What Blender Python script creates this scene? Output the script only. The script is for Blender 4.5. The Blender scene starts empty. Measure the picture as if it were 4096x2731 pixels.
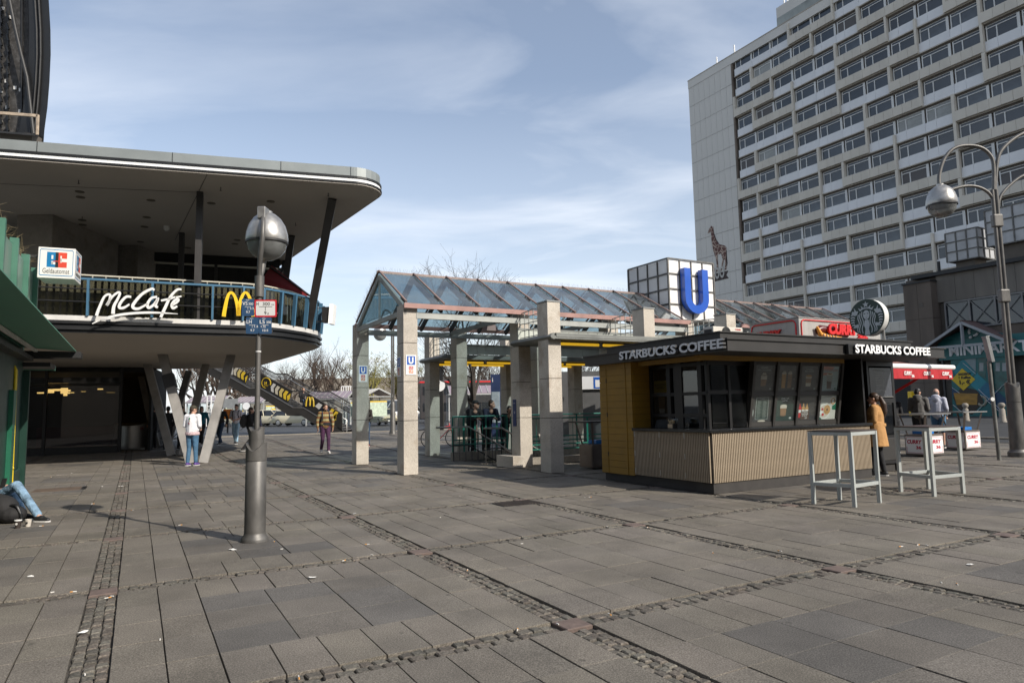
import bpy, bmesh, math, random
from mathutils import Vector, Matrix
random.seed(7)
S=bpy.context.scene
COL=S.collection
rad=math.radians
# ---------------------------------------------------------------- camera
F=2699.0; PITCH=rad(5.71); ROLL=rad(-1.10); CH=1.50     # focal length in photo pixels (4096 wide)
cam=bpy.data.cameras.new('camera'); camo=bpy.data.objects.new('camera',cam); COL.objects.link(camo)
cam.lens=F/4096*36; cam.sensor_width=36; cam.clip_start=0.1; cam.clip_end=3000
_c,_s=math.cos(PITCH),math.sin(PITCH); _cr,_sr=math.cos(ROLL),math.sin(ROLL)
_f=Vector((0,_c,_s)); _u=Vector((0,-_s,_c)); _x=Vector((1,0,0))
_r=_x*_cr+_u*_sr; _up=-_x*_sr+_u*_cr
camo.matrix_world=Matrix(((_r.x,_up.x,-_f.x,0),(_r.y,_up.y,-_f.y,0),(_r.z,_up.z,-_f.z,CH),(0,0,0,1)))
S.camera=camo
# ---------------------------------------------------------------- sky, sun, exposure
SUN_EL=rad(35.5); SUN_AZ=rad(-36.9)           # azimuth from +X, anticlockwise
w=bpy.data.worlds.new('World'); S.world=w; w.use_nodes=True
nt=w.node_tree; nt.nodes.clear()
def N(t,**k):
    n=nt.nodes.new(t)
    for a,b in k.items(): setattr(n,a,b)
    return n
sky=N('ShaderNodeTexSky',sky_type='NISHITA',sun_disc=False,sun_elevation=SUN_EL,sun_rotation=math.pi/2-SUN_AZ,air_density=1.0,dust_density=1.0,ozone_density=1.0)
tc=N('ShaderNodeTexCoord'); sep=N('ShaderNodeSeparateXYZ'); nt.links.new(tc.outputs['Generated'],sep.inputs[0])
mz=N('ShaderNodeMath',operation='MAXIMUM'); mz.inputs[1].default_value=0.0; nt.links.new(sep.outputs['Z'],mz.inputs[0])
az=N('ShaderNodeMath',operation='ADD'); az.inputs[1].default_value=0.12; nt.links.new(mz.outputs[0],az.inputs[0])
dx=N('ShaderNodeMath',operation='DIVIDE'); dy=N('ShaderNodeMath',operation='DIVIDE')
for d,o in ((dx,'X'),(dy,'Y')): nt.links.new(sep.outputs[o],d.inputs[0]); nt.links.new(az.outputs[0],d.inputs[1])
cmb=N('ShaderNodeCombineXYZ'); nt.links.new(dx.outputs[0],cmb.inputs[0]); nt.links.new(dy.outputs[0],cmb.inputs[1])
mp=N('ShaderNodeMapping'); mp.inputs['Rotation'].default_value=(0,0,rad(-40)); mp.inputs['Scale'].default_value=(0.9,2.0,1); nt.links.new(cmb.outputs[0],mp.inputs[0])
n1=N('ShaderNodeTexNoise'); n1.inputs['Scale'].default_value=1.15; n1.inputs['Detail'].default_value=9; n1.inputs['Roughness'].default_value=0.52; n1.inputs['Distortion'].default_value=0.5; nt.links.new(mp.outputs[0],n1.inputs['Vector'])
n2=N('ShaderNodeTexNoise'); n2.inputs['Scale'].default_value=0.55; n2.inputs['Detail'].default_value=3; nt.links.new(cmb.outputs[0],n2.inputs['Vector'])
r1=N('ShaderNodeMapRange'); r1.inputs[1].default_value=0.44; r1.inputs[2].default_value=0.80; nt.links.new(n1.outputs[0],r1.inputs[0])
r2=N('ShaderNodeMapRange'); r2.inputs[1].default_value=0.32; r2.inputs[2].default_value=0.68; nt.links.new(n2.outputs[0],r2.inputs[0])
mm=N('ShaderNodeMath',operation='MULTIPLY'); nt.links.new(r1.outputs[0],mm.inputs[0]); nt.links.new(r2.outputs[0],mm.inputs[1])
ml=N('ShaderNodeMath',operation='MULTIPLY'); ml.inputs[1].default_value=0.75; nt.links.new(mm.outputs[0],ml.inputs[0])
hz=N('ShaderNodeMapRange'); hz.inputs[1].default_value=0.0; hz.inputs[2].default_value=0.45; hz.inputs[3].default_value=0.55; hz.inputs[4].default_value=0.13; nt.links.new(mz.outputs[0],hz.inputs[0])
mx=N('ShaderNodeMath',operation='MAXIMUM'); nt.links.new(ml.outputs[0],mx.inputs[0]); nt.links.new(hz.outputs[0],mx.inputs[1])
ad=N('ShaderNodeMath',operation='ADD',use_clamp=True); nt.links.new(ml.outputs[0],ad.inputs[0]); nt.links.new(hz.outputs[0],ad.inputs[1])
mix=N('ShaderNodeMixRGB'); mix.inputs[2].default_value=(7.2,7.5,8.0,1); nt.links.new(ad.outputs[0],mix.inputs[0]); nt.links.new(sky.outputs[0],mix.inputs[1])
bg=N('ShaderNodeBackground'); bg.inputs[1].default_value=0.15; nt.links.new(mix.outputs[0],bg.inputs[0])
wo=N('ShaderNodeOutputWorld'); nt.links.new(bg.outputs[0],wo.inputs[0])
sl=bpy.data.lights.new('sun','SUN'); sl.energy=5.0; sl.angle=rad(0.53); sl.color=(1.0,0.94,0.85)
so=bpy.data.objects.new('sun',sl); COL.objects.link(so); so.location=(20,-15,30)
so.rotation_euler=Vector((math.cos(SUN_EL)*math.cos(SUN_AZ),math.cos(SUN_EL)*math.sin(SUN_AZ),math.sin(SUN_EL))).to_track_quat('Z','Y').to_euler()
S.view_settings.view_transform='Standard'; S.view_settings.look='None'; S.view_settings.exposure=0.05; S.view_settings.gamma=1.0
S.view_settings.use_curve_mapping=False
S.render.engine='CYCLES'
# ---------------------------------------------------------------- photo pixel -> place
def ray(x,y):
    uu=(x-2048)/F; vv=-(y-1365.5)/F
    u=uu*_cr-vv*_sr; v=uu*_sr+vv*_cr
    return Vector((u,_c-v*_s,_s+v*_c))
def G(x,y,z=0):
    d=ray(x,y); t=(z-CH)/d.z; return Vector((d.x*t,d.y*t,z))
def D(x,y,Y):
    d=ray(x,y); t=Y/d.y; return Vector((d.x*t,Y,CH+d.z*t))
ANG=rad(29.1)
E1=Vector((math.cos(ANG),math.sin(ANG),0)); E2=Vector((-math.sin(ANG),math.cos(ANG),0)); EZ=Vector((0,0,1))
class Frame:
    def __init__(s,o,ang): s.o=Vector(o); s.x=Vector((math.cos(ang),math.sin(ang),0)); s.y=Vector((-math.sin(ang),math.cos(ang),0)); s.ang=ang
    def p(s,u,v,z=0): return s.o+s.x*u+s.y*v+EZ*z
PL=Frame((0,0,0),ANG)            # plaza grid: a to the right and away, b to the left and away
XY=Frame((0,0,0),0)
def on_b(x,y,b):
    d=ray(x,y); t=b/d.dot(E2); return Vector((d.dot(E1)*t,b,CH+d.z*t))
def on_a(x,y,a):
    d=ray(x,y); t=a/d.dot(E1); return Vector((a,d.dot(E2)*t,CH+d.z*t))
def sstep(a,b,x):
    t=min(1,max(0,(x-a)/(b-a))); return t*t*(3-2*t)
def gz(Y): return 0.30*sstep(23,36,Y)      # the square rises gently towards the road
# ---------------------------------------------------------------- materials
MATS={}
def M(name,col,rough=0.6,metal=0.0,var=0.12,scale=3.0,bump=0.0,bscale=40.0,tint=False,emit=0.0,spec=0.5,stain=0.0,stretch=(1,1,1),coat=0.0):
    if name in MATS: return MATS[name]
    m=bpy.data.materials.new(name); m.use_nodes=True; t=m.node_tree; n=t.nodes; L=t.links
    b=n['Principled BSDF']; b.inputs['Roughness'].default_value=rough; b.inputs['Metallic'].default_value=metal
    b.inputs['Specular IOR Level'].default_value=spec
    if coat: b.inputs['Coat Weight'].default_value=coat; b.inputs['Coat Roughness'].default_value=0.08
    c=(col[0],col[1],col[2],1)
    tcn=n.new('ShaderNodeTexCoord'); mpn=n.new('ShaderNodeMapping'); mpn.inputs['Scale'].default_value=stretch; L.new(tcn.outputs['Object'],mpn.inputs[0])
    no=n.new('ShaderNodeTexNoise'); no.inputs['Scale'].default_value=scale; no.inputs['Detail'].default_value=6; no.inputs['Roughness'].default_value=0.6; L.new(mpn.outputs[0],no.inputs['Vector'])
    mr=n.new('ShaderNodeMapRange'); mr.inputs[1].default_value=0.3; mr.inputs[2].default_value=0.7; mr.inputs[3].default_value=1-var; mr.inputs[4].default_value=1+var; L.new(no.outputs[0],mr.inputs[0])
    vm=n.new('ShaderNodeVectorMath'); vm.operation='SCALE'; vm.inputs[0].default_value=col[:3]; L.new(mr.outputs[0],vm.inputs['Scale'])
    out=vm.outputs[0]
    if tint:
        at=n.new('ShaderNodeAttribute'); at.attribute_name='tint'
        v2=n.new('ShaderNodeVectorMath'); v2.operation='MULTIPLY'; L.new(out,v2.inputs[0]); L.new(at.outputs['Color'],v2.inputs[1]); out=v2.outputs[0]
    if stain>0:
        n3=n.new('ShaderNodeTexNoise'); n3.inputs['Scale'].default_value=scale*0.37; n3.inputs['Detail'].default_value=4; L.new(mpn.outputs[0],n3.inputs['Vector'])
        m3=n.new('ShaderNodeMapRange'); m3.inputs[1].default_value=0.52; m3.inputs[2].default_value=0.72; m3.inputs[3].default_value=1; m3.inputs[4].default_value=1-stain; L.new(n3.outputs[0],m3.inputs[0])
        v3=n.new('ShaderNodeVectorMath'); v3.operation='SCALE'; L.new(out,v3.inputs[0]); L.new(m3.outputs[0],v3.inputs['Scale']); out=v3.outputs[0]
    L.new(out,b.inputs['Base Color'])
    if emit>0:
        b.inputs['Emission Color'].default_value=c; b.inputs['Emission Strength'].default_value=emit
    r3=n.new('ShaderNodeMapRange'); r3.inputs[3].default_value=max(0,rough-0.08); r3.inputs[4].default_value=min(1,rough+0.1); L.new(no.outputs[0],r3.inputs[0]); L.new(r3.outputs[0],b.inputs['Roughness'])
    if bump>0:
        nb=n.new('ShaderNodeTexNoise'); nb.inputs['Scale'].default_value=bscale; nb.inputs['Detail'].default_value=4; L.new(tcn.outputs['Object'],nb.inputs['Vector'])
        bn=n.new('ShaderNodeBump'); bn.inputs['Strength'].default_value=bump; bn.inputs['Distance'].default_value=0.01 if bscale>15 else 0.05; L.new(nb.outputs[0],bn.inputs['Height']); L.new(bn.outputs[0],b.inputs['Normal'])
    MATS[name]=m; return m
def speckle(name,cols,scale=160,rough=0.65,tint=False,stain=0.25,bump=0.15,dirt=None,gum=False):
    """granite: dark and light grains over a base, large soft stains"""
    m=bpy.data.materials.new(name); m.use_nodes=True; t=m.node_tree; n=t.nodes; L=t.links
    b=n['Principled BSDF']; b.inputs['Roughness'].default_value=rough; b.inputs['Specular IOR Level'].default_value=0.35
    tcn=n.new('ShaderNodeTexCoord')
    no=n.new('ShaderNodeTexNoise'); no.inputs['Scale'].default_value=scale; no.inputs['Detail'].default_value=3; no.inputs['Roughness'].default_value=0.7; L.new(tcn.outputs['Object'],no.inputs['Vector'])
    cr=n.new('ShaderNodeValToRGB'); L.new(no.outputs[0],cr.inputs[0]); e=cr.color_ramp.elements
    e[0].position=0.36; e[0].color=(*cols[0],1); e[1].position=0.64; e[1].color=(*cols[2],1); k=e.new(0.5); k.color=(*cols[1],1)
    out=cr.outputs[0]
    if tint:
        at=n.new('ShaderNodeAttribute'); at.attribute_name='tint'
        v2=n.new('ShaderNodeVectorMath'); v2.operation='MULTIPLY'; L.new(out,v2.inputs[0]); L.new(at.outputs['Color'],v2.inputs[1]); out=v2.outputs[0]
    n3=n.new('ShaderNodeTexNoise'); n3.inputs['Scale'].default_value=0.9; n3.inputs['Detail'].default_value=8; n3.inputs['Roughness'].default_value=0.65; L.new(tcn.outputs['Object'],n3.inputs['Vector'])
    m3=n.new('ShaderNodeMapRange'); m3.inputs[1].default_value=0.35; m3.inputs[2].default_value=0.7; m3.inputs[3].default_value=1+stain*0.4; m3.inputs[4].default_value=1-stain; L.new(n3.outputs[0],m3.inputs[0])
    v3=n.new('ShaderNodeVectorMath'); v3.operation='SCALE'; L.new(out,v3.inputs[0]); L.new(m3.outputs[0],v3.inputs['Scale']); out=v3.outputs[0]
    if dirt:
        n4=n.new('ShaderNodeTexNoise'); n4.inputs['Scale'].default_value=2.3; n4.inputs['Detail'].default_value=6; L.new(tcn.outputs['Object'],n4.inputs['Vector'])
        m4=n.new('ShaderNodeMapRange'); m4.inputs[1].default_value=0.55; m4.inputs[2].default_value=0.75; m4.inputs[4].default_value=dirt[3]; L.new(n4.outputs[0],m4.inputs[0])
        x4=n.new('ShaderNodeMixRGB'); x4.inputs[2].default_value=(*dirt[:3],1); L.new(m4.outputs[0],x4.inputs[0]); L.new(out,x4.inputs[1]); out=x4.outputs[0]
    if gum:      # trodden chewing gum and drip marks
        for sc,thr,val in ((2.6,0.075,0.62),(1.1,0.05,1.28),(0.55,0.11,0.72)):
            vo=n.new('ShaderNodeTexVoronoi'); vo.inputs['Scale'].default_value=sc; nd=n.new('ShaderNodeTexNoise'); nd.inputs['Scale'].default_value=9; L.new(tcn.outputs['Object'],nd.inputs['Vector'])
            ms=n.new('ShaderNodeVectorMath'); ms.operation='MULTIPLY_ADD'; ms.inputs[1].default_value=(0.09,0.09,0.0); L.new(nd.outputs['Color'],ms.inputs[0]); L.new(tcn.outputs['Object'],ms.inputs[2]); L.new(ms.outputs[0],vo.inputs['Vector'])
            mg=n.new('ShaderNodeMapRange'); mg.inputs[1].default_value=thr*0.6; mg.inputs[2].default_value=thr; mg.inputs[3].default_value=val; mg.inputs[4].default_value=1.0; L.new(vo.outputs['Distance'],mg.inputs[0])
            vg=n.new('ShaderNodeVectorMath'); vg.operation='SCALE'; L.new(out,vg.inputs[0]); L.new(mg.outputs[0],vg.inputs['Scale']); out=vg.outputs[0]
    L.new(out,b.inputs['Base Color'])
    bn=n.new('ShaderNodeBump'); bn.inputs['Strength'].default_value=bump; bn.inputs['Distance'].default_value=0.004; L.new(no.outputs[0],bn.inputs['Height']); L.new(bn.outputs[0],b.inputs['Normal'])
    MATS[name]=m; return m
def glass(name,tint=(0.8,0.86,0.88),dirt=0.08,ior=1.5,refl=1.0):
    m=bpy.data.materials.new(name); m.use_nodes=True; t=m.node_tree; n=t.nodes; L=t.links
    n.remove(n['Principled BSDF']); o=n['Material Output']
    tr=n.new('ShaderNodeBsdfTransparent'); tr.inputs[0].default_value=(*tint,1)
    gl=n.new('ShaderNodeBsdfGlossy'); gl.inputs['Roughness'].default_value=0.02; gl.inputs[0].default_value=(refl,refl,refl,1)
    df=n.new('ShaderNodeBsdfDiffuse'); df.inputs[0].default_value=(0.35,0.36,0.35,1)
    lw_=n.new('ShaderNodeLayerWeight'); lw_.inputs[0].default_value=0.5; pw_=n.new('ShaderNodeMath'); pw_.operation='POWER'; pw_.inputs[1].default_value=5.0; L.new(lw_.outputs['Facing'],pw_.inputs[0]); f0=((ior-1)/(ior+1))**2; fr=n.new('ShaderNodeMapRange'); fr.inputs[3].default_value=f0; fr.inputs[4].default_value=1.0; L.new(pw_.outputs[0],fr.inputs[0])
    tcn=n.new('ShaderNodeTexCoord'); no=n.new('ShaderNodeTexNoise'); no.inputs['Scale'].default_value=1.6; no.inputs['Detail'].default_value=8; L.new(tcn.outputs['Object'],no.inputs['Vector'])
    mr=n.new('ShaderNodeMapRange'); mr.inputs[1].default_value=0.35; mr.inputs[2].default_value=0.75; mr.inputs[3].default_value=dirt*0.3; mr.inputs[4].default_value=dirt*1.8; L.new(no.outputs[0],mr.inputs[0])
    a=n.new('ShaderNodeMixShader'); L.new(fr.outputs[0],a.inputs[0]); L.new(tr.outputs[0],a.inputs[1]); L.new(gl.outputs[0],a.inputs[2])
    b=n.new('ShaderNodeMixShader'); L.new(mr.outputs[0],b.inputs[0]); L.new(a.outputs[0],b.inputs[1]); L.new(df.outputs[0],b.inputs[2])
    L.new(b.outputs[0],o.inputs['Surface']); MATS[name]=m; return m
# ---------------------------------------------------------------- mesh helpers
KIDS={}
class B:
    def __init__(s): s.v=[]; s.f=[]; s.m=[]
    def add(s,vs,fs,mi=0):
        o=len(s.v); s.v.extend([Vector(q) for q in vs]); s.f.extend([[i+o for i in f] for f in fs]); s.m.extend([mi]*len(fs)); return s
    def hexa(s,p,mi=0): return s.add(p,[(0,3,2,1),(4,5,6,7),(0,1,5,4),(1,2,6,5),(2,3,7,6),(3,0,4,7)],mi)
    def box(s,fr,u0,u1,v0,v1,z0,z1,mi=0):
        return s.hexa([fr.p(u0,v0,z0),fr.p(u1,v0,z0),fr.p(u1,v1,z0),fr.p(u0,v1,z0),fr.p(u0,v0,z1),fr.p(u1,v0,z1),fr.p(u1,v1,z1),fr.p(u0,v1,z1)],mi)
    def bar(s,p,q,w,h=None,up=EZ,mi=0):
        p=Vector(p);q=Vector(q);h=w if h is None else h; d=(q-p).normalized(); up=Vector(up)
        if abs(d.dot(up))>0.98: up=Vector((1,0,0)) if abs(d.x)<0.9 else Vector((0,1,0))
        x=d.cross(up).normalized()*w/2; y=x.cross(d).normalized()*h/2
        return s.hexa([p-x-y,p+x-y,p+x+y,p-x+y,q-x-y,q+x-y,q+x+y,q-x+y],mi)
    def tube(s,path,r,n=8,mi=0,cap=True):
        path=[Vector(q) for q in path]; k=len(path); rs=r if isinstance(r,(list,tuple)) else [r]*k
        vs=[]; up=None
        for i,q in enumerate(path):
            d=(path[min(i+1,k-1)]-path[max(i-1,0)])
            d=d.normalized() if d.length>1e-9 else EZ
            if up is None: up=Vector((0,0,1)) if abs(d.z)<0.9 else Vector((1,0,0))
            x=d.cross(up)
            if x.length<1e-4: x=d.cross(Vector((0,1,0.1)))
            x.normalize(); y=x.cross(d).normalized(); up=y
            for j in range(n):
                a=2*math.pi*j/n; vs.append(q+x*math.cos(a)*rs[i]+y*math.sin(a)*rs[i])
        fs=[(i*n+j,i*n+(j+1)%n,(i+1)*n+(j+1)%n,(i+1)*n+j) for i in range(k-1) for j in range(n)]
        if cap: fs+= [tuple(range(n))[::-1],tuple((k-1)*n+j for j in range(n))]
        return s.add(vs,fs,mi)
    def lathe(s,c,prof,n=20,mi=0,ax=EZ,sx=1.0,sy=1.0):
        c=Vector(c); ax=Vector(ax).normalized(); x=ax.cross(Vector((0,1,0))) if abs(ax.y)<0.9 else ax.cross(Vector((1,0,0))); x.normalize(); y=ax.cross(x)
        vs=[c+ax*z+(x*math.cos(2*math.pi*j/n)*sx+y*math.sin(2*math.pi*j/n)*sy)*r for r,z in prof for j in range(n)]; k=len(prof)
        fs=[(i*n+j,i*n+(j+1)%n,(i+1)*n+(j+1)%n,(i+1)*n+j) for i in range(k-1) for j in range(n)]
        fs+=[tuple(range(n))[::-1],tuple((k-1)*n+j for j in range(n))]
        return s.add(vs,fs,mi)
    def prism(s,pts,ext,mi=0):
        pts=[Vector(q) for q in pts]; ext=Vector(ext); n=len(pts)
        return s.add(pts+[q+ext for q in pts],[tuple(range(n))[::-1],tuple(range(n,2*n))]+[(i,(i+1)%n,n+(i+1)%n,n+i) for i in range(n)],mi)
    def ball(s,c,rx,ry=None,rz=None,n=12,k=8,mi=0,rot=None):
        ry=rx if ry is None else ry; rz=rx if rz is None else rz; c=Vector(c); vs=[]
        for i in range(1,k):
            t=math.pi*i/k
            for j in range(n):
                q=Vector((rx*math.sin(t)*math.cos(2*math.pi*j/n),ry*math.sin(t)*math.sin(2*math.pi*j/n),rz*math.cos(t)))
                vs.append(c+(rot@q if rot else q))
        top=Vector((0,0,rz)); bot=Vector((0,0,-rz)); vs+=[c+(rot@top if rot else top),c+(rot@bot if rot else bot)]
        fs=[((i)*n+j,(i+1)*n+j,(i+1)*n+(j+1)%n,i*n+(j+1)%n) for i in range(k-2) for j in range(n)]
        T=(k-1)*n; fs+=[(T,j,(j+1)%n) for j in range(n)]+[(T+1,(k-2)*n+(j+1)%n,(k-2)*n+j) for j in range(n)]
        return s.add(vs,fs,mi)
    def build(s,name,mat,parent=None,smooth=None,bevel=0,tints=None,recalc=True,kind=None,thing=None):
        me=bpy.data.meshes.new(name); me.from_pydata(s.v,[],s.f)
        mats=mat if isinstance(mat,(list,tuple)) else [mat]
        for q in mats: me.materials.append(q)
        if len(mats)>1: me.polygons.foreach_set('material_index',s.m)
        if recalc and len(s.f)<30000:
            bm=bmesh.new(); bm.from_mesh(me); bmesh.ops.recalc_face_normals(bm,faces=bm.faces); bm.to_mesh(me); bm.free()
        if smooth: me.shade_smooth(); me.set_sharp_from_angle(angle=rad(smooth))
        if tints is not None:
            at=me.color_attributes.new('tint','FLOAT_COLOR','POINT'); buf=[]
            for c in tints: buf+= [c[0],c[1],c[2],1.0]
            at.data.foreach_set('color',buf)
        me.update()
        o=bpy.data.objects.new(name,me); COL.objects.link(o)
        if bevel:
            md=o.modifiers.new('bevel','BEVEL'); md.width=bevel; md.segments=2; md.limit_method='ANGLE'
        if parent is not None: child(o,parent)
        if kind: o['kind']=kind
        if thing: tag(o,*thing)
        return o
def child(o,p):
    o.parent=p; o.matrix_parent_inverse=world_of(p).inverted(); KIDS.setdefault(p.name,[]).append(o)
def world_of(p):
    m=p.matrix_basis.copy()
    if p.parent is not None: m=world_of(p.parent)@p.matrix_parent_inverse@m
    return m
def tag(o,label,cat,group=None):
    o['label']=label; o['category']=cat
    if group: o['group']=group
    return o
def root(name,label,cat,loc=(0,0,0),rz=0,group=None):
    o=bpy.data.objects.new(name,None); COL.objects.link(o); o.empty_display_size=0.2
    o.location=loc; o.rotation_euler=(0,0,rz); return tag(o,label,cat,group)
def copy_tree(o,loc=None,rz=None,label=None,group=None,_p=None):
    c=o.copy(); COL.objects.link(c)
    if _p is not None:
        c.parent=_p; KIDS.setdefault(_p.name,[]).append(c)
    for k in KIDS.get(o.name,[]): copy_tree(k,_p=c)
    if loc is not None: c.location=loc
    if rz is not None: c.rotation_euler=(0,0,rz)
    if label: c['label']=label
    if group: c['group']=group
    return c
_fc={}
def text_raw(s,bold=0.0,shear=0.0,depth=0.0,space=1.0):
    k=(s,bold,shear,depth,space)
    if k in _fc: return _fc[k]
    cu=bpy.data.curves.new('txt','FONT'); cu.body=s; cu.size=1; cu.offset=bold; cu.shear=shear; cu.extrude=depth/2; cu.resolution_u=3; cu.space_character=space
    ob=bpy.data.objects.new('txt',cu); me=bpy.data.meshes.new_from_object(ob)
    vs=[v.co.copy() for v in me.vertices]; fs=[tuple(p.vertices) for p in me.polygons]
    bpy.data.objects.remove(ob); bpy.data.curves.remove(cu); bpy.data.meshes.remove(me)
    _fc[k]=(vs,fs); return _fc[k]
def text(b,s,o,right,up,h=None,w=None,depth=0.004,bold=0.0,shear=0.0,mi=0,center=False,space=1.0):
    """lay the words s on builder b: o lower left corner, right/up unit vectors, height and/or width in metres"""
    vs,fs=text_raw(s,bold,shear,0.5,space)
    if not vs: return b
    x0=min(v.x for v in vs);x1=max(v.x for v in vs);y0=min(v.y for v in vs);y1=max(v.y for v in vs)
    sx=w/(x1-x0) if w else h/(y1-y0); sy=h/(y1-y0) if h else sx
    o=Vector(o); right=Vector(right).normalized(); up=Vector(up).normalized(); n=right.cross(up)
    if center: o=o-right*(x1-x0)*sx/2
    return b.add([o+right*(v.x-x0)*sx+up*(v.y-y0)*sy+n*(v.z+0.25)*2*depth for v in vs],fs,mi)
# ---------------------------------------------------------------- shared materials
asphalt=speckle('asphalt',[(0.035,0.035,0.036),(0.05,0.05,0.05),(0.075,0.073,0.07)],scale=70,stain=0.3)
mortar=M('mortar',(0.055,0.048,0.04),0.95,var=0.3,scale=9,bump=0.4,bscale=120)
pave=speckle('granite_paving',[(0.088,0.077,0.063),(0.150,0.133,0.110),(0.26,0.233,0.193)],scale=105,tint=True,stain=0.34,bump=0.35,rough=0.7,gum=True)
cobm=speckle('cobblestone',[(0.075,0.066,0.054),(0.12,0.107,0.09),(0.18,0.16,0.135)],scale=60,tint=True,stain=0.3,bump=0.7,rough=0.75)
gran=speckle('pale_granite',[(0.27,0.225,0.18),(0.52,0.47,0.395),(0.68,0.625,0.54)],scale=95,stain=0.22,bump=0.1,rough=0.6,dirt=(0.22,0.14,0.07,0.5))
gran_s=speckle('soiled_granite',[(0.12,0.10,0.08),(0.26,0.23,0.19),(0.36,0.33,0.28)],scale=85,stain=0.3,bump=0.12,rough=0.65,dirt=(0.12,0.08,0.05,0.5))
black=M('black_paint',(0.012,0.012,0.012),0.45,var=0.2)
dkmetal=M('dark_metal',(0.035,0.034,0.033),0.5,0.3,var=0.2,scale=5)
steel=M('brushed_steel',(0.42,0.40,0.37),0.33,0.9,var=0.12,scale=6,stretch=(4,4,0.4))
grey_metal=M('grey_painted_metal',(0.24,0.245,0.24),0.5,0.2,var=0.12,scale=4)
lampgrey=M('lamp_post_paint',(0.135,0.128,0.118),0.5,0.45,var=0.22,scale=7,stain=0.35,bump=0.1,bscale=90,stretch=(1,1,0.5))
white=M('white_paint',(0.78,0.77,0.74),0.45,var=0.05)
offwhite=M('soiled_white',(0.62,0.6,0.56),0.55,var=0.12,scale=2,stain=0.25)
red=M('red_paint',(0.55,0.02,0.02),0.4,var=0.08)
yellow=M('yellow_paint',(0.75,0.48,0.01),0.4,var=0.06)
blue=M('sign_blue',(0.015,0.10,0.42),0.4,var=0.06)
skin=M('skin',(0.48,0.28,0.20),0.55,var=0.08,scale=20)
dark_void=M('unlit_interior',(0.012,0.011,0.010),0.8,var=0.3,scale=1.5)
rubber=M('rubber',(0.02,0.02,0.02),0.8,var=0.2,scale=30)
clear=glass('clear_glass',(0.9,0.93,0.93),0.015)
darkglass=glass('shop_glass',(0.55,0.57,0.58),0.012,ior=1.6)
# ================================================================= ground and paving
PIT=(9.1,14.5,16.2,18.65)      # stairwell opening a0,a1,b0,b1
def linspan(a,b,st):
    n=max(1,round((b-a)/st)); return [a+(b-a)*i/n for i in range(n+1)]
def uniq(l): 
    l=sorted(l); o=[l[0]]
    for q in l[1:]:
        if q-o[-1]>1e-6: o.append(q)
    return o
la=uniq(linspan(-900,-60,120)+linspan(-60,PIT[0],4)+linspan(PIT[0],PIT[1],2)+linspan(PIT[1],60,4)+linspan(60,900,120))
lb=uniq(linspan(-300,-20,60)+linspan(-20,PIT[2],3)+linspan(PIT[2],PIT[3],1.5)+linspan(PIT[3],70,3)+linspan(70,1500,130))
g=B(); idx={}
for i,a in enumerate(la):
    for j,b in enumerate(lb):
        p=PL.p(a,b); idx[i,j]=len(g.v); g.v.append(Vector((p.x,p.y,gz(p.y)-0.05)))
for i in range(len(la)-1):
    for j in range(len(lb)-1):
        ca=(la[i]+la[i+1])/2; cb=(lb[j]+lb[j+1])/2
        if PIT[0]<ca<PIT[1] and PIT[2]<cb<PIT[3]: continue
        g.f.append([idx[i,j],idx[i+1,j],idx[i+1,j+1],idx[i,j+1]]); g.m.append(0)
g.build('ground',asphalt,kind='structure',recalc=False)
GA,GB=2.92,2.90; A0,B0=-0.2,7.0        # grid of cobble strips
pv=B()
for a0,a1,b0,b1 in [(-21,PIT[0],-8,40),(PIT[1],27,-8,40),(PIT[0],PIT[1],-8,PIT[2]),(PIT[0],PIT[1],PIT[3],40)]:
    for u in range(int(a0),int(math.ceil(a1)),3):
        for v_ in range(int(b0),int(math.ceil(b1)),3):
            pass
    aa=linspan(a0,a1,3); bb=linspan(b0,b1,3)
    o=len(pv.v)
    for a in aa:
        for b in bb:
            p=PL.p(a,b); pv.v.append(Vector((p.x,p.y,gz(p.y)-0.028)))
    for i in range(len(aa)-1):
        for j in range(len(bb)-1):
            k=o+i*len(bb)+j; pv.f.append([k,k+len(bb),k+len(bb)+1,k+1]); pv.m.append(0)
pavement=pv.build('pavement',mortar,kind='structure',recalc=False)
def inview(p,m=60):
    d=p-Vector((0,0,CH)); z=d.dot(_f)
    if z<0.5: return 0
    x=2048+F*d.dot(_r)/z; y=1365.5-F*d.dot(_up)/z
    return 1 if -m<x<4096+m and -m<y<2731+m else 0
def stone(b,a0,a1,b0,b1,top=0.0,ch=0.006,skew=0.0,dz=0.0):
    """one paving stone: side walls, chamfer, top"""
    o=len(b.v)
    j=[random.uniform(-skew,skew) for _ in range(8)]
    c=[(a0+j[0],b0+j[1]),(a1+j[2],b0+j[3]),(a1+j[4],b1+j[5]),(a0+j[6],b1+j[7])]
    s=[(1,1),(-1,1),(-1,-1),(1,-1)]
    tl=[random.uniform(-dz,dz) for _ in range(4)]
    for k in range(4):
        p=PL.p(*c[k]); b.v.append(Vector((p.x,p.y,gz(p.y)-0.03)))
    for k in range(4):
        p=PL.p(*c[k]); b.v.append(Vector((p.x,p.y,gz(p.y)+top-ch+tl[k])))
    for k in range(4):
        p=PL.p(c[k][0]+s[k][0]*ch,c[k][1]+s[k][1]*ch); b.v.append(Vector((p.x,p.y,gz(p.y)+top+tl[k])))
    f=[(8,9,10,11)]
    for k in range(4):
        n=(k+1)%4; f+=[(k,n,4+n,4+k),(4+k,4+n,8+n,8+k)]
    b.f+=[[o+i for i in q] for q in f]; b.m+=[0]*len(f)
slabs=[];cobs=[];nodes=[]
rp=random.Random(11)
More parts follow.
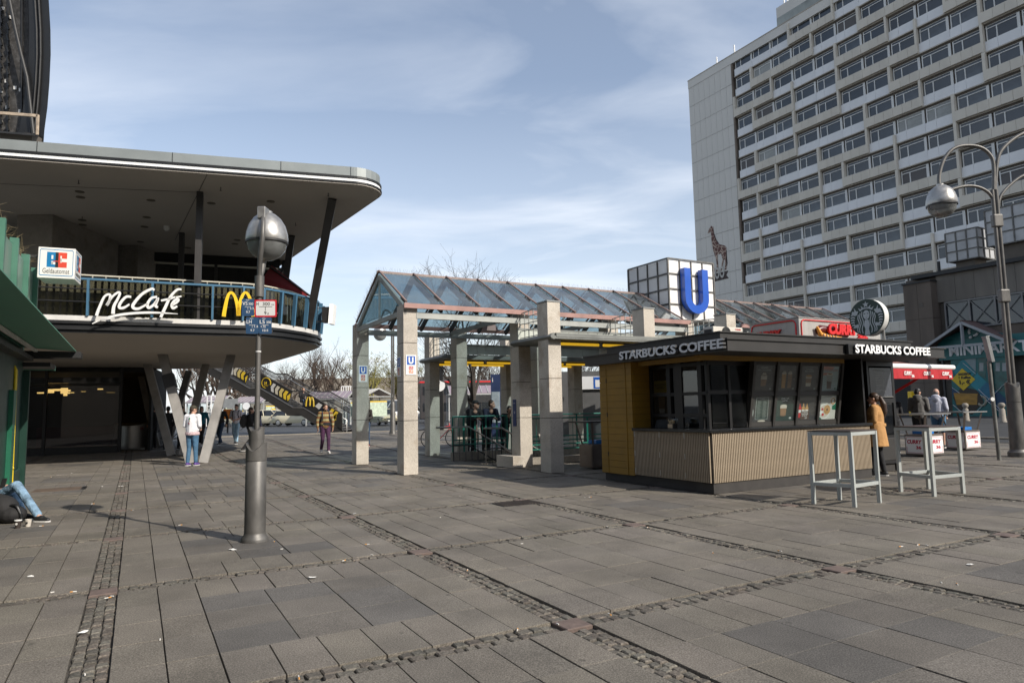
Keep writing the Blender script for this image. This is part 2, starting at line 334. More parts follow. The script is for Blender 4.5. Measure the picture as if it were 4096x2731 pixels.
for i in range(-7,10):
    for j in range(-4,12):
        a0=A0+i*GA; b0=B0+j*GB
        if a0>25.5 or b0>38: continue
        c=PL.p(a0+GA/2,b0+GB/2)
        if c.y<-1: continue
        if not any(inview(PL.p(a0+GA*u,b0+GB*v_),500) for u in (0,.5,1) for v_ in (0,.5,1)): continue
        far=c.length>24
        sw,rw=0.11,0.10
        base=rp.uniform(0.95,1.05); isblue=rp.random()<0.85
        def put(u0,u1,v0,v1,tint): slabs.append((a0+u0+0.004,a0+u1-0.004,b0+v0+0.002,b0+v1-0.002,tint,rp.uniform(-0.0025,0.0025)))
        def plain():
            t=base*rp.uniform(0.93,1.06); return (t,t*rp.uniform(0.985,1.0),t*rp.uniform(0.96,1.0))
        ca,cb_=0.71,0.70
        n=9; cw=(GA-2*sw)/n
        for k in range(n):
            put(sw+k*cw,sw+(k+1)*cw,rw,cb_,plain()); put(sw+k*cw,sw+(k+1)*cw,cb_+1.5,GB-rw,plain())
        for k in range(2):
            for m in range(3):
                put(sw+k*0.3,sw+(k+1)*0.3,cb_+m*0.5,cb_+(m+1)*0.5,plain()); put(ca+1.5+k*0.3,ca+1.5+(k+1)*0.3,cb_+m*0.5,cb_+(m+1)*0.5,plain())
        for k in range(3):
            for m in range(3):
                r_=rp.random(); t=base*rp.uniform(0.92,1.0)
                if isblue and r_<0.42: t*=rp.uniform(0.74,0.84); tint=(t*0.97,t*1.0,t*1.07)
                elif isblue and r_<0.8: t*=rp.uniform(0.84,0.92); tint=(t,t,t*1.02)
                else: tint=plain()
                put(ca+k*0.5,ca+(k+1)*0.5,cb_+m*0.5,cb_+(m+1)*0.5,tint)
        # cobble strip along b (wide) and row along a (narrow)
        if far:
            cobs.append((a0-sw+0.02,a0+sw-0.02,b0+0.12,b0+GB-0.12,None)); cobs.append((a0+sw+0.02,a0+GA-sw-0.02,b0-rw+0.02,b0+rw-0.02,None))
        else:
            nr=3; rw_=(2*sw-0.012)/nr
            for r in range(nr):
                v=b0+0.11
                while v<b0+GB-0.17:
                    l=rp.uniform(0.06,0.10); cobs.append((a0-sw+0.006+r*rw_+0.004,a0-sw+0.006+(r+1)*rw_-0.004,v,v+l,1)); v+=l+rp.uniform(0.006,0.014)
            for r in range(2):
                u=a0+sw+0.005
                while u<a0+GA-sw-0.07:
                    l=rp.uniform(0.065,0.11); cobs.append((u,u+l,b0-rw+0.006+r*0.094+0.004,b0-rw+0.006+(r+1)*0.094-0.004,1)); u+=l+rp.uniform(0.006,0.014)
        nodes.append((a0-0.105,a0+0.105,b0-0.10,b0+0.10))
def inpit(a,b): return PIT[0]-0.3<a<PIT[1]+0.3 and PIT[2]-0.3<b<PIT[3]+0.3
def rank(a0,a1,b0,b1):
    c=PL.p((a0+a1)/2,(b0+b1)/2); d=(c-Vector((0,0,CH))).length
    return (a1-a0)*(b1-b0)/(d**3) if inview(c,0) else 0
slabs=[s for s in slabs if not inpit((s[0]+s[1])/2,(s[2]+s[3])/2)]
cobs=[s for s in cobs if not inpit((s[0]+s[1])/2,(s[2]+s[3])/2)]
def lay(items,name,mat,lim,top,ch,skew,dz,rest):
    it=sorted(items,key=lambda s:-rank(*s[:4])); b=B(); tl=[]
    for n,s in enumerate(it):
        if n<lim and rank(*s[:4])>0:
            q=B(); stone(q,*s[:4],top+s[5],ch,skew,dz); c=PL.p((s[0]+s[1])/2,(s[2]+s[3])/2)
            q.build(name,mat,pavement,tints=[s[4]]*len(q.v),recalc=False)
        else:
            n0=len(b.v); stone(b,*s[:4],top+s[5],ch,skew,dz); tl+=[s[4]]*(len(b.v)-n0)
    b.build(rest,mat,pavement,tints=tl,recalc=False,kind='stuff')
lay(slabs,'slab',pave,300,0.0,0.0016,0.0015,0.0015,'slabs')
cb=[]
for s in cobs:
    t=rp.uniform(0.72,1.2); wcol=rp.uniform(0.94,1.04); cb.append((*s[:4],(t,t*wcol,t*wcol*0.97),rp.uniform(-0.010,0.002)))
lay(cb,'cobblestone',cobm,300,-0.004,0.007,0.006,0.003,'cobblestones')
redst=M('red_node_stone',(0.135,0.098,0.082),0.8,var=0.25,scale=12,bump=0.3)
for s in nodes:
    if inpit(s[0],s[2]): continue
    b=B(); stone(b,*s,-0.001,0.006,0.003,0.002); b.build('corner_tile',redst,pavement,recalc=False)
# kerbs along the road
kerb=B(); kp=[(27.0,-8),(27.0,40.0),(-21,40.0)]
kb=B(); kb.box(PL,27.0,27.3,-8,40.3,-0.05,0.02)
for q in kb.v: q.z+=gz(q.y)
kb.build('kerb',gran_s,kind='structure')
kb=B(); n=20
for i in range(n):
    kb.box(PL,-21+i*2.4,-21+(i+1)*2.4-0.01,40.0,40.3,-0.05,0.03)
for q in kb.v: q.z+=gz(q.y)
kb.build('kerb',gran_s,kind='structure')
# stairwell of the underground station
wellm=speckle('well_tile',[(0.34,0.29,0.2),(0.44,0.38,0.27),(0.5,0.44,0.33)],scale=30,stain=0.2)
a0,a1,b0,b1=PIT
w_=B(); w_.box(PL,a0-0.2,a1+3,b0-0.25,b0,-3.6,-0.052); w_.box(PL,a0-0.2,a1+3,b1,b1+0.25,-3.6,-0.052); w_.box(PL,a0-0.25,a0,b0,b1,-3.6,-0.052); w_.box(PL,a1+3,a1+3.2,b0,b1,-3.6,-0.052); w_.box(PL,a0,a1+3,b0,b1,-3.8,-3.6); w_.box(PL,a1,a1+3,b0,b1,-0.3,-0.06)
w_.build('stairwell',wellm,kind='structure')
for k in range(18):
    q=B(); q.box(PL,a0+0.3*k,a0+0.3*(k+1)+0.02,b0,b1,-3.6 if k>16 else -0.17*(k+1)-0.3,-0.17*(k+1)+0.0); q.build('step',gran_s,bpy.data.objects['stairwell'])
# ================================================================= underground station entrance: granite columns, glass gable roof
UB=root('station_entrance','granite column and glass gable roof entrance of the underground station','station entrance',PL.p(10.5,17.3))
pink=M('pink_painted_steel',(0.35,0.20,0.17),0.5,0.1,var=0.15,scale=3,stain=0.25)
gr_beam=M('grey_green_steel',(0.36,0.37,0.345),0.5,0.15,var=0.12,scale=3,stain=0.2)
rafterm=M('dark_grey_steel',(0.085,0.088,0.09),0.5,0.3,var=0.12,scale=3)
roofglass=glass('roof_glass',(0.66,0.75,0.78),0.10,ior=1.6)
lightpink=M('pink_brown_cap',(0.24,0.165,0.14),0.5,0.15,var=0.18,scale=6,stain=0.3)
JZ=[0.0,1.27,2.20,3.13,4.07]
def column(a,b,wa=0.36,wb=0.46,top=4.07,m=None,soil=0):
    m=m or gran
    c=B(); c.box(PL,a+0.012,a+wa-0.012,b+0.012,b+wb-0.012,0,top-0.01); o=c.build('column',mortar,UB)
    zs=[z for z in JZ if z<top-0.2]+[top]
    for i in range(len(zs)-1):
        q=B(); q.box(PL,a,a+wa,b,b+wb,zs[i]+(0.0 if i==0 else 0.006),zs[i+1]-0.006); q.build('block',m,o,bevel=0.006)
    return o
for a in (5.55,8.72,11.66,14.6,17.6,20.5,23.5):
    column(a,15.32); column(a,19.25)
for a in (8.48,11.42,14.40): column(a,13.48,top=4.03)
for a in (8.62,11.56,14.5): column(a,21.25,top=4.03)
# column caps, lower base plinth of the column beside the stairs
q=B(); q.box(PL,8.42,8.72,15.2,16.1,0,0.3); q.build('plinth',gran,UB,bevel=0.01)
for (a,b) in ((8.48,13.48),(11.42,13.48),(14.40,13.48)):
    q=B(); q.box(PL,a-0.015,a+0.375,b-0.015,b+0.475,4.032,4.065); q.build('column_cap',grey_metal,UB)
RB,ZR,ZE,E0,E3=17.30,5.20,4.08,15.22,19.38
runs=[(5.58,14.70,0.978,9),(16.95,24.0,0.978,7)]
for (r0,r1,st,n) in runs:
    pos=[r0+i*st for i in range(n+1)]; pos=[p for p in pos if p<=r1]
    a0,a1=pos[0],pos[-1]+ (0.0)
    if r0<6: a1=14.72
    q=B(); q.bar(PL.p(a0-0.05,RB,ZR+0.02),PL.p(a1,RB,ZR+0.02),0.07,0.06); q.build('ridge_cap',lightpink,UB)
    for eb,sg in ((E0,-1),(E3,1)):
        q=B(); q.bar(PL.p(a0-0.05,eb,ZE-0.06),PL.p(a1,eb,ZE-0.06),0.05,0.12); q.build('gutter_beam',pink,UB)
        q=B(); q.bar(PL.p(a0+0.3,eb+0.14*-sg,ZE-0.27),PL.p(a1,eb+0.14*-sg,ZE-0.27),0.10,0.15); q.build('eaves_beam',gr_beam,UB)
    for p in pos:
        for eb in (E0,E3):
            s=1 if eb>RB else -1
            q=B(); q.bar(PL.p(p,eb+0.03*s,ZE+0.03),PL.p(p,RB+0.02*s,ZR+0.055),0.045,0.04); q.build('glazing_bar',lightpink,UB)
    for i in range(len(pos)-1):
        for eb in (E0,E3):
            s=1 if eb>RB else -1
            c=[PL.p(pos[i]+0.02,eb,ZE+0.0),PL.p(pos[i+1]-0.02,eb,ZE+0.0),PL.p(pos[i+1]-0.02,RB,ZR+0.02),PL.p(pos[i]+0.02,RB,ZR+0.02)]
            q=B(); q.prism(c,(0,0,0.012)); q.build('roof_pane',roofglass,UB)
    # inner rafters and ties, every third bar
    for k,p in enumerate(pos):
        for eb in (E0+0.12,E3-0.12):
            q=B(); q.bar(PL.p(p+(0.0 if k else 0.02),eb,ZE-0.12),PL.p(p+(0.0 if k else 0.02),RB,ZR-0.11),0.07,0.13); q.build('rafter',gr_beam if k==0 else rafterm,UB)
        if k%3==0:
            q=B(); q.bar(PL.p(p+0.02,E0+0.1,ZE-0.2),PL.p(p+0.02,E3-0.1,ZE-0.2),0.07,0.12); q.build('tie_beam',gr_beam,UB)
            q=B(); q.bar(PL.p(p+0.02,RB,ZE-0.14),PL.p(p+0.02,RB,ZR-0.15),0.05,0.05); q.build('king_post',gr_beam,UB)
# front gable glass
for s,eb in ((-1,E0+0.1),(1,E3-0.1)):
    q=B(); q.prism([PL.p(5.6,eb,ZE-0.1),PL.p(5.6,RB+0.03*s,ZE-0.1),PL.p(5.6,RB+0.03*s,ZR-0.12)],E1*0.012); q.build('gable_pane',roofglass,UB)
# hipped far end
q=B(); q.add([PL.p(23.85,RB,ZR),PL.p(24.9,E0,ZE),PL.p(24.9,E3,ZE)],[(0,1,2)]); q.build('hip_pane',roofglass,UB)
# bird spikes on the ridge and gable
q=B(); rs=random.Random(3)
for (r0,r1) in ((5.6,14.6),(17,23.8)):
    a=r0
    while a<r1:
        p=PL.p(a,RB,ZR+0.05); q.bar(p,p+Vector((rs.uniform(-.06,.06),rs.uniform(-.06,.06),0.11)),0.003); a+=0.05
for i in range(70):
    t=i/70; p=PL.p(5.55,E3+(RB-E3)*t,ZE+0.06+(ZR-ZE)*t); q.bar(p,p+Vector((rs.uniform(-.08,.02),rs.uniform(-.05,.05),0.09)),0.003)
    p=PL.p(5.56,E0+(E3-E0)*t,ZE-0.12); q.bar(p,p+Vector((rs.uniform(-.02,.02),rs.uniform(-.02,.02),0.07)),0.003)
q.build('bird_spikes',grey_metal,UB,recalc=False,kind='stuff')
# side canopies with yellow fluorescent tubes
tubem=M('yellow_tube_lamp',(0.95,0.55,0.03),0.4,var=0.03,emit=0.55)
canm=M('canopy_metal',(0.20,0.205,0.19),0.55,0.2,var=0.2,scale=2,stain=0.35)
panm=M('pale_green_panel',(0.46,0.48,0.42),0.4,var=0.08,scale=2)
for sgn,bi,bo in ((-1,15.28,13.3),(1,19.75,21.75)):
    lo,hi=min(bi,bo),max(bi,bo)
    q=B(); q.box(PL,8.55,16.2,lo,hi,3.13,3.2); q.box(PL,8.6,16.2,lo+0.05,hi-0.05,3.2,3.27)
    q.build('canopy_slab',canm,UB)
    # rounded nose
    q=B(); pr=[PL.p(8.55,lo,3.27-0.16),PL.p(8.46,lo,3.15),PL.p(8.44,lo,3.18),PL.p(8.47,lo,3.225),PL.p(8.55,lo,3.27)]
    q.prism(pr,E2*(hi-lo)); q.build('canopy_nose',canm,UB,smooth=40)
    for e in (lo+0.02,hi-0.02):
        q=B(); q.bar(PL.p(8.6,e,3.22),PL.p(16.2,e,3.22),0.06,0.10); q.build('canopy_edge',canm,UB)
    for a in (8.75,10.3,11.95,13.5):
        for bb in ((lo+0.45,) if sgn<0 else (lo+0.5,hi-0.3)):
            q=B(); q.tube([PL.p(a,bb,3.06),PL.p(a+1.4,bb,3.06)],0.035,8); q.build('tube_lamp',tubem,UB,smooth=60)
            q=B(); q.box(PL,a-0.03,a+1.43,bb-0.04,bb+0.04,3.097,3.13); q.build('lamp_housing',dkmetal,UB)
    # tiled fascia towards the stairs
    for k in range(22):
        q=B(); q.box(PL,8.7+k*0.32,8.7+k*0.32+0.31,bi-0.03*sgn-0.02,bi-0.03*sgn+0.02,3.28,3.56); q.build('fascia_panel',panm,UB)
    q=B(); q.bar(PL.p(8.68,bi-0.03*sgn,3.585),PL.p(15.8,bi-0.03*sgn,3.585),0.06,0.05); q.build('fascia_rail',canm,UB)
    # lattice grilles between the column rows, on the canopies
    for a in (8.74,11.7,14.64):
        q=B(); u0,u1=(13.98,15.3) if sgn<0 else (19.72,21.22)
        for z in (3.34,3.52,3.7,3.88):
            q.tube([PL.p(a+0.04,u0,z),PL.p(a+0.04,u1,z)],0.012,5)
        for k in range(7):
            u=u0+(u1-u0)*k/6; q.tube([PL.p(a+0.04,u,3.28),PL.p(a+0.04,u,4.0)],0.014,5)
        q.tube([PL.p(a+0.04,u0,3.98),PL.p(a+0.04,(u0+u1)/2,4.03),PL.p(a+0.04,u1,3.98)],0.016,5)
        q.build('lattice_grille',gr_beam,UB)
# loudspeakers under the roof
q=B(); c=PL.p(8.9,17.3,3.85); q.hexa([c+E1*-0.2+E2*0.2+EZ*-.1,c+E1*.2+E2*.2+EZ*-.1,c+E1*.2+E2*-.2+EZ*-.1,c+E1*-.2+E2*-.2+EZ*-.1,c+E1*-.1+E2*.1+EZ*.12,c+E1*.1+E2*.1+EZ*.12,c+E1*.1+E2*-.1+EZ*.12,c+E1*-.1+E2*-.1+EZ*.12]); q.build('ceiling_lamp',pink,UB)
# U plates on the first columns
def uplate(a,b,z,right,w,h,name):
    o=PL.p(a,b,z); n=right.cross(EZ)
    q=B(); q.hexa([o,o+right*w,o+right*w+n*0.008,o+n*0.008,o+EZ*h,o+right*w+EZ*h,o+right*w+n*0.008+EZ*h,o+n*0.008+EZ*h],0)
    def rect(x0,y0,x1,y1,mi,k=0.0095):
        p=o+n*k; q.add([p+right*x0*w+EZ*y0*h,p+right*x1*w+EZ*y0*h,p+right*x1*w+EZ*y1*h,p+right*x0*w+EZ*y1*h],[(0,1,2,3)],mi)
    rect(0.1,0.5,0.9,0.94,1); rect(0.28,0.27,0.72,0.43,2); rect(0.28,0.08,0.72,0.24,3)
    text(q,'U',o+n*0.0105+right*w*0.26+EZ*h*0.545,right,EZ,h=h*0.345,w=w*0.48,depth=0.0005,bold=0.05,mi=0)
    text(q,'U2',o+n*0.0105+right*w*0.35+EZ*h*0.295,right,EZ,h=h*0.11,w=w*0.30,depth=0.0005,bold=0.02,mi=0)
    text(q,'U9',o+n*0.0105+right*w*0.35+EZ*h*0.105,right,EZ,h=h*0.11,w=w*0.30,depth=0.0005,bold=0.02,mi=0)
    return q.build(name,[white,blue,M('u2_red',(0.5,0.04,0.05),0.4),M('u9_orange',(0.62,0.17,0.05),0.4)],None,recalc=False)
tag(uplate(5.605,15.315,2.36,E1,0.26,0.48,'station_sign'),'white sign with blue U and U2 U9 on lit face of column','sign')
tag(uplate(5.545,15.75,2.33,-E2,0.26,0.48,'station_sign'),'white U sign on shaded side of the front granite column','sign')
tag(uplate(5.605,19.245,2.36,E1,0.26,0.48,'station_sign'),'white sign with blue U on the column below the gable, beside the stairs','sign')
# big U cube
UC=root('station_cube','large white panelled cube sign with a blue U above the glass roof','cube sign',PL.p(15.8,17.2,4.2))
ca0,ca1,cb0,cb1,cz0,cz1=14.8,16.8,16.2,18.2,4.25,6.23
cubew=M('cube_panel',(0.82,0.79,0.75),0.5,var=0.06,scale=1.5,stain=0.18); cubef=M('cube_frame',(0.13,0.125,0.115),0.6,0.2,var=0.35,scale=9,stain=0.4)
q=B(); q.box(PL,ca0+0.05,ca1-0.05,cb0+0.05,cb1-0.05,cz0,cz1-0.03); q.build('core',cubew,UC)
fr=B()
for k in range(5):
    t=k/4; a=ca0+(ca1-ca0)*t; b=cb0+(cb1-cb0)*t; z=cz0+(cz1-cz0)*t; e=0.05 if k in (0,4) else 0.038
    for (p,r) in (((a,cb0),(a,cb1)),):
        for bb in (cb0,cb1): fr.bar(PL.p(a,bb,cz0),PL.p(a,bb,cz1),e,e,up=E1)
    for aa in (ca0,ca1):
        if k not in (0,4): fr.bar(PL.p(aa,b,cz0),PL.p(aa,b,cz1),e,e,up=E1)
        fr.bar(PL.p(aa,cb0,z),PL.p(aa,cb1,z),e*0.93,e*0.93)
    for bb in (cb0,cb1): fr.bar(PL.p(ca0,bb,z),PL.p(ca1,bb,z),e*0.96,e*0.96)
fr.build('frame',cubef,UC)
for i in range(4):
    for j in range(4):
        a=ca0+0.5*i; b=cb0+0.5*i; z=cz0+0.495*j
        q=B(); q.box(PL,a+0.03,a+0.47,cb0+0.012,cb0+0.045,z+0.03,z+0.465); q.build('panel',cubew,UC,bevel=0.008)
        q=B(); q.box(PL,ca0+0.012,ca0+0.045,b+0.03,b+0.47,z+0.03,z+0.465); q.build('panel',cubew,UC,bevel=0.008)
# blue U: outline swept in the plane of the lit face
ub=M('u_blue',(0.012,0.085,0.44),0.35,var=0.05,coat=0.3)
def ushape(cx,z1,w,h,t,n=14):
    R=w/2; zc=z1-h+R; o=[(cx-R,z1)]; 
    o+= [(cx+R*math.cos(math.pi+math.pi*i/n),zc+R*math.sin(math.pi+math.pi*i/n)) for i in range(n+1)]
    o+= [(cx+R,z1),(cx+R-t,z1)]; r=R-t
    o+= [(cx+r*math.cos(-math.pi*i/n),zc+r*math.sin(-math.pi*i/n)) for i in range(n+1)]
    o+= [(cx-r,z1)]; return o
pts=ushape(15.80,5.92,1.03,1.47,0.26)
outer=pts
q=B(); n=len(pts); f0=PL.p(0,15.88,0); 
vs=[PL.p(a,15.97,z) for a,z in pts]+[PL.p(a,16.17,z) for a,z in pts]
m=(n)//2
fs=[(i,(i+1)%n,n+(i+1)%n,n+i) for i in range(n)]
for i in range(m-1): fs+=[(i,i+1,n-2-i,n-1-i),(n+i,n+n-1-i,n+n-2-i,n+i+1)]
q.add(vs,fs); q.build('u_letter',ub,UC,smooth=35)
# green guard rails round the stairwell, steel hand rails
grail=M('green_rail',(0.012,0.14,0.105),0.4,0.1,var=0.1)
def guard(name,label,p,q_,h,mat,posts,rails,bars=0,r=0.022,group=None,plinth=0.0):
    p=Vector(p);q_=Vector(q_); e=root(name,label,'railing',(p+q_)/2,group=group)
    for z in rails:
        b=B(); b.tube([p+EZ*z,q_+EZ*z],r,6); b.build('rail',mat,e,smooth=60)
    for i in range(posts+1):
        c=p.lerp(q_,i/posts); b=B(); b.bar(c,c+EZ*(max(rails)-0.02),0.05,0.05); b.build('post',mat,e)
    for i in range(bars):
        c=p.lerp(q_,(i+0.5)/bars); b=B(); b.bar(c+EZ*min(rails),c+EZ*max(rails),0.014,0.014); b.build('baluster',mat,e)
    return e
q=B(); q.box(PL,8.35,15.4,18.72,18.95,0.0,0.24); q.build('kerb_wall',gran_s,kind='structure')
q=B(); q.box(PL,9.2,15.4,15.85,16.1,0.0,0.18); q.build('kerb_wall',gran_s,kind='structure')
guard('guard_rail','green steel guard rail that two men lean on','' or PL.p(8.38,18.84,0.24),PL.p(10.25,18.84,0.24),1.05,grail,5,(1.06,0.22,0.36),14)
guard('guard_rail','green steel guard rail behind the yellow kiosk side','' or PL.p(10.4,18.84,0.24),PL.p(15.4,18.84,0.24),1.05,grail,4,(1.06,0.22,0.36),0)
guard('guard_rail','green guard rail on low kerb between the station columns','' or PL.p(9.3,15.97,0.18),PL.p(15.3,15.97,0.18),1.0,grail,6,(1.05,0.2,0.33),10)
# steel handrail with balusters going down
for bb,lab in ((18.5,'dark balustrade with steel handrail descending into the station, far side'),(16.38,'dark balustrade with steel handrail descending into the station, near side')):
    e=root('stair_railing',lab,'railing',PL.p(9.3,bb))
    b=B(); b.tube([PL.p(7.7 if bb>18 else 8.2,bb,1.0),PL.p(8.75,bb,0.99),PL.p(11.6,bb,-0.6)],0.026,8); b.build('handrail',steel,e,smooth=60)
    b=B(); b.tube([PL.p(8.2,bb,0.45),PL.p(8.75,bb,0.45),PL.p(11.6,bb,-1.15)],0.02,6); b.build('lower_rail',dkmetal,e,smooth=60)
    for k in range(16):
        a=8.25+k*0.2; z1=0.98 if a<8.75 else 0.98-(a-8.75)*0.558; b=B(); b.bar(PL.p(a,bb,0 if a<9.1 else -0.1-0.567*(a-9.1)),PL.p(a,bb,z1-0.02),0.028 if k%4==0 else 0.014); b.build('baluster',dkmetal,e)
# info plates on columns, small
q=B(); q.box(PL,8.700,8.714,15.5,15.66,1.05,1.75,0); text(q,'Hardenbergplatz',PL.p(8.699,15.645,1.64),-E2,EZ,w=0.13,depth=0.001,mi=1); text(q,'O',PL.p(8.699,15.60,1.38),-E2,EZ,h=0.06,depth=0.001,mi=1)
tag(q.build('information_plate',[M('navy_plate',(0.015,0.03,0.12),0.4),white]),'narrow navy information plate on column above stair plinth','sign')
# ================================================================= coffee kiosk
CK=root('coffee_kiosk','dark coffee kiosk with ribbed counter, yellow cladding and black roof','kiosk',PL.p(11.2,10.0))
yclad=M('yellow_boards',(0.25,0.135,0.012),0.55,var=0.12,scale=2.5,stain=0.15)
slatm=M('slat_beige',(0.31,0.245,0.17),0.6,var=0.12,scale=5,stain=0.1)
slatb=M('slat_back',(0.02,0.017,0.014),0.7,var=0.2)
kblk=M('kiosk_black',(0.013,0.012,0.012),0.4,0.1,var=0.2,scale=3)
kgry=M('kiosk_fascia',(0.042,0.039,0.036),0.45,0.2,var=0.12,scale=2)
plin=M('kiosk_plinth',(0.038,0.034,0.031),0.75,var=0.3,scale=4,stain=0.3)
ctop=M('black_stone_counter',(0.012,0.012,0.012),0.22,var=0.2,scale=30)
# plinth, core
q=B(); q.box(PL,8.60,12.95,8.52,11.55,0,0.17); q.build('plinth',plin,CK,bevel=0.006)
q=B(); q.box(PL,8.95,14.6,9.95,11.58,0.17,1.04); q.box(PL,8.95,12.9,9.35,9.95,0.17,1.04); q.box(PL,9.35,14.6,10.6,11.56,1.04,2.42); q.build('core',kblk,CK)
# ribbed counter fronts: backing and ribs
q=B(); q.box(PL,8.585,12.95,8.525,8.56,0.17,1.03); q.build('counter_back',slatb,CK)
q=B(); q.box(PL,8.585,8.62,8.56,10.55,0.17,1.03); q.build('counter_back',slatb,CK)
rib=None; 
def inst(me_obj,name,loc,parent):
    o=bpy.data.objects.new(name,me_obj.data); COL.objects.link(o); o.location=loc; child(o,parent); return o
x=8.60; k=0
rb=B(); rb.box(PL,0,0.024,-0.03,0.0,0.185,1.03); r0=None
while x<12.93:
    if r0 is None: r0=rb.build('slat',slatm,CK); r0.location=PL.p(x,8.525); 
    else: inst(r0,'slat',PL.p(x,8.525),CK)
    x+=0.041
rb=B(); rb.box(PL,-0.03,0.0,0,0.024,0.185,1.03); r0=None; x=8.54
while x<10.53:
    if r0 is None: r0=rb.build('slat',slatm,CK); r0.location=PL.p(8.585,x)
    else: inst(r0,'slat',PL.p(8.585,x),CK)
    x+=0.041
for bb in (9.12,9.78,10.5):
    for z in (0.22,0.55,0.92): q=B(); q.box(PL,8.55,8.566,bb,bb+0.02,z,z+0.10); q.build('hinge',steel,CK)
# counter top, L shaped, real thickness
q=B(); q.box(PL,8.52,9.02,8.46,10.55,1.032,1.085); q.build('counter_top',ctop,CK,bevel=0.006)
q=B(); q.box(PL,9.023,13.0,8.46,9.1,1.032,1.085); q.build('counter_top',ctop,CK,bevel=0.006)
# yellow boarded block with door
q=B(); q.box(PL,8.585,9.3,10.575,11.6,0.15,2.42); q.build('yellow_core',M('board_gap',(0.06,0.035,0.01),0.8),CK)
for k in range(17):
    z=0.16+k*0.1325
    for u0,u1,dx in ((10.56,10.74,0),(10.75,11.37,-0.004),(11.38,11.61,0)):
        q=B(); q.box(PL,8.565+dx,8.60,u0,u1,z,z+0.127); q.build('board',yclad,CK)
    if z>1.0:
        q=B(); q.box(PL,8.60,9.15,10.55,10.585,z,z+0.127); q.build('board',yclad,CK)
for u in (10.735,11.365):
    q=B(); q.box(PL,8.552,8.566,u,u+0.02,0.17,2.3); q.build('door_trim',yclad,CK)
for z in (0.5,1.3,2.0):
    q=B(); q.box(PL,8.55,8.562,11.36,11.375,z,z+0.09); q.build('hinge',dkmetal,CK)
# yellow soffit band
q=B(); q.box(PL,8.62,12.6,8.72,8.86,2.3,2.42); q.build('soffit_band',yclad,CK); q=B(); q.box(PL,8.72,8.86,8.87,10.54,2.3,2.42); q.build('soffit_band',yclad,CK)
# ceiling inside the overhang, roof tiers
q=B(); q.box(PL,8.43,14.70,7.90,11.90,2.42,2.44); q.build('soffit',kblk,CK)
def tier(a0,a1,b0,b1,z0,z1,t,name):
    q=B(); q.box(PL,a0,a1,b0,b1,z0,z1); q.build(name,kgry,CK)
    q=B(); q.box(PL,a0-t,a1+t,b0-t,b1+t,z1,z1+0.022); q.build(name+'_capping',kgry,CK)
    q=B(); q.box(PL,a0-t*0.6,a1+t*0.6,b0-t*0.6,b1+t*0.6,z0-0.02,z0); q.build(name+'_drip',kgry,CK)
tier(8.42,14.70,7.89,11.92,2.40,2.57,0.03,'lower_fascia')
tier(8.85,14.5,8.45,11.7,2.594,2.76,0.03,'upper_fascia')
# lit face windows: leaning frame, 4 x 2 posters
def lean(a,z): return PL.p(a,9.0-0.21*(z-1.09)/1.21,z)
W0,W1=10.03,12.6
frm=B(); us=[W0+(W1-W0)*i/4 for i in range(5)]
for u in us:
    frm.bar(lean(u,1.09),lean(u,2.3),0.11,0.06,up=E1)
for z in (1.13,1.70,2.28): frm.bar(lean(W0-0.055,z),lean(W1+0.055,z),0.06,0.085)
frm.build('window_frame',kgry,CK)
def pq(u0,u1,z0,z1,off=0.0):
    return [lean(u0,z0)-E2*off,lean(u1,z0)-E2*off,lean(u1,z1)-E2*off,lean(u0,z1)-E2*off]
UPL=(lean(0,2.3)-lean(0,1.09)).normalized()
pdark=M('poster_dark',(0.052,0.045,0.040),0.35,var=0.35,scale=4,stretch=(1,1,4)); pgreen=M('poster_green',(0.035,0.055,0.042),0.35,var=0.3,scale=4); plight=M('poster_light',(0.62,0.60,0.54),0.4,var=0.05); pblue=M('poster_blue',(0.34,0.43,0.44),0.35,var=0.1,scale=3)
foam=M('milk_foam',(0.62,0.55,0.46),0.6,var=0.05); coffee=M('coffee_brown',(0.30,0.17,0.09),0.5,var=0.15,scale=8); dkcof=M('dark_coffee',(0.09,0.045,0.025),0.5,var=0.2,scale=12); bagel=M('bagel',(0.50,0.28,0.10),0.7,var=0.2,scale=20); jgreen=M('dark_green_print',(0.01,0.13,0.07),0.5); pgrey=M('print_grey',(0.35,0.36,0.34),0.5); coral=M('coral_print',(0.6,0.22,0.16),0.5)
PM=[pdark,foam,coffee,dkcof,white,pgreen,plight,bagel,jgreen,pgrey,coral,pblue,red]
def poster(u0,u1,z0,z1,bgm,draw,label):
    q=B(); q.prism(pq(u0,u1,z0,z1,0.0),E2*0.006,bgm)
    w=u1-u0;h=(z1-z0)
    class P: pass
    p=P(); p.layer=0.0015
    def pt(x,y,k=1): return lean(u0+w*x,z0+h*y)-E2*(p.layer*k)
    def poly(pts,mi,k=1): q.add([pt(x,y,k) for x,y in pts],[tuple(range(len(pts)))],mi)
    def ell(cx,cy,rx,ry,mi,k=1,n=20): poly([(cx+rx*math.cos(2*math.pi*i/n),cy+ry*math.sin(2*math.pi*i/n)) for i in range(n)],mi,k)
    def txt(s,cx,y,hh,mi,ww=None,k=2,shear=0): text(q,s,pt(cx,y,k),E1,UPL,h=hh*h,w=ww*w if ww else None,depth=0.0004,bold=0.01,shear=shear,mi=mi,center=not ww)
    def txtw(s,cx,y,hh,ww,mi,k=2,shear=0): text(q,s,pt(cx-ww/2,y,k),E1,UPL,h=hh*h,w=ww*w,depth=0.0004,bold=0.01,shear=shear,mi=mi)
    draw(poly,ell,txtw)
    return tag(q.build('poster',PM,None,recalc=False),label,'poster','drink posters in the kiosk window')
def seal(ell,poly,x,y,r,mi=9):
    ell(x,y,r,r*0.62,mi); poly([(x-r*.4,y-r*.4),(x+r*.4,y-r*.4),(x,y+r*.45)],5,2)
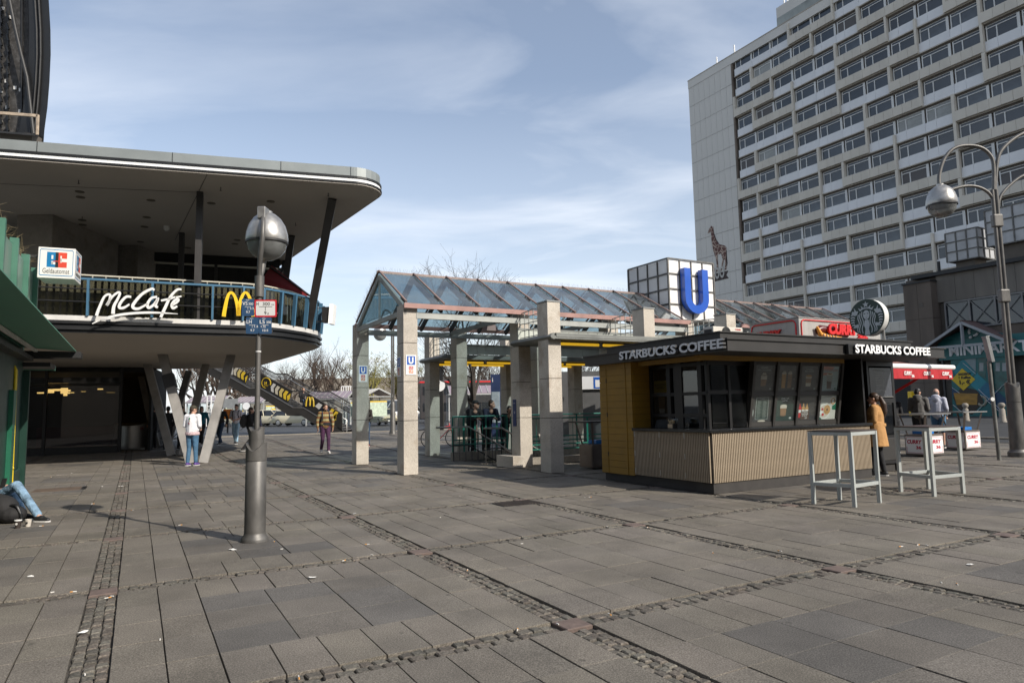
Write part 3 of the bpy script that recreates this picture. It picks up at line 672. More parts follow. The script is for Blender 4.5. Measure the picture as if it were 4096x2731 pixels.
def d1(poly,ell,t):
    t('CARAMEL',.5,.87,.055,.4,9); t('HOT CHOCOLATE',.5,.78,.055,.68,9)
    poly([(.36,.2),(.62,.2),(.66,.5),(.34,.5)],2); poly([(.34,.45),(.66,.45),(.65,.55),(.35,.55)],1,2); ell(.5,.56,.17,.05,1,3); ell(.5,.62,.13,.05,1,4); ell(.5,.67,.09,.045,1,5); ell(.5,.72,.05,.03,3,6); ell(.5,.60,.15,.018,3,6); seal(ell,poly,.87,.09,.055)
def d2(poly,ell,t):
    for x,c in ((.33,7),(.66,2)):
        poly([(x-.1,.12),(x+.1,.12),(x+.12,.68),(x-.12,.68)],c); ell(x,.69,.12,.04,1,2); ell(x,.74,.08,.035,1,3); ell(x,.73,.09,.012,3,4)
    t('vanille',.1,.45,.02,.1,9); t('mokka',.9,.45,.02,.1,9); seal(ell,poly,.87,.09,.055)
def d3(poly,ell,t):
    t('CARAMEL',.5,.85,.055,.42,9); t('MACCHIATO',.5,.76,.055,.5,9)
    poly([(.34,.2),(.62,.2),(.65,.58),(.32,.58)],2); poly([(.34,.19),(.62,.19),(.63,.32),(.335,.32)],1,2); poly([(.32,.5),(.65,.5),(.655,.6),(.315,.6)],1,2); ell(.485,.6,.17,.045,7,3); seal(ell,poly,.87,.09,.055)
def d4(poly,ell,t):
    poly([(0,.88),(.6,.86),(.75,.97),(.3,1),(0,1)],10); t('CLOUD MACCHIATO',.5,.80,.06,.86,10,3); poly([(0,.62),(.45,.66),(.5,.74),(0,.74)],10)
    poly([(.35,.09),(.6,.09),(.66,.68),(.28,.68)],9); poly([(.35,.09),(.6,.09),(.62,.36),(.33,.4)],3,2); ell(.47,.68,.19,.055,1,3); ell(.47,.69,.12,.03,2,4); seal(ell,poly,.85,.09,.055,8)
def d5(poly,ell,t):
    poly([(.2,.08),(.86,.08),(.86,.94),(.2,.94)],9); poly([(.225,.095),(.835,.095),(.835,.925),(.225,.925)],5,2)
    t('ANGEBOT',.53,.87,.025,.25,9,3)
    for i in range(16): poly([(.27,.15+i*.042),(.42+.07*((i*7)%3)/3,.15+i*.042),(.42+.07*((i*7)%3)/3,.16+i*.042),(.27,.16+i*.042)],9,3); poly([(.57,.15+i*.042),(.72+.07*((i*5)%3)/3,.15+i*.042),(.72+.07*((i*5)%3)/3,.16+i*.042),(.57,.16+i*.042)],9,3)
    ell(.05,.35,.06,.14,9); ell(.55,.02,.2,.04,1)
def d6(poly,ell,t):
    t('CHAI TEA',.5,.86,.065,.42,4); t('LATTE',.5,.77,.06,.28,4,2,.3)
    poly([(.30,.22),(.60,.22),(.62,.6),(.27,.6)],2); ell(.445,.22,.15,.035,2); ell(.445,.6,.175,.05,1,3); poly([(.27,.5),(.62,.5),(.62,.6),(.27,.6)],1,2); poly([(.63,.32),(.74,.34),(.76,.52),(.62,.52)],5,2); seal(ell,poly,.85,.1,.06,4)
def d7(poly,ell,t):
    for i,x in enumerate((.1,.3,.5)):
        poly([(x-.06,.1),(x+.12,.1),(x+.12,.5),(x+.06,.58),(x+.05,.68),(x+.01,.68),(x,.58),(x-.06,.5)],7 if i else 12); poly([(x-.05,.3),(x+.11,.3),(x+.11,.42),(x-.05,.42)],4,2)
    poly([(.18,.02),(.68,.02),(.66,.36),(.2,.36)],3,3); t('Delikate',.42,.29,.05,.36,4,4,.3); t('FLAVOUR',.42,.22,.05,.36,4,4,.3); t('SYRUP',.42,.15,.05,.3,4,4,.3); t('50',.5,.05,.06,.14,4,4,.2)
def d8(poly,ell,t):
    t('BAGEL',.5,.93,.055,.46,9); poly([(.78,.4),(1,.38),(1,.75),(.8,.62)],8); poly([(0,0),(.2,0),(.12,.08),(0,.1)],8,2)
    ell(.32,.33,.34,.31,4,2,28); ell(.32,.33,.30,.27,1,3,28); ell(.48,.4,.2,.2,7,4); ell(.48,.4,.045,.05,3,5); ell(.15,.27,.1,.09,4,4); ell(.24,.2,.07,.06,12,5); ell(.2,.42,.06,.05,12,5); ell(.8,.75,.18,.17,4,3); ell(.8,.75,.15,.145,7,4); ell(.8,.76,.08,.09,4,5)
dr=[(d5,0,0,0,'framed price list poster in lower row of kiosk window'),(d6,1,0,5,'dark green poster reading CHAI TEA LATTE'),(d7,2,0,0,'dark poster of syrup bottles in kiosk window'),(d8,3,0,6,'bright poster of a bagel on a plate and coffee cup'),
    (d1,0,1,0,'dark poster reading CARAMEL HOT CHOCOLATE'),(d2,1,1,0,'dark poster of two tall drinks with cream tops'),(d3,2,1,0,'dark poster reading CARAMEL MACCHIATO'),(d4,3,1,11,'pale blue poster reading CLOUD MACCHIATO')]
for d,i,j,bgm,lab in dr:
    u0=us[i]+0.062;u1=us[i+1]-0.062; z0,z1=((1.175,1.655),(1.745,2.235))[j]; poster(u0,u1,z0,z1,bgm,d,lab)
# pane in front of the posters
for i in range(4):
    for z0,z1 in ((1.175,1.655),(1.745,2.235)):
        q=B(); q.prism(pq(us[i]+0.057,us[i+1]-0.057,z0,z1,0.03),E2*0.004); q.build('pane',clear,CK)
# dark side and corner glazing
q=B()
for b,w in ((10.5,0.06),(9.98,0.10),(9.72,0.22),(9.15,0.1),(8.98,0.06)): q.box(PL,9.0,9.06,b-w/2,b+w/2,1.085,2.32)
for z in (1.32,1.72,2.26): q.box(PL,9.004,9.056,8.98,10.5,z-0.03,z+0.03)
q.box(PL,9.0,W0-0.06,8.94,8.99,1.70,1.77); q.box(PL,9.5,9.56,8.93,9.0,1.085,2.3); q.box(PL,9.01,W0-0.06,8.93,9.0,2.23,2.32); q.build('window_frame',kblk,CK)
for b0,b1 in ((10.03,10.47),(9.2,9.61)): q=B(); q.box(PL,9.02,9.03,b0,b1,1.1,2.3); q.build('pane',darkglass,CK)
q=B(); q.box(PL,9.1,W0-0.06,8.96,8.97,1.1,2.3); q.build('pane',darkglass,CK)
q=B(); q.box(PL,9.06,9.07,10.06,10.46,1.74,2.0,0); text(q,'BLONDE ROAST',PL.p(9.055,10.42,1.90),-E2,EZ,w=0.31,h=0.04,depth=0.002,mi=1); text(q,'MACCHIATO',PL.p(9.055,10.38,1.84),-E2,EZ,w=0.23,h=0.04,depth=0.002,mi=1); q.box(PL,9.055,9.06,10.06,10.46,1.74,1.765,2)
tag(q.build('poster',[M('poster_yellow',(0.62,0.40,0.02),0.4),kblk,foam]),'yellow poster reading BLONDE ROAST MACCHIATO','poster','drink posters in the kiosk window')
q=B(); q.box(PL,9.06,9.07,10.06,10.46,1.36,1.68,0); q.prism([PL.p(9.055,10.32,1.36),PL.p(9.055,10.18,1.36),PL.p(9.055,10.15,1.68),PL.p(9.055,10.35,1.68)],E1*0.004,2); q.prism([PL.p(9.053,10.32,1.36),PL.p(9.053,10.18,1.36),PL.p(9.053,10.17,1.45),PL.p(9.053,10.33,1.45)],E1*0.002,1)
tag(q.build('poster',[pdark,foam,coffee]),'dark poster of one tall layered drink beside yellow boards','poster','drink posters in the kiosk window')
# right-hand service module with menu board and door, set back from the counter
DA,DB=0.78,0.50
def mb(q,a0,a1,b0,b1,z0,z1,mi=0): return q.box(PL,a0+DA,a1+DA,b0+DB,b1+DB,z0,z1,mi)
q=B(); q.box(PL,12.9,12.95,8.56,9.9,0.17,2.4); q.build('service_side',kblk,CK)
q=B(); q.box(PL,13.0,14.75,9.06,11.55,0,0.165); q.build('plinth',plin,CK)
q=B(); mb(q,13.84,13.92,8.50,8.58,0.0,2.4); mb(q,12.96,13.03,8.50,8.56,0.17,2.4); mb(q,13.03,13.84,8.50,8.56,1.48,1.58); mb(q,13.03,13.84,8.50,8.56,2.28,2.4); mb(q,13.03,13.84,8.51,8.56,0.17,0.78); mb(q,13.86,13.9,8.58,11.0,0.17,2.4); q.build('service_frame',kblk,CK)
q=B(); mb(q,13.10,13.78,8.495,8.51,0.24,0.72); q.build('service_panel',kgry,CK,bevel=0.01)
q=B(); mb(q,13.04,13.83,8.52,8.528,0.8,1.47); q.build('pane',darkglass,CK)
q=B(); mb(q,13.05,13.82,8.50,8.515,1.62,2.24,0)
for i in range(12): mb(q,13.25,13.25+0.12+0.05*((i*5)%3),8.4985,8.5,2.12-i*0.036,2.128-i*0.036,1); mb(q,13.5,13.52+0.03*((i*7)%3),8.4985,8.5,2.12-i*0.036,2.128-i*0.036,1)
text(q,'HOT COFFEE & CHOCOLATE',PL.p(13.2+DA,8.498+DB,2.17),E1,EZ,w=0.42,h=0.03,depth=0.0004,mi=1)
tag(q.build('menu_board',[M('menu_slate',(0.055,0.06,0.072),0.25),pgrey]),'dark price board on the service door of the coffee kiosk','menu board')
q=B(); mb(q,13.06,13.80,8.47,8.50,1.60,1.618); q.build('board_lamp',steel,CK)
q=B(); q.box(PL,12.7,12.78,9.0,9.05,1.1,2.35); q.build('service_post',kblk,CK)
# things on and in the counter
q=B(); q.box(PL,12.75,12.88,9.3,9.34,1.95,2.3,0); q.box(PL,12.7,12.88,9.29,9.295,1.3,1.35,1); q.build('shelf',[M('shelf_grey',(0.16,0.16,0.15),0.6),steel],CK)
rs=random.Random(5)
for k in range(7):
    a=12.66+0.05*k; q=B(); h=rs.uniform(.08,.2); q.lathe(PL.p(a-0.02,9.2+0.05*(k%2),1.086),[(0.03,0),(0.03,h*.7),(0.012,h*.8),(0.012,h)],8)
    tag(q.build('bottle',M('bottle%d'%(k%3),[(0.25,0.2,0.1),(0.05,0.15,0.08),(0.3,0.3,0.3)][k%3],0.2),smooth=40),'small bottle standing in the dark service opening of the coffee kiosk','bottle','bottles in the service opening')
t=root('straw_box','small counter display box with siren card and clear cup of sachets','counter box',PL.p(8.75,9.62,1.086))
q=B(); q.box(PL,8.70,8.80,9.56,9.72,1.087,1.17,0); q.box(PL,8.697,8.70,9.58,9.70,1.095,1.165,1); q.build('box',[kblk,M('card',(0.5,0.36,0.22),0.6)],t)
q=B(); q.hexa([PL.p(8.7,9.58,1.172),PL.p(8.8,9.58,1.172),PL.p(8.8,9.7,1.172),PL.p(8.7,9.7,1.172),PL.p(8.68,9.55,1.27),PL.p(8.82,9.55,1.27),PL.p(8.82,9.73,1.27),PL.p(8.68,9.73,1.27)]); q.build('tub',clear,t)
q=B()
for k in range(14): p=PL.p(8.72+rs.uniform(0,.06),9.6+rs.uniform(0,.08),1.175); q.bar(p,p+Vector((rs.uniform(-.02,.02),rs.uniform(-.02,.02),rs.uniform(.05,.08))),0.015,0.006)
q.build('sachets',M('sachet',(0.5,0.36,0.2),0.6),t)
q=B(); q.lathe(PL.p(9.2,10.2,1.087),[(0.30,0),(0.30,0.02),(0.26,0.14),(0.1,0.18)],14); tag(q.build('covered_basket',rubber,smooth=40),'black covered basket on the counter beside the yellow boards','basket')
# letters
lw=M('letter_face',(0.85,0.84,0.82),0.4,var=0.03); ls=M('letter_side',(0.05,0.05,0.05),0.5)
def sign_word(s,o,right,w,h,depth,label,bold=0.035,face=lw,side=ls):
    e=root('sign_lettering',label,'sign',o); n=right.cross(EZ)
    x=Vector(o); vs,fs=text_raw(s,bold,0,0.5); x0=min(v.x for v in vs);x1=max(v.x for v in vs); y0=min(v.y for v in vs);y1=max(v.y for v in vs)
    cu=text_raw(s[0],bold,0,0.5)
    # letters one by one
    pos=0; adv=[]
    for i in range(len(s)):
        if s[i]==' ': continue
        pre=text_raw(s[:i+1],bold,0,0.5)[0]; xe=max(v.x for v in pre)
        lv,lf=text_raw(s[i],bold,0,0.5); lx1=max(v.x for v in lv); off=xe-lx1-x0
        b=B(); b.add([Vector(o)+right*(v.x+off)*w/(x1-x0)+EZ*(v.y-y0)*h/(y1-y0)+n*(v.z+0.25)*2*depth for v in lv],lf,1)
        b.m=[0 if abs(sum(lv[j].z for j in f)/len(f)-0.25)<0.01 else 1 for f in lf]
        b.build('letter',[face,side],e,recalc=False)
    return e
q=B(); q.box(PL,11.42,14.02,7.80,7.855,2.385,2.575); q.build('sign_box',black,CK)
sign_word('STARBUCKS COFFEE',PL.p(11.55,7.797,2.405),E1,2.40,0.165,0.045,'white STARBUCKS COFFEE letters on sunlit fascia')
sign_word('STARBUCKS COFFEE',PL.p(8.40,10.62,2.42),-E2,2.72,0.165,0.07,'grey STARBUCKS COFFEE letters on shaded kiosk fascia',face=M('letter_face_shade',(0.66,0.66,0.66),0.4,var=0.03),side=M('letter_side_pale',(0.08,0.08,0.08),0.4))  # face colour is greyer to paint in the shade on this side
# roundel with siren emblem
RD=root('round_sign','round green and white siren emblem sign on a post above the kiosk roof','sign',PL.p(13.9,8.9,2.78))
rc=PL.p(13.95,9.05,3.345); RR=0.40; rt=-E2; nn=-E1
gd=M('emblem_green',(0.008,0.03,0.02),0.35,var=0.1); gw=M('emblem_white',(0.50,0.52,0.52),0.4,var=0.04); rim=M('rim_white',(0.66,0.65,0.62),0.4,var=0.06)
q=B(); q.lathe(rc,[(RR,0.0),(RR,0.17),(RR-0.01,0.18)],40,ax=E1); q.build('drum',rim,RD,smooth=40)
q=B(); q.lathe(rc+nn*0.004,[(RR+0.006,0.0),(RR+0.006,0.012)],40,ax=E1); q.build('face',gd,RD,smooth=40)
q=B(); q.lathe(rc+E1*0.178,[(RR+0.006,0.0),(RR+0.006,0.012)],40,ax=E1); q.build('back_face',gd,RD,smooth=40)
q=B(); q.tube([PL.p(14.12,8.8,2.78),PL.p(14.12,8.8,3.15)],0.03,8); q.build('post',steel,RD,smooth=60)
em=B()
def ep(x,y,k=0): return rc+nn*(0.0065+0.001*k)+rt*x*RR+EZ*y*RR
def epoly(pts,k=0,mi=0): em.add([ep(x,y,k) for x,y in pts],[tuple(range(len(pts)))],mi)
def estrip(cl,w,k=0,mi=0):
    L=[];Rr=[]
    for i,(x,y) in enumerate(cl):
        x0,y0=cl[max(0,i-1)];x1,y1=cl[min(len(cl)-1,i+1)]; d=math.hypot(x1-x0,y1-y0); nx,ny=-(y1-y0)/d,(x1-x0)/d; ww=w if not isinstance(w,list) else w[i]
        L.append((x+nx*ww/2,y+ny*ww/2)); Rr.append((x-nx*ww/2,y-ny*ww/2))
    for i in range(len(cl)-1): epoly([L[i],L[i+1],Rr[i+1],Rr[i]],k,mi)
star=[(0+0.19*(1 if i%2==0 else 0.42)*math.sin(math.pi*i/5),0.72+0.19*(1 if i%2==0 else 0.42)*math.cos(math.pi*i/5)) for i in range(10)]
for i in range(10): epoly([(0,0.72),star[i],star[(i+1)%10]])
for s in (-1,1):
    epoly([(0,0.5),(s*0.18,0.47),(s*0.36,0.38),(s*0.33,0.50),(s*0.2,0.53),(0,0.56)]); epoly([(s*0.1,0.52),(s*0.24,0.50),(s*0.29,0.68)]); epoly([(s*0.27,0.47),(s*0.36,0.39),(s*0.46,0.58)])
    for k,(x0,w) in enumerate(((0.24,0.05),(0.33,0.05),(0.42,0.05))):
        cl=[]
        for i in range(15):
            t=i/14; y=0.36-0.12*k*0.6-t*(1.2-0.1*k); x=x0+0.05*math.sin(t*9+0.3)*(1 if t>0.25 else t*4)+0.02*k+ (0.06*t if k>0 else 0); cl.append((s*x,y))
        estrip(cl,w)
    for k in range(6):
        y=0.22-0.14*k; xo=math.sqrt(max(0.05,0.93**2-y*y)); estrip([(s*(xo-0.28+0.03*k),y-0.03),(s*(xo-0.13),y+0.02),(s*xo,y-0.01)],0.07)
    epoly([(s*0.56,0.18),(s*0.86,0.28),(s*0.82,0.42),(s*0.68,0.40),(s*0.70,0.62),(s*0.58,0.42),(s*0.45,0.40)])
    epoly([(s*0.5,-0.30),(s*0.75,-0.38),(s*0.72,-0.52),(s*0.52,-0.50)])
epoly([(0.19*math.cos(2*math.pi*i/24),0.17+(0.27 if math.sin(2*math.pi*i/24)<0 else 0.24)*math.sin(2*math.pi*i/24)) for i in range(24)],1)
epoly([(-0.1,-0.12),(0.1,-0.12),(0.17,-0.4),(0.1,-0.62),(0.16,-0.97),(-0.16,-0.97),(-0.1,-0.62),(-0.17,-0.4)],1)
for s in (-1,1): epoly([(s*0.04,0.2),(s*0.15,0.2),(s*0.15,0.23),(s*0.05,0.25)],2,1)
epoly([(-0.05,0.0),(0.05,0.0),(0.0,-0.03)],2,1); epoly([(-0.03,0.07),(0.03,0.07),(0.0,0.05)],2,1)
em.build('emblem',[gw,gd],RD,recalc=False)
# air conditioner on the roof
AC=root('air_conditioner','white air conditioner on the kiosk roof in front of a granite column','air conditioner',PL.p(10.3,9.6,2.78))
q=B(); q.box(PL,9.9,10.72,9.62,9.9,2.80,3.05); q.build('casing',M('ac_white',(0.60,0.56,0.49),0.5,var=0.06,stain=0.1),AC,bevel=0.012)
q=B(); c=PL.p(10.25,9.612,2.93)
for r in (0.02,0.04,0.06,0.08,0.10,0.118):
    q.tube([c+E1*r*math.cos(2*math.pi*i/20)+EZ*r*math.sin(2*math.pi*i/20) for i in range(21)],0.003,4)
for i in range(8): q.bar(c,c+E1*0.118*math.cos(math.pi*i/4)+EZ*0.118*math.sin(math.pi*i/4),0.003)
q.build('fan_grille',dkmetal,AC); q=B(); q.lathe(PL.p(10.25,9.617,2.93),[(0.122,0),(0.122,0.004)],24,ax=-E2); q.build('fan_opening',black,AC)
q=B(); text(q,'TOSHIBA',PL.p(10.50,9.617,2.99),E1,EZ,w=0.17,h=0.03,depth=0.001,bold=0.02); q.build('lettering',red,AC,recalc=False)
q=B(); q.box(PL,9.93,10.68,9.68,9.84,2.782,2.80); q.build('feet',rubber,AC)
q=B(); q.box(PL,9.892,9.899,9.66,9.86,2.83,3.0); q.build('side_grille',dkmetal,AC)
# ================================================================= sausage kiosk
SK=root('sausage_kiosk','grey sausage kiosk with red framed sign box behind the coffee kiosk','kiosk',PL.p(18,13.6))
sgrey=M('sign_box_grey',(0.36,0.345,0.32),0.5,var=0.1,scale=2,stretch=(6,6,1)); sred=M('sign_red',(0.62,0.012,0.012),0.35,var=0.06); sausage=M('sausage',(0.10,0.012,0.01),0.35,var=0.2); mustard=M('bun_yellow',(0.75,0.33,0.05),0.5,var=0.12,scale=8)
q=B(); q.box(PL,16.4,20.0,12.7,14.6,0,2.9); q.build('body',kblk,SK); q=B(); q.box(PL,16.1,20.3,12.45,14.9,2.9,3.1); q.build('roof',kgry,SK)
q=B(); q.box(PL,16.17,19.9,12.5,14.25,3.1,3.9); q.build('sign_box',sgrey,SK,bevel=0.02)
q=B(); q.box(PL,16.15,19.92,12.48,14.27,3.9,3.92); q.build('sign_box_capping',sgrey,SK)
q=B()
q.tube([PL.p(16.25,12.485,3.2),PL.p(16.25,12.485,3.74),PL.p(16.29,12.485,3.81),PL.p(16.36,12.485,3.84),PL.p(19.8,12.485,3.84)],0.02,6); q.tube([PL.p(16.155,12.6,3.2),PL.p(16.155,12.6,3.74),PL.p(16.155,12.66,3.82),PL.p(16.155,12.74,3.84),PL.p(16.155,14.05,3.84),PL.p(16.155,14.13,3.8),PL.p(16.155,14.16,3.7),PL.p(16.155,14.16,3.2)],0.02,6); q.build('red_outline',sred,SK,smooth=60)
def curry(e,o,right,w,h,depth,m,k36=True):
    b=B(); text(b,'CURRY',o,right,EZ,w=w*0.72,h=h,depth=depth,bold=0.06,shear=0.12); text(b,'36',o+right*w*0.70-EZ*h*0.35,right,EZ,w=w*0.26,h=h*0.55,depth=depth,bold=0.06,shear=0.05); return b.build('lettering',m,e,recalc=False)
e=root('sausage_sign','red CURRY 36 letters with sausage in a bun on sunlit sign box','sign',PL.p(17.6,12.4,3.3))
curry(e,PL.p(17.15,12.33,3.44),E1,1.85,0.32,0.06,sred)
q=B(); q.tube([PL.p(16.85,12.46,3.55),PL.p(17.0,12.46,3.60),PL.p(17.6,12.46,3.57),PL.p(18.2,12.46,3.47)],[0.07,0.12,0.12,0.08],12); q.build('sausage',sausage,e,smooth=60)
q=B(); q.tube([PL.p(16.80,12.40,3.66),PL.p(16.9,12.38,3.44),PL.p(17.2,12.37,3.36),PL.p(17.8,12.37,3.36)],[0.03,0.07,0.08,0.04],10); q.build('bun',mustard,e,smooth=60)
q=B()
for i in range(5): c=PL.p(16.95+0.13*i,12.29,3.38-0.01*i); q.bar(c,c+E1*-0.02+EZ*0.07,0.03,0.01)
q.build('mustard_dabs',foam,e)
e=root('sausage_sign','dark red CURRY 36 letters on the shaded side of the sign box','sign',PL.p(16.1,13.4,3.3)); curry(e,PL.p(16.155,14.05,3.35),-E2,1.35,0.28,0.05,sred)
# awning
AW=root('awning','red awning with CURRY 36 lettering and white roller tube','awning',PL.p(18.5,11.5,2.3))
amat=M('awning_red',(0.42,0.012,0.018),0.7,var=0.08,scale=2,bump=0.1); amt=M('awning_top',(0.20,0.09,0.07),0.8,var=0.1)
q=B(); q.hexa([PL.p(16.3,11.05,2.43),PL.p(20.8,11.05,2.43),PL.p(20.2,12.7,2.78),PL.p(16.3,12.7,2.78),PL.p(16.3,11.05,2.445),PL.p(20.8,11.05,2.445),PL.p(20.2,12.7,2.795),PL.p(16.3,12.7,2.795)]); q.build('cloth',amt,AW)
q=B(); q.tube([PL.p(16.2,11.0,2.46),PL.p(20.88,11.0,2.46)],0.075,14); q.build('roller_tube',white,AW,smooth=50)
vl=B(); n=40; vs=[]
for i in range(n+1):
    a=16.25+4.5*i/n; d=0.012*math.sin(i*1.7); vs+=[PL.p(a,10.96,2.40),PL.p(a,10.96+d,2.12)]
vl.add(vs,[(2*i,2*i+2,2*i+3,2*i+1) for i in range(n)]); vl.build('valance',amat,AW,recalc=False)
for a in (18.35,19.28,20.2):
    b=B(); text(b,'CURRY',PL.p(a,10.94,2.22),E1,EZ,w=0.36,h=0.11,depth=0.003,bold=0.04,shear=0.15); text(b,'36',PL.p(a+0.34,10.94,2.16),E1,EZ,w=0.13,h=0.08,depth=0.003,bold=0.04); b.build('lettering',white,AW,recalc=False)
q=B(); q.bar(PL.p(19.9,11.1,2.36),PL.p(19.0,12.69,1.2),0.07,0.07); q.bar(PL.p(17.5,11.1,2.36),PL.p(17.2,12.69,1.4),0.06,0.06); q.build('arm',sred,AW)
# standing tables with boxes
crimson=M('print_crimson',(0.42,0.01,0.04),0.5); pwhite=M('panel_white',(0.80,0.78,0.76),0.5,var=0.05,stain=0.1); tframe=M('table_frame',(0.16,0.13,0.11),0.5,0.4,var=0.15)
def snack_table(a,b,label,dark=False):
    e=root('snack_table',label,'table',PL.p(a+0.4,b+0.28),group='standing snack tables')
    h=0.6; w,d=0.85,0.56
    q=B(); q.box(PL,a,a+w,b,b+d,0.04,h); q.build('box',tframe,e,bevel=0.01)
    for (o,rt,ww) in ((PL.p(a+0.04,b-0.004,0.09),E1,w-0.08),(PL.p(a-0.004,b+d-0.03,0.09),-E2,d-0.06)):
        n=rt.cross(EZ); q=B(); q.hexa([o,o+rt*ww,o+rt*ww+n*0.006,o+n*0.006,o+EZ*0.46,o+rt*ww+EZ*0.46,o+rt*ww+n*0.006+EZ*0.46,o+n*0.006+EZ*0.46],0)
        p=o+n*0.0075
        for (x0,y0,x1,y1) in ((.04,.04,.96,.06),(.04,.94,.96,.96),(.04,.04,.06,.4),(.04,.75,.06,.96),(.94,.04,.96,.4),(.94,.75,.96,.96)):
            q.add([p+rt*x0*ww+EZ*y0*.46,p+rt*x1*ww+EZ*y0*.46,p+rt*x1*ww+EZ*y1*.46,p+rt*x0*ww+EZ*y1*.46],[(0,1,2,3)],1)
        text(q,'CURRY',p+rt*ww*0.08+EZ*0.26,rt,EZ,w=ww*0.8,h=0.11,depth=0.001,bold=0.05,shear=0.15,mi=1); text(q,'36',p+rt*ww*0.55+EZ*0.12,rt,EZ,w=ww*0.28,h=0.09,depth=0.001,bold=0.05,mi=1)
        q.build('panel',[pwhite if not dark else tframe,crimson if not dark else tframe],e,recalc=False)
    for sx in (0.06,w-0.06):
        for sy,lean_ in ((0.05,-0.12),(d-0.05,0.12)):
            q=B(); q.bar(PL.p(a+sx,b+sy,h),PL.p(a+sx+(0.1 if sx>0.4 else -0.1),b+sy+lean_,1.13),0.045,0.03); q.build('leg',tframe,e)
    q=B(); q.box(PL,a-0.22,a+w+0.22,b-0.14,b+d+0.14,1.13,1.165); q.build('table_top',steel if not dark else dkmetal,e,bevel=0.004)
    t=B(); t.box(PL,a+0.2,a+0.62,b+0.1,b+0.46,h,h+0.10); tag(t.build('plastic_tray',M('tray_blue',(0.01,0.16,0.5),0.4,var=0.08),bevel=0.02),('blue plastic tray in the '+('dark' if dark else 'near' if a<20 else 'far')+' snack table '+label.split(' ',4)[4])[:0]+{9.72:'blue plastic tray in the dark snack table between columns',18.54:'blue plastic tray in the white snack table near the kiosk corner',21.6:'blue plastic tray in the white snack table beside the pole'}[a],'tray','blue trays in the snack tables')
snack_table(18.54,10.62,'standing snack table with white CURRY 36 panels near the kiosk corner'); snack_table(21.6,11.2,'standing snack table with white CURRY 36 panels beside the leaning pole')
snack_table(9.72,13.55,'dark standing snack table with bin between granite columns',dark=True)  # panels, lettering and top coloured dark for the shade here
# ================================================================= two high tables
tabm=M('pale_grey_powder_coat',(0.40,0.42,0.40),0.45,0.1,var=0.06,scale=3,stain=0.06); ttop=M('table_top_dark',(0.06,0.045,0.038),0.45,var=0.2,scale=4)
def bar_table(c4,label):
    c4=[Vector((x,y,0)) for x,y in c4]; ctr=sum(c4,Vector())/4; e=root('bar_table',label,'table',ctr,group='high tables in front of the kiosk'); H=1.075; t=0.052
    ins=[p+(ctr-p).normalized()*t*0.7 for p in c4]; ux=(c4[1]-c4[0]).normalized()
    for p in ins: q=B(); q.bar(p,p+EZ*(H-0.004),t,t,up=ux); q.build('leg',tabm,e,bevel=0.003)
    for i in range(4):
        for z,nm in ((0.30,'stretcher'),(H-0.03,'apron')):
            q=B(); d=(ins[(i+1)%4]-ins[i]).normalized()*t/2; q.bar(ins[i]+d+EZ*z,ins[(i+1)%4]-d+EZ*z,0.046,0.05); q.build(nm,tabm,e,bevel=0.003)
    q=B(); q.prism([p+EZ*(H+0.001) for p in c4],(0,0,0.016)); q.build('table_top',ttop,e,bevel=0.002)
bar_table([tuple(G(x,y)[:2]) for x,y in ((3246,2014),(3422,2030),(3528,2010),(3357,1997))],'pale grey bar table with dark top, in front of ribbed counter')
bar_table([tuple(G(x,y)[:2]) for x,y in ((3594,1966),(3738,1987),(3864,1973),(3714,1954))],'pale grey bar table with dark top, in front of the white snack boxes')
# ================================================================= restaurant building on the left
RBD=root('restaurant_building','restaurant building with overhanging canopy roof, terrace and slanting columns','building',(-11,24,0))
LB=Frame((-3.9,20.0,0),rad(16.4))
softm=M('soffit_plaster',(0.40,0.36,0.31),0.8,var=0.05,scale=0.7); fasc=M('fascia_grey',(0.27,0.29,0.28),0.4,0.25,var=0.08,scale=1.2,stain=0.12); stripm=M('light_strip',(0.88,0.88,0.86),0.4,var=0.02); fblk=M('fascia_black',(0.02,0.02,0.02),0.4,0.2,var=0.15)
colm=M('dark_column_paint',(0.05,0.046,0.043),0.5,0.2,var=0.12); concm=M('grey_column_concrete',(0.26,0.245,0.225),0.7,var=0.18,scale=2.5,bump=0.15,stain=0.3)
def roundc(pts,idx,r,n=8):
    p=Vector(pts[idx]); a=Vector(pts[idx-1]); b=Vector(pts[(idx+1)%len(pts)]); da=(a-p).normalized(); db=(b-p).normalized(); ang=da.angle(db); t=r/math.tan(ang/2)
    p0=p+da*t; p1=p+db*t; c=p+(da+db).normalized()*(r/math.sin(ang/2)); out=[]
    for i in range(n+1):
        s=p0.lerp(p1,i/n); out.append(c+(s-c).normalized()*r)
    return out
def ring(b,poly,z0,z1,off,mi=0):
    """extrude an outline band: outer offset along outline normal"""
    n=len(poly); o=len(b.v)
def offset(poly,d):
    n=len(poly); out=[]
    for i in range(n):
        a,p,c=Vector(poly[i-1]),Vector(poly[i]),Vector(poly[(i+1)%n]); e1_=(p-a).normalized(); e2_=(c-p).normalized()
        n1=Vector((e1_.y,-e1_.x,0)); n2=Vector((e2_.y,-e2_.x,0)); m=(n1+n2)
        m=m.normalized(); k=d/max(0.4,m.dot(n1)); out.append(p+m*k)
    return out
def at(poly,z): return [Vector((p.x,p.y,z)) for p in poly]
CZ=8.33
base=[LB.p(-17,0),LB.p(0.42,0),LB.p(-3.7,13.2),LB.p(-17,13.2)]
can=[Vector(base[0])]+roundc(base,1,0.9,10)+[Vector(base[2]),Vector(base[3])]
q=B(); q.prism(at(offset(can,-0.02),CZ),(0,0,0.04)); q.build('canopy_soffit',softm,RBD)
q=B(); q.prism(at(offset(can,0.01),CZ+0.04),(0,0,0.05)); q.build('fascia_lip',fblk,RBD)
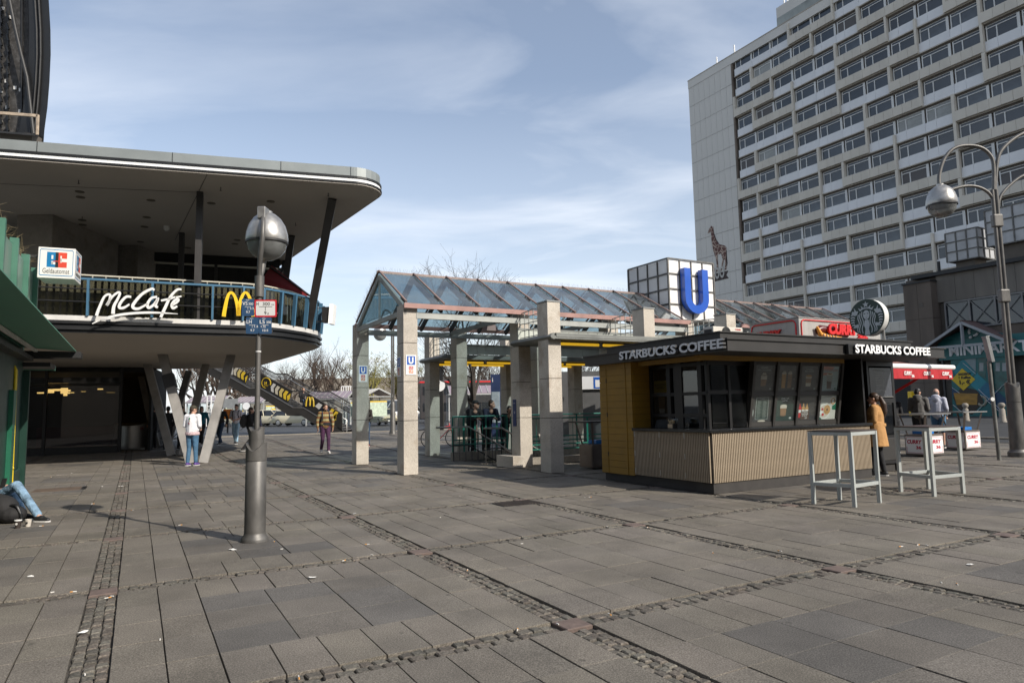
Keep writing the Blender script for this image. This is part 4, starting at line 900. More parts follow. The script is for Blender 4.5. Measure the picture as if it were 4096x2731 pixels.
q=B(); q.prism(at(offset(can,-0.03),CZ+0.092),(0,0,0.105)); q.build('light_strip',stripm,RBD)
q=B(); q.prism(at(offset(can,0.0),CZ+0.2),(0,0,0.06)); q.build('fascia_band',fblk,RBD)
q=B(); q.prism(at(offset(can,-0.05),CZ+0.262),(0,0,0.29)); q.build('canopy_fascia',fasc,RBD)
for u in (-14.5,-9.1,-5.8,-2.9,-0.9):
    q=B(); q.box(LB,u-0.006,u+0.006,0.035,0.049,CZ+0.264,CZ+0.55); q.build('fascia_joint',fblk,RBD)
# downlights, sprinklers, dome camera, soffit joints
dl=M('downlight_recess',(0.10,0.085,0.06),0.6)
def soff(x,y,z=8.33): 
    d=ray(x,y); t=(z-CH)/d.z; return Vector((d.x*t,d.y*t,z))
for (x,y) in [(319,767),(322,789),(329,880),(331,899),(604,801),(587,869),(578,907),(845,813),(1083,806),(949,960),(940,975),(562,967),(752,991),(335,983),(560,990)]:
    p=soff(x,y); q=B(); q.lathe(p-EZ*0.012,[(0.13,0),(0.13,0.012)],16); q.build('downlight',dl,RBD)
for (x,y) in [(315,721),(329,867),(883,749),(1313,772),(1183,891),(810,882)]:
    p=soff(x,y); q=B(); q.tube([p,p-EZ*0.1],0.012,5); q.lathe(p-EZ*0.11,[(0.03,0),(0.03,0.01)],8); q.build('sprinkler',fblk,RBD)
p=soff(666,905); q=B(); q.lathe(p-EZ*0.18,[(0.03,0),(0.09,0.05),(0.1,0.1),(0.1,0.18)],12); q.build('dome_camera',offwhite,RBD,smooth=50)
q=B()
for (x0,y0,x1,y1) in ((829,697,700,960),(0,735,800,770)): a_=soff(x0,y0)-EZ*0.003; b_=soff(x1,y1)-EZ*0.003; q.bar(a_,b_,0.02,0.004)
q.build('soffit_joint',fblk,RBD)
# upper columns
def col2(p,q_,w,nm='roof_column',m=None,d=None):
    b=B(); b.bar(p,q_,w,d or w,up=LB.y); b.build(nm,m or colm,RBD)
col2(soff(801,769),(soff(801,769).x,soff(801,769).y,4.35),0.18); p=soff(728,932); col2(p,(p.x,p.y,4.35),0.18)
col2(soff(1330,795),(-7.1,23.3,4.35),0.26); col2(soff(1167,942),(-9.6,27.4,4.35),0.24)
# terrace slab with stacked black rings
rim=[(-24,13.9),(-13.2,18.45),(-8.3,20.62),(-7.75,21.0),(-7.38,21.6),(-7.0,22.6),(-6.85,23.6),(-7.0,24.6),(-7.5,25.6),(-10.5,30.4),(-24,30.4)]
rim=[Vector((x,y,0)) for x,y in rim]
q=B(); q.prism(at(rim,4.22),(0,0,0.14)); q.build('terrace_kerb',offwhite,RBD,smooth=30)
for z,h,o in ((4.13,0.085,0.04),(4.045,0.08,-0.03),(3.96,0.08,0.03),(3.88,0.08,-0.05)):
    q=B(); q.prism(at(offset(rim,o),z),(0,0,h-0.004)); q.build('edge_ring',fblk,RBD,smooth=30)
inn=offset(rim,-1.25)
b=B(); n=len(rim); r0=at(offset(rim,-0.08),3.878); r1=at(inn,3.5)
b.add(r0+r1,[(i,(i+1)%n,n+(i+1)%n,n+i) for i in range(n)]+[tuple(range(n,2*n))]); b.build('lower_soffit',softm,RBD,smooth=20)
q=B(); q.prism(at(offset(rim,-0.2),4.362),(0,0,0.02)); q.build('terrace_floor',grey_metal,RBD)
# railing of the terrace
bluem=M('railing_blue',(0.06,0.15,0.235),0.4,0.1,var=0.08); creamm=M('cream_fence',(0.50,0.465,0.375),0.6,var=0.08)
path=offset(rim,-0.02)[0:10]
def along(path,step):
    out=[];rem=0.0
    for i in range(len(path)-1):
        a,c=path[i],path[i+1]; L=(c-a).length; t=rem
        while t<L: out.append((a.lerp(c,t/L),(c-a).normalized())); t+=step
        rem=t-L
    return out
rail=[p for p in path]
for i in range(len(rail)-1):
    q=B(); q.bar(rail[i]+EZ*5.42,rail[i+1]+EZ*5.42,0.09,0.06); q.build('top_rail',bluem,RBD)
    L=(rail[i+1]-rail[i]).length
    if i<9:
        q=B(); d=(rail[i+1]-rail[i]).normalized(); nrm=Vector((d.y,-d.x,0))
        q.prism([rail[i]-nrm*0.03+EZ*4.38,rail[i+1]-nrm*0.03+EZ*4.38,rail[i+1]-nrm*0.03+EZ*5.39,rail[i]-nrm*0.03+EZ*5.39],-nrm*0.012); q.build('glass_panel',M_tg if 'M_tg' in globals() else globals().setdefault('M_tg',glass('terrace_glass',(0.36,0.36,0.31),0.01)),RBD)
for z in (4.75,5.12):
    q=B(); q.tube([p+Vector((0.05,-0.06,0))+EZ*z for p in rail[0:4]],0.022,6); q.build('cable_rail',fblk,RBD)
front=[p for p,d in along(rail[0:3],1.62)]
for p,d in along(rail[0:3],1.62)+along(rail[2:10],0.62):
    q=B(); nrm=Vector((d.y,-d.x,0)); q.bar(p+nrm*0.02+EZ*4.36,p+nrm*0.10+EZ*5.39,0.06,0.13,up=nrm); q.build('rail_post',bluem,RBD)
# cream picket fence behind, with open top
fen=offset(rim,-0.5)[0:9]
for i in range(len(fen)-1):
    for z,h in ((5.62,0.04),(5.47,0.035),(4.5,0.04)):
        q=B(); q.bar(fen[i]+EZ*z,fen[i+1]+EZ*z,0.03,h); q.build('fence_rail',creamm,RBD)
for k,(p,d) in enumerate(along(fen,0.17)):
    if not inview(p+EZ*5,150): continue
    q=B(); q.bar(p+EZ*4.4,p+EZ*5.46,0.105,0.02,up=Vector((d.y,-d.x,0))) if k%1==0 else None; q.build('picket',creamm,RBD)
    if k%2==0: q=B(); q.bar(p+EZ*5.48,p+EZ*5.61,0.022,0.022); q.build('rail_bracket',creamm,RBD)
# upper and lower glazed fronts, recessed
gd_=Vector((-4.0,-1.6,0)).normalized()
wall0=Vector((-9.2,30.3,0)); 
GF=Frame((-10.3,29.6,0),rad(21)+math.pi)       # u runs to the left along the recessed front, v towards the viewer
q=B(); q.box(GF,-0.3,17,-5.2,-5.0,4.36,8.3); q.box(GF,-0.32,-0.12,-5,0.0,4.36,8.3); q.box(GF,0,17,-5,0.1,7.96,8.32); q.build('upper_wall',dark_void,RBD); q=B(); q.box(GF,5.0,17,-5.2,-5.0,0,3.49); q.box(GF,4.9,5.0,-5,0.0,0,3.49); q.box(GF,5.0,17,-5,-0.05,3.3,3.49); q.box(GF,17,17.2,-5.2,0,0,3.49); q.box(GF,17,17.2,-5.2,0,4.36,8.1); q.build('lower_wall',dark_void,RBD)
winf=M('window_frame_dark',(0.05,0.047,0.042),0.5,0.2)
for u in (0.0,2.6,5.2,7.8,10.4,13.0,15.6):
    q=B(); q.box(GF,u-0.06,u+0.06,-0.06,0.06,4.36,7.95); q.build('mullion',winf,RBD); LO=u>5; q=B(); q.box(GF,u+0.8-0.05,u+0.8+0.05,-0.06,0.06,0.0,3.49) if LO else None; q.build('mullion',fblk,RBD) if LO else None
    q=B(); q.box(GF,u+0.07,u+2.53,-0.02,0.0,4.45,7.85); q.build('pane',darkglass,RBD)
    q=B(); q.box(GF,u+0.06,u+2.54,-0.05,0.07,7.85,7.93); q.build('transom',creamm,RBD)
    if not LO: continue
    q=B(); q.box(GF,u+0.86,u+3.34,-0.02,0.0,0.35,2.75); q.build('pane',darkglass,RBD); q=B(); q.box(GF,u+0.86,u+3.34,-0.02,0.0,2.85,3.48); q.build('pane',darkglass,RBD)
    q=B(); q.box(GF,u+0.86,u+3.34,-0.04,0.06,2.76,2.84); q.build('transom',fblk,RBD); q=B(); q.box(GF,u+0.86,u+3.34,-0.04,0.06,0.0,0.34); q.build('base_panel',fblk,RBD)
lampm=M('warm_lamp',(1.0,0.62,0.2),0.4,var=0.02,emit=3.0); rs=random.Random(4)
for k in range(16):
    u=6+rs.uniform(0,9); v=-rs.uniform(1.2,4.6); q=B(); q.box(GF,u,u+rs.uniform(.12,.4),v,v+0.1,2.55+rs.uniform(-.1,.15),2.6+rs.uniform(-.1,.15)+0.03); q.build('pendant_lamp',lampm,RBD)
q=B(); q.box(GF,6.5,9.5,-3.2,-2.6,0,1.1); q.build('shop_counter',M('counter_red',(0.12,0.01,0.01),0.5),RBD)
# V columns under the terrace
for i,(bx,by,t1,t2) in enumerate([(-9.98,21.5,(650,1415),(925,1418)),(-12.5,25.3,(590,1455),(825,1455)),(-15.1,29.2,(563,1487),(755,1487))]):
    for s,t in ((-1,t1),(1,t2)):
        p=soff(t[0],t[1],3.52); bb=Vector((bx+0.17*s,by+0.05*s,gz(by)-0.02)); col2(bb,p,0.27,'slanting_column',concm if i==0 else concm,0.20)
p=soff(690,1500,3.3)
q=B(); a_=soff(650,1415,3.52); c_=Vector((-10.15,21.45,0)); m_=a_.lerp(c_,0.2); q.bar(m_,a_.lerp(c_,0.32),0.34,0.26,up=LB.y); q.build('column_collar',dkmetal,RBD)
# red parasol-like awning on the terrace
q=B(); P=[D(1062,1075,25.5),D(1240,1185,23.6),D(1060,1190,23.6),D(1040,1120,25.5)]
q.prism([D(1085,1062,26.5),D(1242,1183,23.9),D(1050,1196,23.6),D(1052,1110,25)],(0.0,0.05,0.02)); tag(q.build('red_awning',M('dark_red_cloth',(0.16,0.008,0.010),0.8,var=0.15)),'dark red sloping awning above the terrace corner','awning')
q=B(); q.bar(D(1072,1062,26.4),D(1240,1184,23.85),0.06,0.06); q.build('awning_arm',colm,bpy.data.objects['red_awning'])
# floodlight bracket at the terrace end
e=root('screen_panel','white edged sign box bracketed to the curved terrace end','sign',D(1315,1250,23.6))
c=D(1318,1253,23.4); q=B(); q.hexa([c+Vector((-0.05,0,-0.36)),c+Vector((0.07,0.1,-0.36)),c+Vector((0.07,0.5,-0.36)),c+Vector((-0.05,0.4,-0.36)),c+Vector((0.0,0,0.34)),c+Vector((0.12,0.1,0.34)),c+Vector((0.12,0.5,0.34)),c+Vector((0.0,0.4,0.34))]); q.build('sign_face',white,e)
q=B(); q.box(XY,c.x-0.28,c.x-0.04,c.y+0.05,c.y+0.4,c.z-0.3,c.z+0.24); q.build('sign_case',dkmetal,e)
q=B(); q.bar((c.x-0.6,c.y+0.1,c.z+0.2),(c.x-0.1,c.y+0.2,c.z+0.22),0.03); q.bar((c.x-0.6,c.y+0.1,c.z-0.25),(c.x-0.1,c.y+0.2,c.z-0.3),0.03); q.bar((c.x-0.3,c.y+0.1,c.z-0.28),(c.x-0.15,c.y+0.1,c.z+0.2),0.03); q.build('bracket',dkmetal,e)
# lettering on the terrace rim
dR=(rim[2]-rim[1]).normalized(); nR=Vector((dR.y,-dR.x,0)); 
def onrim(x,y,off=0.3):
    p0=rim[1]+nR*off; d=ray(x,y); t=p0.dot(nR)/d.dot(nR); return Vector((d.x*t,d.y*t,CH+d.z*t))
lwm=M('sign_white',(0.72,0.71,0.68),0.4,var=0.03); ybm=M('arch_yellow',(0.80,0.50,0.01),0.4,var=0.05)
e=root('cafe_lettering','white handwritten McCafe lettering with swoosh on the terrace railing','sign',onrim(372,1290))
def stroke(b,pts,w0,off=0.3,depth=0.07):
    """brush stroke through photo points with varying width, in the rim plane"""
    P=[];k=len(pts)
    for i in range(k-1):
        for s in range(6):
            t=s/6; a=pts[max(0,i-1)];p=pts[i];c=pts[i+1];d=pts[min(k-1,i+2)]
            f=lambda j:0.5*((2*p[j])+(-a[j]+c[j])*t+(2*a[j]-5*p[j]+4*c[j]-d[j])*t*t+(-a[j]+3*p[j]-3*c[j]+d[j])*t**3)
            P.append((f(0),f(1),p[2]*(1-t)+c[2]*t))
    P.append(pts[-1]); Lf=[];Rt=[]
    for i,(x,y,w_) in enumerate(P):
        x0,y0=P[max(0,i-1)][:2];x1,y1=P[min(len(P)-1,i+1)][:2]; dd=math.hypot(x1-x0,y1-y0) or 1; nx,ny=-(y1-y0)/dd,(x1-x0)/dd
        Lf.append(onrim(x+nx*w_*w0/2,y+ny*w_*w0/2,off)); Rt.append(onrim(x-nx*w_*w0/2,y-ny*w_*w0/2,off))
    n=len(P); ext=nR*-depth; b.add(Lf+Rt+[v+ext for v in Lf]+[v+ext for v in Rt],[(i,i+1,n+i+1,n+i) for i in range(n-1)]+[(i,i+1,2*n+i+1,2*n+i) for i in range(n-1)]+[(n+i,n+i+1,3*n+i+1,3*n+i) for i in range(n-1)]+[(2*n+i,2*n+i+1,3*n+i+1,3*n+i) for i in range(n-1)]+[(0,n,3*n,2*n),(n-1,2*n-1,4*n-1,3*n-1)])
def Z(x,y,w=1): return (x/1.568,950+y/1.568,w)      # points read in the enlarged crop
strokes={'m':[[Z(604,490,1.1),Z(622,440,1),Z(655,370,.8),Z(690,358,.8),Z(684,400,.9),Z(668,425,1)],[Z(668,425,1),Z(700,375,.8),Z(738,345,.8),Z(752,350,.8),Z(735,390,.9),Z(714,430,1.1),Z(708,478,1.3)]],
 'c':[[Z(822,372,.8),Z(790,372,.9),Z(755,410,1),Z(748,438,1),Z(775,440,.9),Z(812,418,.6)]],
 'big_c':[[Z(968,330,.7),Z(950,322,.9),Z(890,355,1),Z(838,415,1.1),Z(836,440,1.1),Z(870,445,.9),Z(925,415,.6)]],
 'a':[[Z(985,372,.8),Z(950,380,.9),Z(925,415,1),Z(932,440,1),Z(965,420,.9),Z(992,380,.8),Z(975,425,1),Z(990,437,.8)]],
 'f':[[Z(1138,325,.7),Z(1110,328,.8),Z(1070,370,1),Z(1035,440,1.1),Z(1008,500,1)],[Z(1010,395,.7),Z(1060,385,.8),Z(1100,372,.6)]],
 'e':[[Z(1078,425,.7),Z(1110,405,.8),Z(1120,388,.8),Z(1098,392,.9),Z(1078,420,1),Z(1085,442,1),Z(1112,430,.6)]],
 'accent':[[Z(1104,375,.7),Z(1138,368,.5)]],'swoosh':[[Z(578,540,.3),Z(660,505,.7),Z(780,480,.9),Z(940,470,.8),Z(1115,478,.15)],[Z(610,522,.3),Z(660,510,.7),Z(720,507,.2)]]}
for nm,ss in strokes.items():
    b=B()
    for s in ss: stroke(b,s,17/1.568)
    b.build('letter_'+nm if len(nm)<3 else nm,lwm,e)
e=root('arches_sign','yellow double arch sign on the terrace railing beside the white lettering','sign',onrim(947,1265))
for pts in ([Z(1403,495,1.5),Z(1412,440,1.4),Z(1430,365,1.1),Z(1452,345,.9),Z(1475,375,1.1),Z(1492,440,1.4),Z(1496,490,1.6)],[Z(1496,490,1.6),Z(1500,430,1.4),Z(1520,365,1.1),Z(1542,345,.9),Z(1565,375,1.1),Z(1582,440,1.4),Z(1590,495,1.5)]):
    b=B(); stroke(b,pts,17/1.568); b.build('arch',ybm,e)
# ================================================================= dark curved tower top behind the canopy
DT=root('dark_tower','dark metal clad tower with curved black edge rising behind the canopy','tower',(-18,23,8.6))
dwall=speckle('weathered_cladding',[(0.035,0.032,0.028),(0.055,0.05,0.045),(0.09,0.085,0.08)],scale=6,stain=0.3)
YT=22.0
def T(x,y,Y=YT): return D(x,y,Y)
edge=[(172,600),(178,520),(190,430),(198,330),(203,220),(202,120),(195,0),(182,-140),(160,-300)]
q=B(); P=[T(x,y) for x,y in edge]; Q=[T(x-105+i*4,y) for i,(x,y) in enumerate(edge)]; 
for i in range(len(edge)-1): q.hexa([P[i],P[i+1],Q[i+1],Q[i]]+[v+Vector((-3.2,4,0)) for v in (P[i],P[i+1],Q[i+1],Q[i])])
q.build('curved_edge',black,DT,smooth=40)
q=B(); 
for dx in (150,165): q.tube([T(x-(205-dx),y,YT-0.05) for x,y in edge],0.03,6)
q.build('edge_rib',dkmetal,DT)
q=B(); q.box(XY,T(-600,0).x,T(92,300).x,YT+0.3,YT+0.5,8.7,T(0,-320).z); q.build('clad_wall',dwall,DT)
for x in (-60,-25,0,30,85):
    q=B(); q.bar(T(x,580,YT+0.28),T(x+6,-300,YT+0.28),0.05,0.05); q.build('wall_rib',dkmetal,DT)
q=B(); q.tube([T(38,0,YT-0.1),T(60,110,YT-0.1),T(85,220,YT-0.1),T(108,310,YT-0.1),T(122,430,YT-0.1),T(134,537,YT-0.1)],0.06,8); q.tube([T(38,0,YT-0.1),T(20,-120,YT-0.1)],0.06,8); q.build('curved_brace',dkmetal,DT,smooth=60)
rs=random.Random(8)
for k in range(12):
    y=20+45*k; q=B(); q.bar(T(-2+rs.uniform(-3,3),y,YT+0.2),T(8,y+28,YT+0.2),0.07,0.05); q.bar(T(27,y+30,YT+0.2),T(35,y+55,YT+0.2),0.06,0.05); q.build('wall_clip',black,DT)
for (x,y) in ((10,35),(38,70),(25,325),(60,352),(4,365),(82,360),(28,430),(80,445),(2,490)):
    q=B(); a_=T(x,y,YT+0.27); q.box(XY,a_.x-0.05,a_.x+0.05,a_.y-0.01,a_.y+0.02,a_.z-0.06,a_.z+0.06); q.build('wall_bracket',offwhite,DT)
bal=M('rusty_cream_rail',(0.42,0.33,0.24),0.6,var=0.3,scale=6)
q=B(); q.bar(T(-300,430,YT-0.7),T(152,464,YT-0.7),0.06,0.09); q.bar(T(152,460,YT-0.7),T(149,540,YT-0.7),0.06,0.06); q.build('balcony_rail',bal,DT)
q=B(); q.hexa([T(-300,505,YT-0.7),T(154,545,YT-0.7),T(154,545,YT+0.4),T(-300,505,YT+0.4)]+[T(-300,497,YT-0.7),T(154,538,YT-0.7),T(154,538,YT+0.4),T(-300,497,YT+0.4)]); q.build('balcony_floor',dkmetal,DT)
q=B(); q.bar(T(-300,545,YT-0.2),T(150,560,YT-0.2),0.5,0.25); q.build('balcony_beam',M('brown_beam',(0.10,0.085,0.07),0.7),DT)
# concrete wall at the very left under the canopy
q=B(); q.box(XY,-16.6,-15.4,22.2,26,4.36,8.32); q.build('concrete_pier',gran_s,RBD); q=B(); q.box(XY,-16.6,-14.9,26.5,29,4.36,8.32); q.build('concrete_pier',gran_s,RBD)
# ================================================================= green kiosk at the left edge
GK=root('green_kiosk','green panelled kiosk with projecting green canopy at the shop corner','kiosk',PL.p(-2.6,14))
gpan=M('green_panel',(0.165,0.265,0.205),0.4,0.1,var=0.08,scale=1.2,stain=0.12); gfr=M('green_frame',(0.06,0.165,0.115),0.4,0.1,var=0.08); gdk=M('dark_green',(0.010,0.04,0.028),0.4,0.1,var=0.15,scale=3); gcan=M('green_canopy',(0.10,0.26,0.18),0.6,var=0.08)
q=B(); q.box(PL,-5.5,-1.95,7.0,16.1,0,3.45); q.build('body',gdk,GK)
for k in range(5):
    b1=15.55-k*1.25
    q=B(); q.box(PL,-1.88,-1.80,b1-1.2,b1-0.06,3.48,4.25); q.build('fascia_panel',gpan,GK,bevel=0.01)
    q=B(); q.box(PL,-1.84,-1.72,b1-0.05,b1+0.05,3.44,4.36); q.build('fascia_fin',gfr,GK)
q=B(); q.box(PL,-5.4,-1.90,7.0,15.6,3.46,4.2); q.build('parapet_core',gdk,GK)
q=B(); rs=random.Random(6)
for k in range(160):
    p=PL.p(-1.95+rs.uniform(-.15,.05),rs.uniform(11.5,15.6),4.2); q.tube([p,p+Vector((rs.uniform(-.1,.15),rs.uniform(-.1,.1),rs.uniform(.1,.3))),p+Vector((rs.uniform(-.2,.3),rs.uniform(-.2,.2),rs.uniform(.15,.4)))],[0.005,0.004,0.001],3)
q.build('dry_grass',M('straw',(0.22,0.17,0.09),0.9),GK,recalc=False,kind='stuff')
# canopy: thin green sheet with pale edge, dark lower layer
q=B(); q.hexa([PL.p(-1.94,7,2.86),PL.p(-1.08,7,2.80),PL.p(-1.08,15.9,2.80),PL.p(-1.94,15.9,2.86),PL.p(-1.94,7,2.88),PL.p(-1.08,7,2.815),PL.p(-1.08,15.9,2.815),PL.p(-1.94,15.9,2.88)]); q.build('canopy_sheet',gcan,GK)
q=B(); q.bar(PL.p(-1.74,7,2.80),PL.p(-1.74,15.9,2.80),0.05,0.05); q.build('canopy_lining',offwhite,GK)
q=B(); q.box(PL,-5.0,-1.77,7.0,15.9,2.60,2.68); q.build('canopy_layer',black,GK); q=B(); q.box(PL,-5.0,-1.0,15.92,16.4,2.68,2.80); q.build('canopy_layer',black,GK)
q=B(); q.box(PL,-5.0,-1.5,15.95,16.9,2.50,2.58); q.build('canopy_layer',black,GK); q=B(); q.box(PL,-2.2,-1.5,16.9,16.93,2.48,2.57); q.build('canopy_trim',gcan,GK)
for a in (-1.9,-2.35,-2.8): 
    q=B(); q.box(PL,a-0.06,a+0.06,16.1,16.2,0,2.42); q.build('corner_post',gdk,GK)
q=B(); q.box(PL,-1.95,-1.88,14.6,14.9,0,2.0); q.build('bright_post',M('bright_green',(0.012,0.11,0.06),0.4),GK)
q=B(); q.box(PL,-1.95,-1.90,15.0,16.0,0.0,0.55); q.build('kick_panel',gdk,GK,bevel=0.02)
ymt=M('yellow_rail',(0.70,0.50,0.01),0.4,var=0.08)
e=root('yellow_handrail','yellow tubular hand rail standing against the green kiosk','handrail',PL.p(-1.7,14.7))
q=B(); p0=D(43,1975,12.2); p1=D(63,1480,12.2); q.tube([p0,D(48,1850,12.2),p1,p1+Vector((-0.03,0,0.06)),p1+Vector((-0.12,0,0.09)),p1+Vector((-0.35,0,0.09))],0.03,8); q.build('upright',ymt,e,smooth=60)
a_=D(55,1870,12.2); q=B(); q.tube([a_,a_+Vector((-0.12,-0.12,-0.05)),a_+Vector((-0.3,-0.4,-0.1)),a_+Vector((-0.6,-0.8,-0.1))],0.028,8); q.build('cross_rail',ymt,e,smooth=60)
# cash machine cube sign
e=root('cash_sign','white cube sign reading ec Geldautomat hung at the green kiosk','sign',D(225,1055,12.3))
c0=D(147,1110,12.1); c1=D(297,1121,12.33); R_=(c1-c0); R_.z=0; sw=R_.length; R_.normalize(); nf=R_.cross(EZ); hh=0.575; dp=0.62
c0=Vector((c0.x,c0.y,c0.z)); wbx=M('sign_cube_white',(0.72,0.70,0.65),0.45,var=0.05,stain=0.08)
q=B(); q.hexa([c0,c0+R_*sw,c0+R_*sw-nf*dp,c0-nf*dp,c0+EZ*hh,c0+R_*sw+EZ*hh,c0+R_*sw-nf*dp+EZ*hh,c0-nf*dp+EZ*hh]); q.build('cube',wbx,e,bevel=0.012)
ecb=M('ec_blue',(0.005,0.17,0.37),0.4); ecr=M('ec_red',(0.62,0.06,0.03),0.4)
def ecface(o,rt,w):
    n=rt.cross(EZ); q=B()
    def rc_(x0,y0,x1,y1,mi,k=2): p=o+n*(0.001*k); q.add([p+rt*x0*w+EZ*y0*hh,p+rt*x1*w+EZ*y0*hh,p+rt*x1*w+EZ*y1*hh,p+rt*x0*w+EZ*y1*hh],[(0,1,2,3)],mi)
    fr_=[(.08,.08),(.92,.08),(.95,.12),(.95,.9),(.92,.94),(.08,.94),(.05,.9),(.05,.12)]; fi=[(.085,.105),(.915,.105),(.935,.13),(.935,.89),(.915,.918),(.085,.918),(.065,.89),(.065,.13)]
    p=o+n*0.002; k=len(fr_); q.add([p+rt*x*w+EZ*y*hh for x,y in fr_+fi],[(i,(i+1)%k,k+(i+1)%k,k+i) for i in range(k)],0)
    rc_(.24,.36,.52,.85,0); rc_(.36,.62,.41,.75,3,3); rc_(.36,.45,.47,.53,3,3); rc_(.36,.45,.41,.56,3,3); rc_(.47,.36,.55,.85,2,4); rc_(.55,.36,.78,.85,1,3); rc_(.60,.52,.64,.74,3,4); rc_(.60,.54,.80,.65,3,4); rc_(.41,.545,.55,.57,1,5)
    text(q,'Geldautomat',o+n*0.002+rt*w*0.14+EZ*hh*0.16,rt,EZ,w=w*0.72,h=hh*0.16,depth=0.0005,mi=2); q.build('print',[ecb,ecr,black,wbx],e,recalc=False)
ecface(c0,R_,sw); ecface(c0+R_*sw,-nf,dp)
q=B(); q.bar(c0-nf*0.3+EZ*0.45,c0-nf*0.3+R_*-0.6+EZ*0.45,0.05); q.build('bracket',dkmetal,e)
# ================================================================= steel litter station
q=B(); pr=[]; c=G(525,1822); n=16; w=1.42; Pb=[]
for i in range(n+1):
    t=i/n; x=-w/2+w*t; y=-0.42*math.sin(math.pi*t)**0.8; Pb.append((x,y))
bx,by=G(525,1808).x,G(525,1808).y
vs=[];z0=gz(by)
for x,y in Pb: vs.append(Vector((bx+x,by+y+0.25*x/1.4,z0+0.06)))
for i,(x,y) in enumerate(Pb): vs.append(Vector((bx+x,by+y+0.25*x/1.4,z0+0.98+0.12*abs(2*i/n-1)**2)))
m=n+1; vs+=[Vector((bx+w/2,by+0.35,z0+0.06)),Vector((bx-w/2,by+0.25,z0+0.06)),Vector((bx+w/2,by+0.35,z0+1.1)),Vector((bx-w/2,by+0.25,z0+1.1))]
fs=[(i,i+1,m+i+1,m+i) for i in range(n)]+[(n,2*m,2*m+2,m+n),(2*m,2*m+1,2*m+3,2*m+2),(2*m+1,0,m,2*m+3),tuple(range(n+1))+(2*m,2*m+1),tuple(range(m,2*m))+(2*m+2,2*m+3)]
q.add(vs,fs); e=root('litter_station','curved stainless steel litter station under the terrace','litter bin',(bx,by,z0)); q.build('steel_shell',steel,e,smooth=40)
q=B(); q.box(XY,bx-0.72,bx+0.72,by-0.3,by+0.25,z0,z0+0.055); q.build('base',steel,e)
q=B(); text(q,'DB',Vector((bx+0.46,by-0.24,z0+0.82)),Vector((1,0.4,0)),EZ,w=0.14,h=0.1,depth=0.002,bold=0.03); q.build('lettering',M('db_red',(0.25,0.03,0.03),0.5),e,recalc=False)
# ================================================================= street lamps
globe=glass('lamp_bowl',(0.5,0.48,0.44),0.45); lamp_al=M('lamp_aluminium',(0.40,0.385,0.36),0.38,0.7,var=0.25,scale=9,stain=0.35)
def lamp_head(e,c,s=1.0):
    """dome above, bowl below; c = centre of the seam"""
    q=B(); q.lathe(c,[(0.255*s,0.0),(0.262*s,0.03*s),(0.255*s,0.10*s),(0.225*s,0.21*s),(0.17*s,0.30*s),(0.10*s,0.36*s),(0.06*s,0.375*s),(0.06*s,0.40*s),(0.0,0.40*s)],28); q.build('lamp_dome',lamp_al,e,smooth=50)
    q=B(); q.lathe(c-EZ*0.005,[(0.0,-0.24*s),(0.09*s,-0.225*s),(0.17*s,-0.175*s),(0.225*s,-0.10*s),(0.25*s,0.0)],28); q.build('lamp_bowl',globe,e,smooth=50)
    q=B(); q.lathe(c-EZ*0.012*s,[(0.262*s,-0.012*s),(0.262*s,0.014*s)],28); q.build('seam_ring',dkmetal,e,smooth=50)
LP=G(1019,2163)
e=root('street_lamp','grey street lamp with large globe head and thick sleeve base','street lamp',LP)
q=B(); q.lathe(LP,[(0.158,0),(0.158,0.025),(0.15,0.05),(0.128,0.075),(0.124,0.10)],28); q.build('foot',lampgrey,e,smooth=40)
q=B(); q.lathe(LP,[(0.122,0.10),(0.119,0.935),(0.115,0.94)],28); q.build('sleeve',lampgrey,e,smooth=40)
def saddle(c,z0,z1,r,ri,dip,nm):
    """sleeve top with two raised ears"""
    q=B(); n=32; vs=[]
    for rr in (r,ri):
        for j in range(n):
            a=2*math.pi*j/n; z=z1-dip*(abs(math.sin(a)))**3; vs.append(c+Vector((rr*math.cos(a),rr*math.sin(a),z)))
    for j in range(n):
        a=2*math.pi*j/n; vs.append(c+Vector((r*math.cos(a),r*math.sin(a),z0)))
    fs=[(j,(j+1)%n,n+(j+1)%n,n+j) for j in range(n)]+[(2*n+j,2*n+(j+1)%n,(j+1)%n,j) for j in range(n)]+[tuple(n+j for j in range(n))]
    q.add(vs,fs); return q.build(nm,lampgrey,e,smooth=50)
saddle(LP,0.945,1.16,0.121,0.094,0.10,'collar'); q=B(); q.lathe(LP,[(0.088,1.0),(0.086,1.30)],24); q.build('upper_sleeve',lampgrey,e,smooth=40); saddle(LP,1.2,1.345,0.089,0.062,0.07,'upper_collar')
q=B(); q.tube([LP+EZ*1.2,LP+EZ*2.95],0.031,14); q.build('pole',lampgrey,e,smooth=60)
q=B(); q.lathe(LP,[(0.055,2.93),(0.055,3.19)],20); q.build('clamp',lampgrey,e,smooth=40)
hc=LP+Vector((0.01,0.20,3.67)); lamp_head(e,hc,0.99)
q=B(); q.tube([LP+EZ*3.15,LP+Vector((0.0,-0.01,3.3)),LP+Vector((0.03,-0.06,3.45)),LP+Vector((0.06,-0.09,3.65)),LP+Vector((0.06,-0.08,3.82)),LP+Vector((0.03,0.0,3.93)),LP+Vector((0.02,0.1,3.97))],[0.03,0.03,0.032,0.032,0.03,0.028,0.028],12); q.build('front_arm',lampgrey,e,smooth=60)
q=B(); q.tube([LP+Vector((-0.01,0.03,3.15)),LP+Vector((-0.03,0.16,3.3)),LP+Vector((-0.04,0.22,3.47))],[0.026,0.035,0.05],10); q.build('rear_arm',lampgrey,e,smooth=60)
q=B(); q.box(XY,hc.x-0.05,hc.x+0.05,hc.y-0.22,hc.y-0.06,hc.z+0.25,hc.z+0.40); q.build('arm_bracket',lamp_al,e,bevel=0.01)
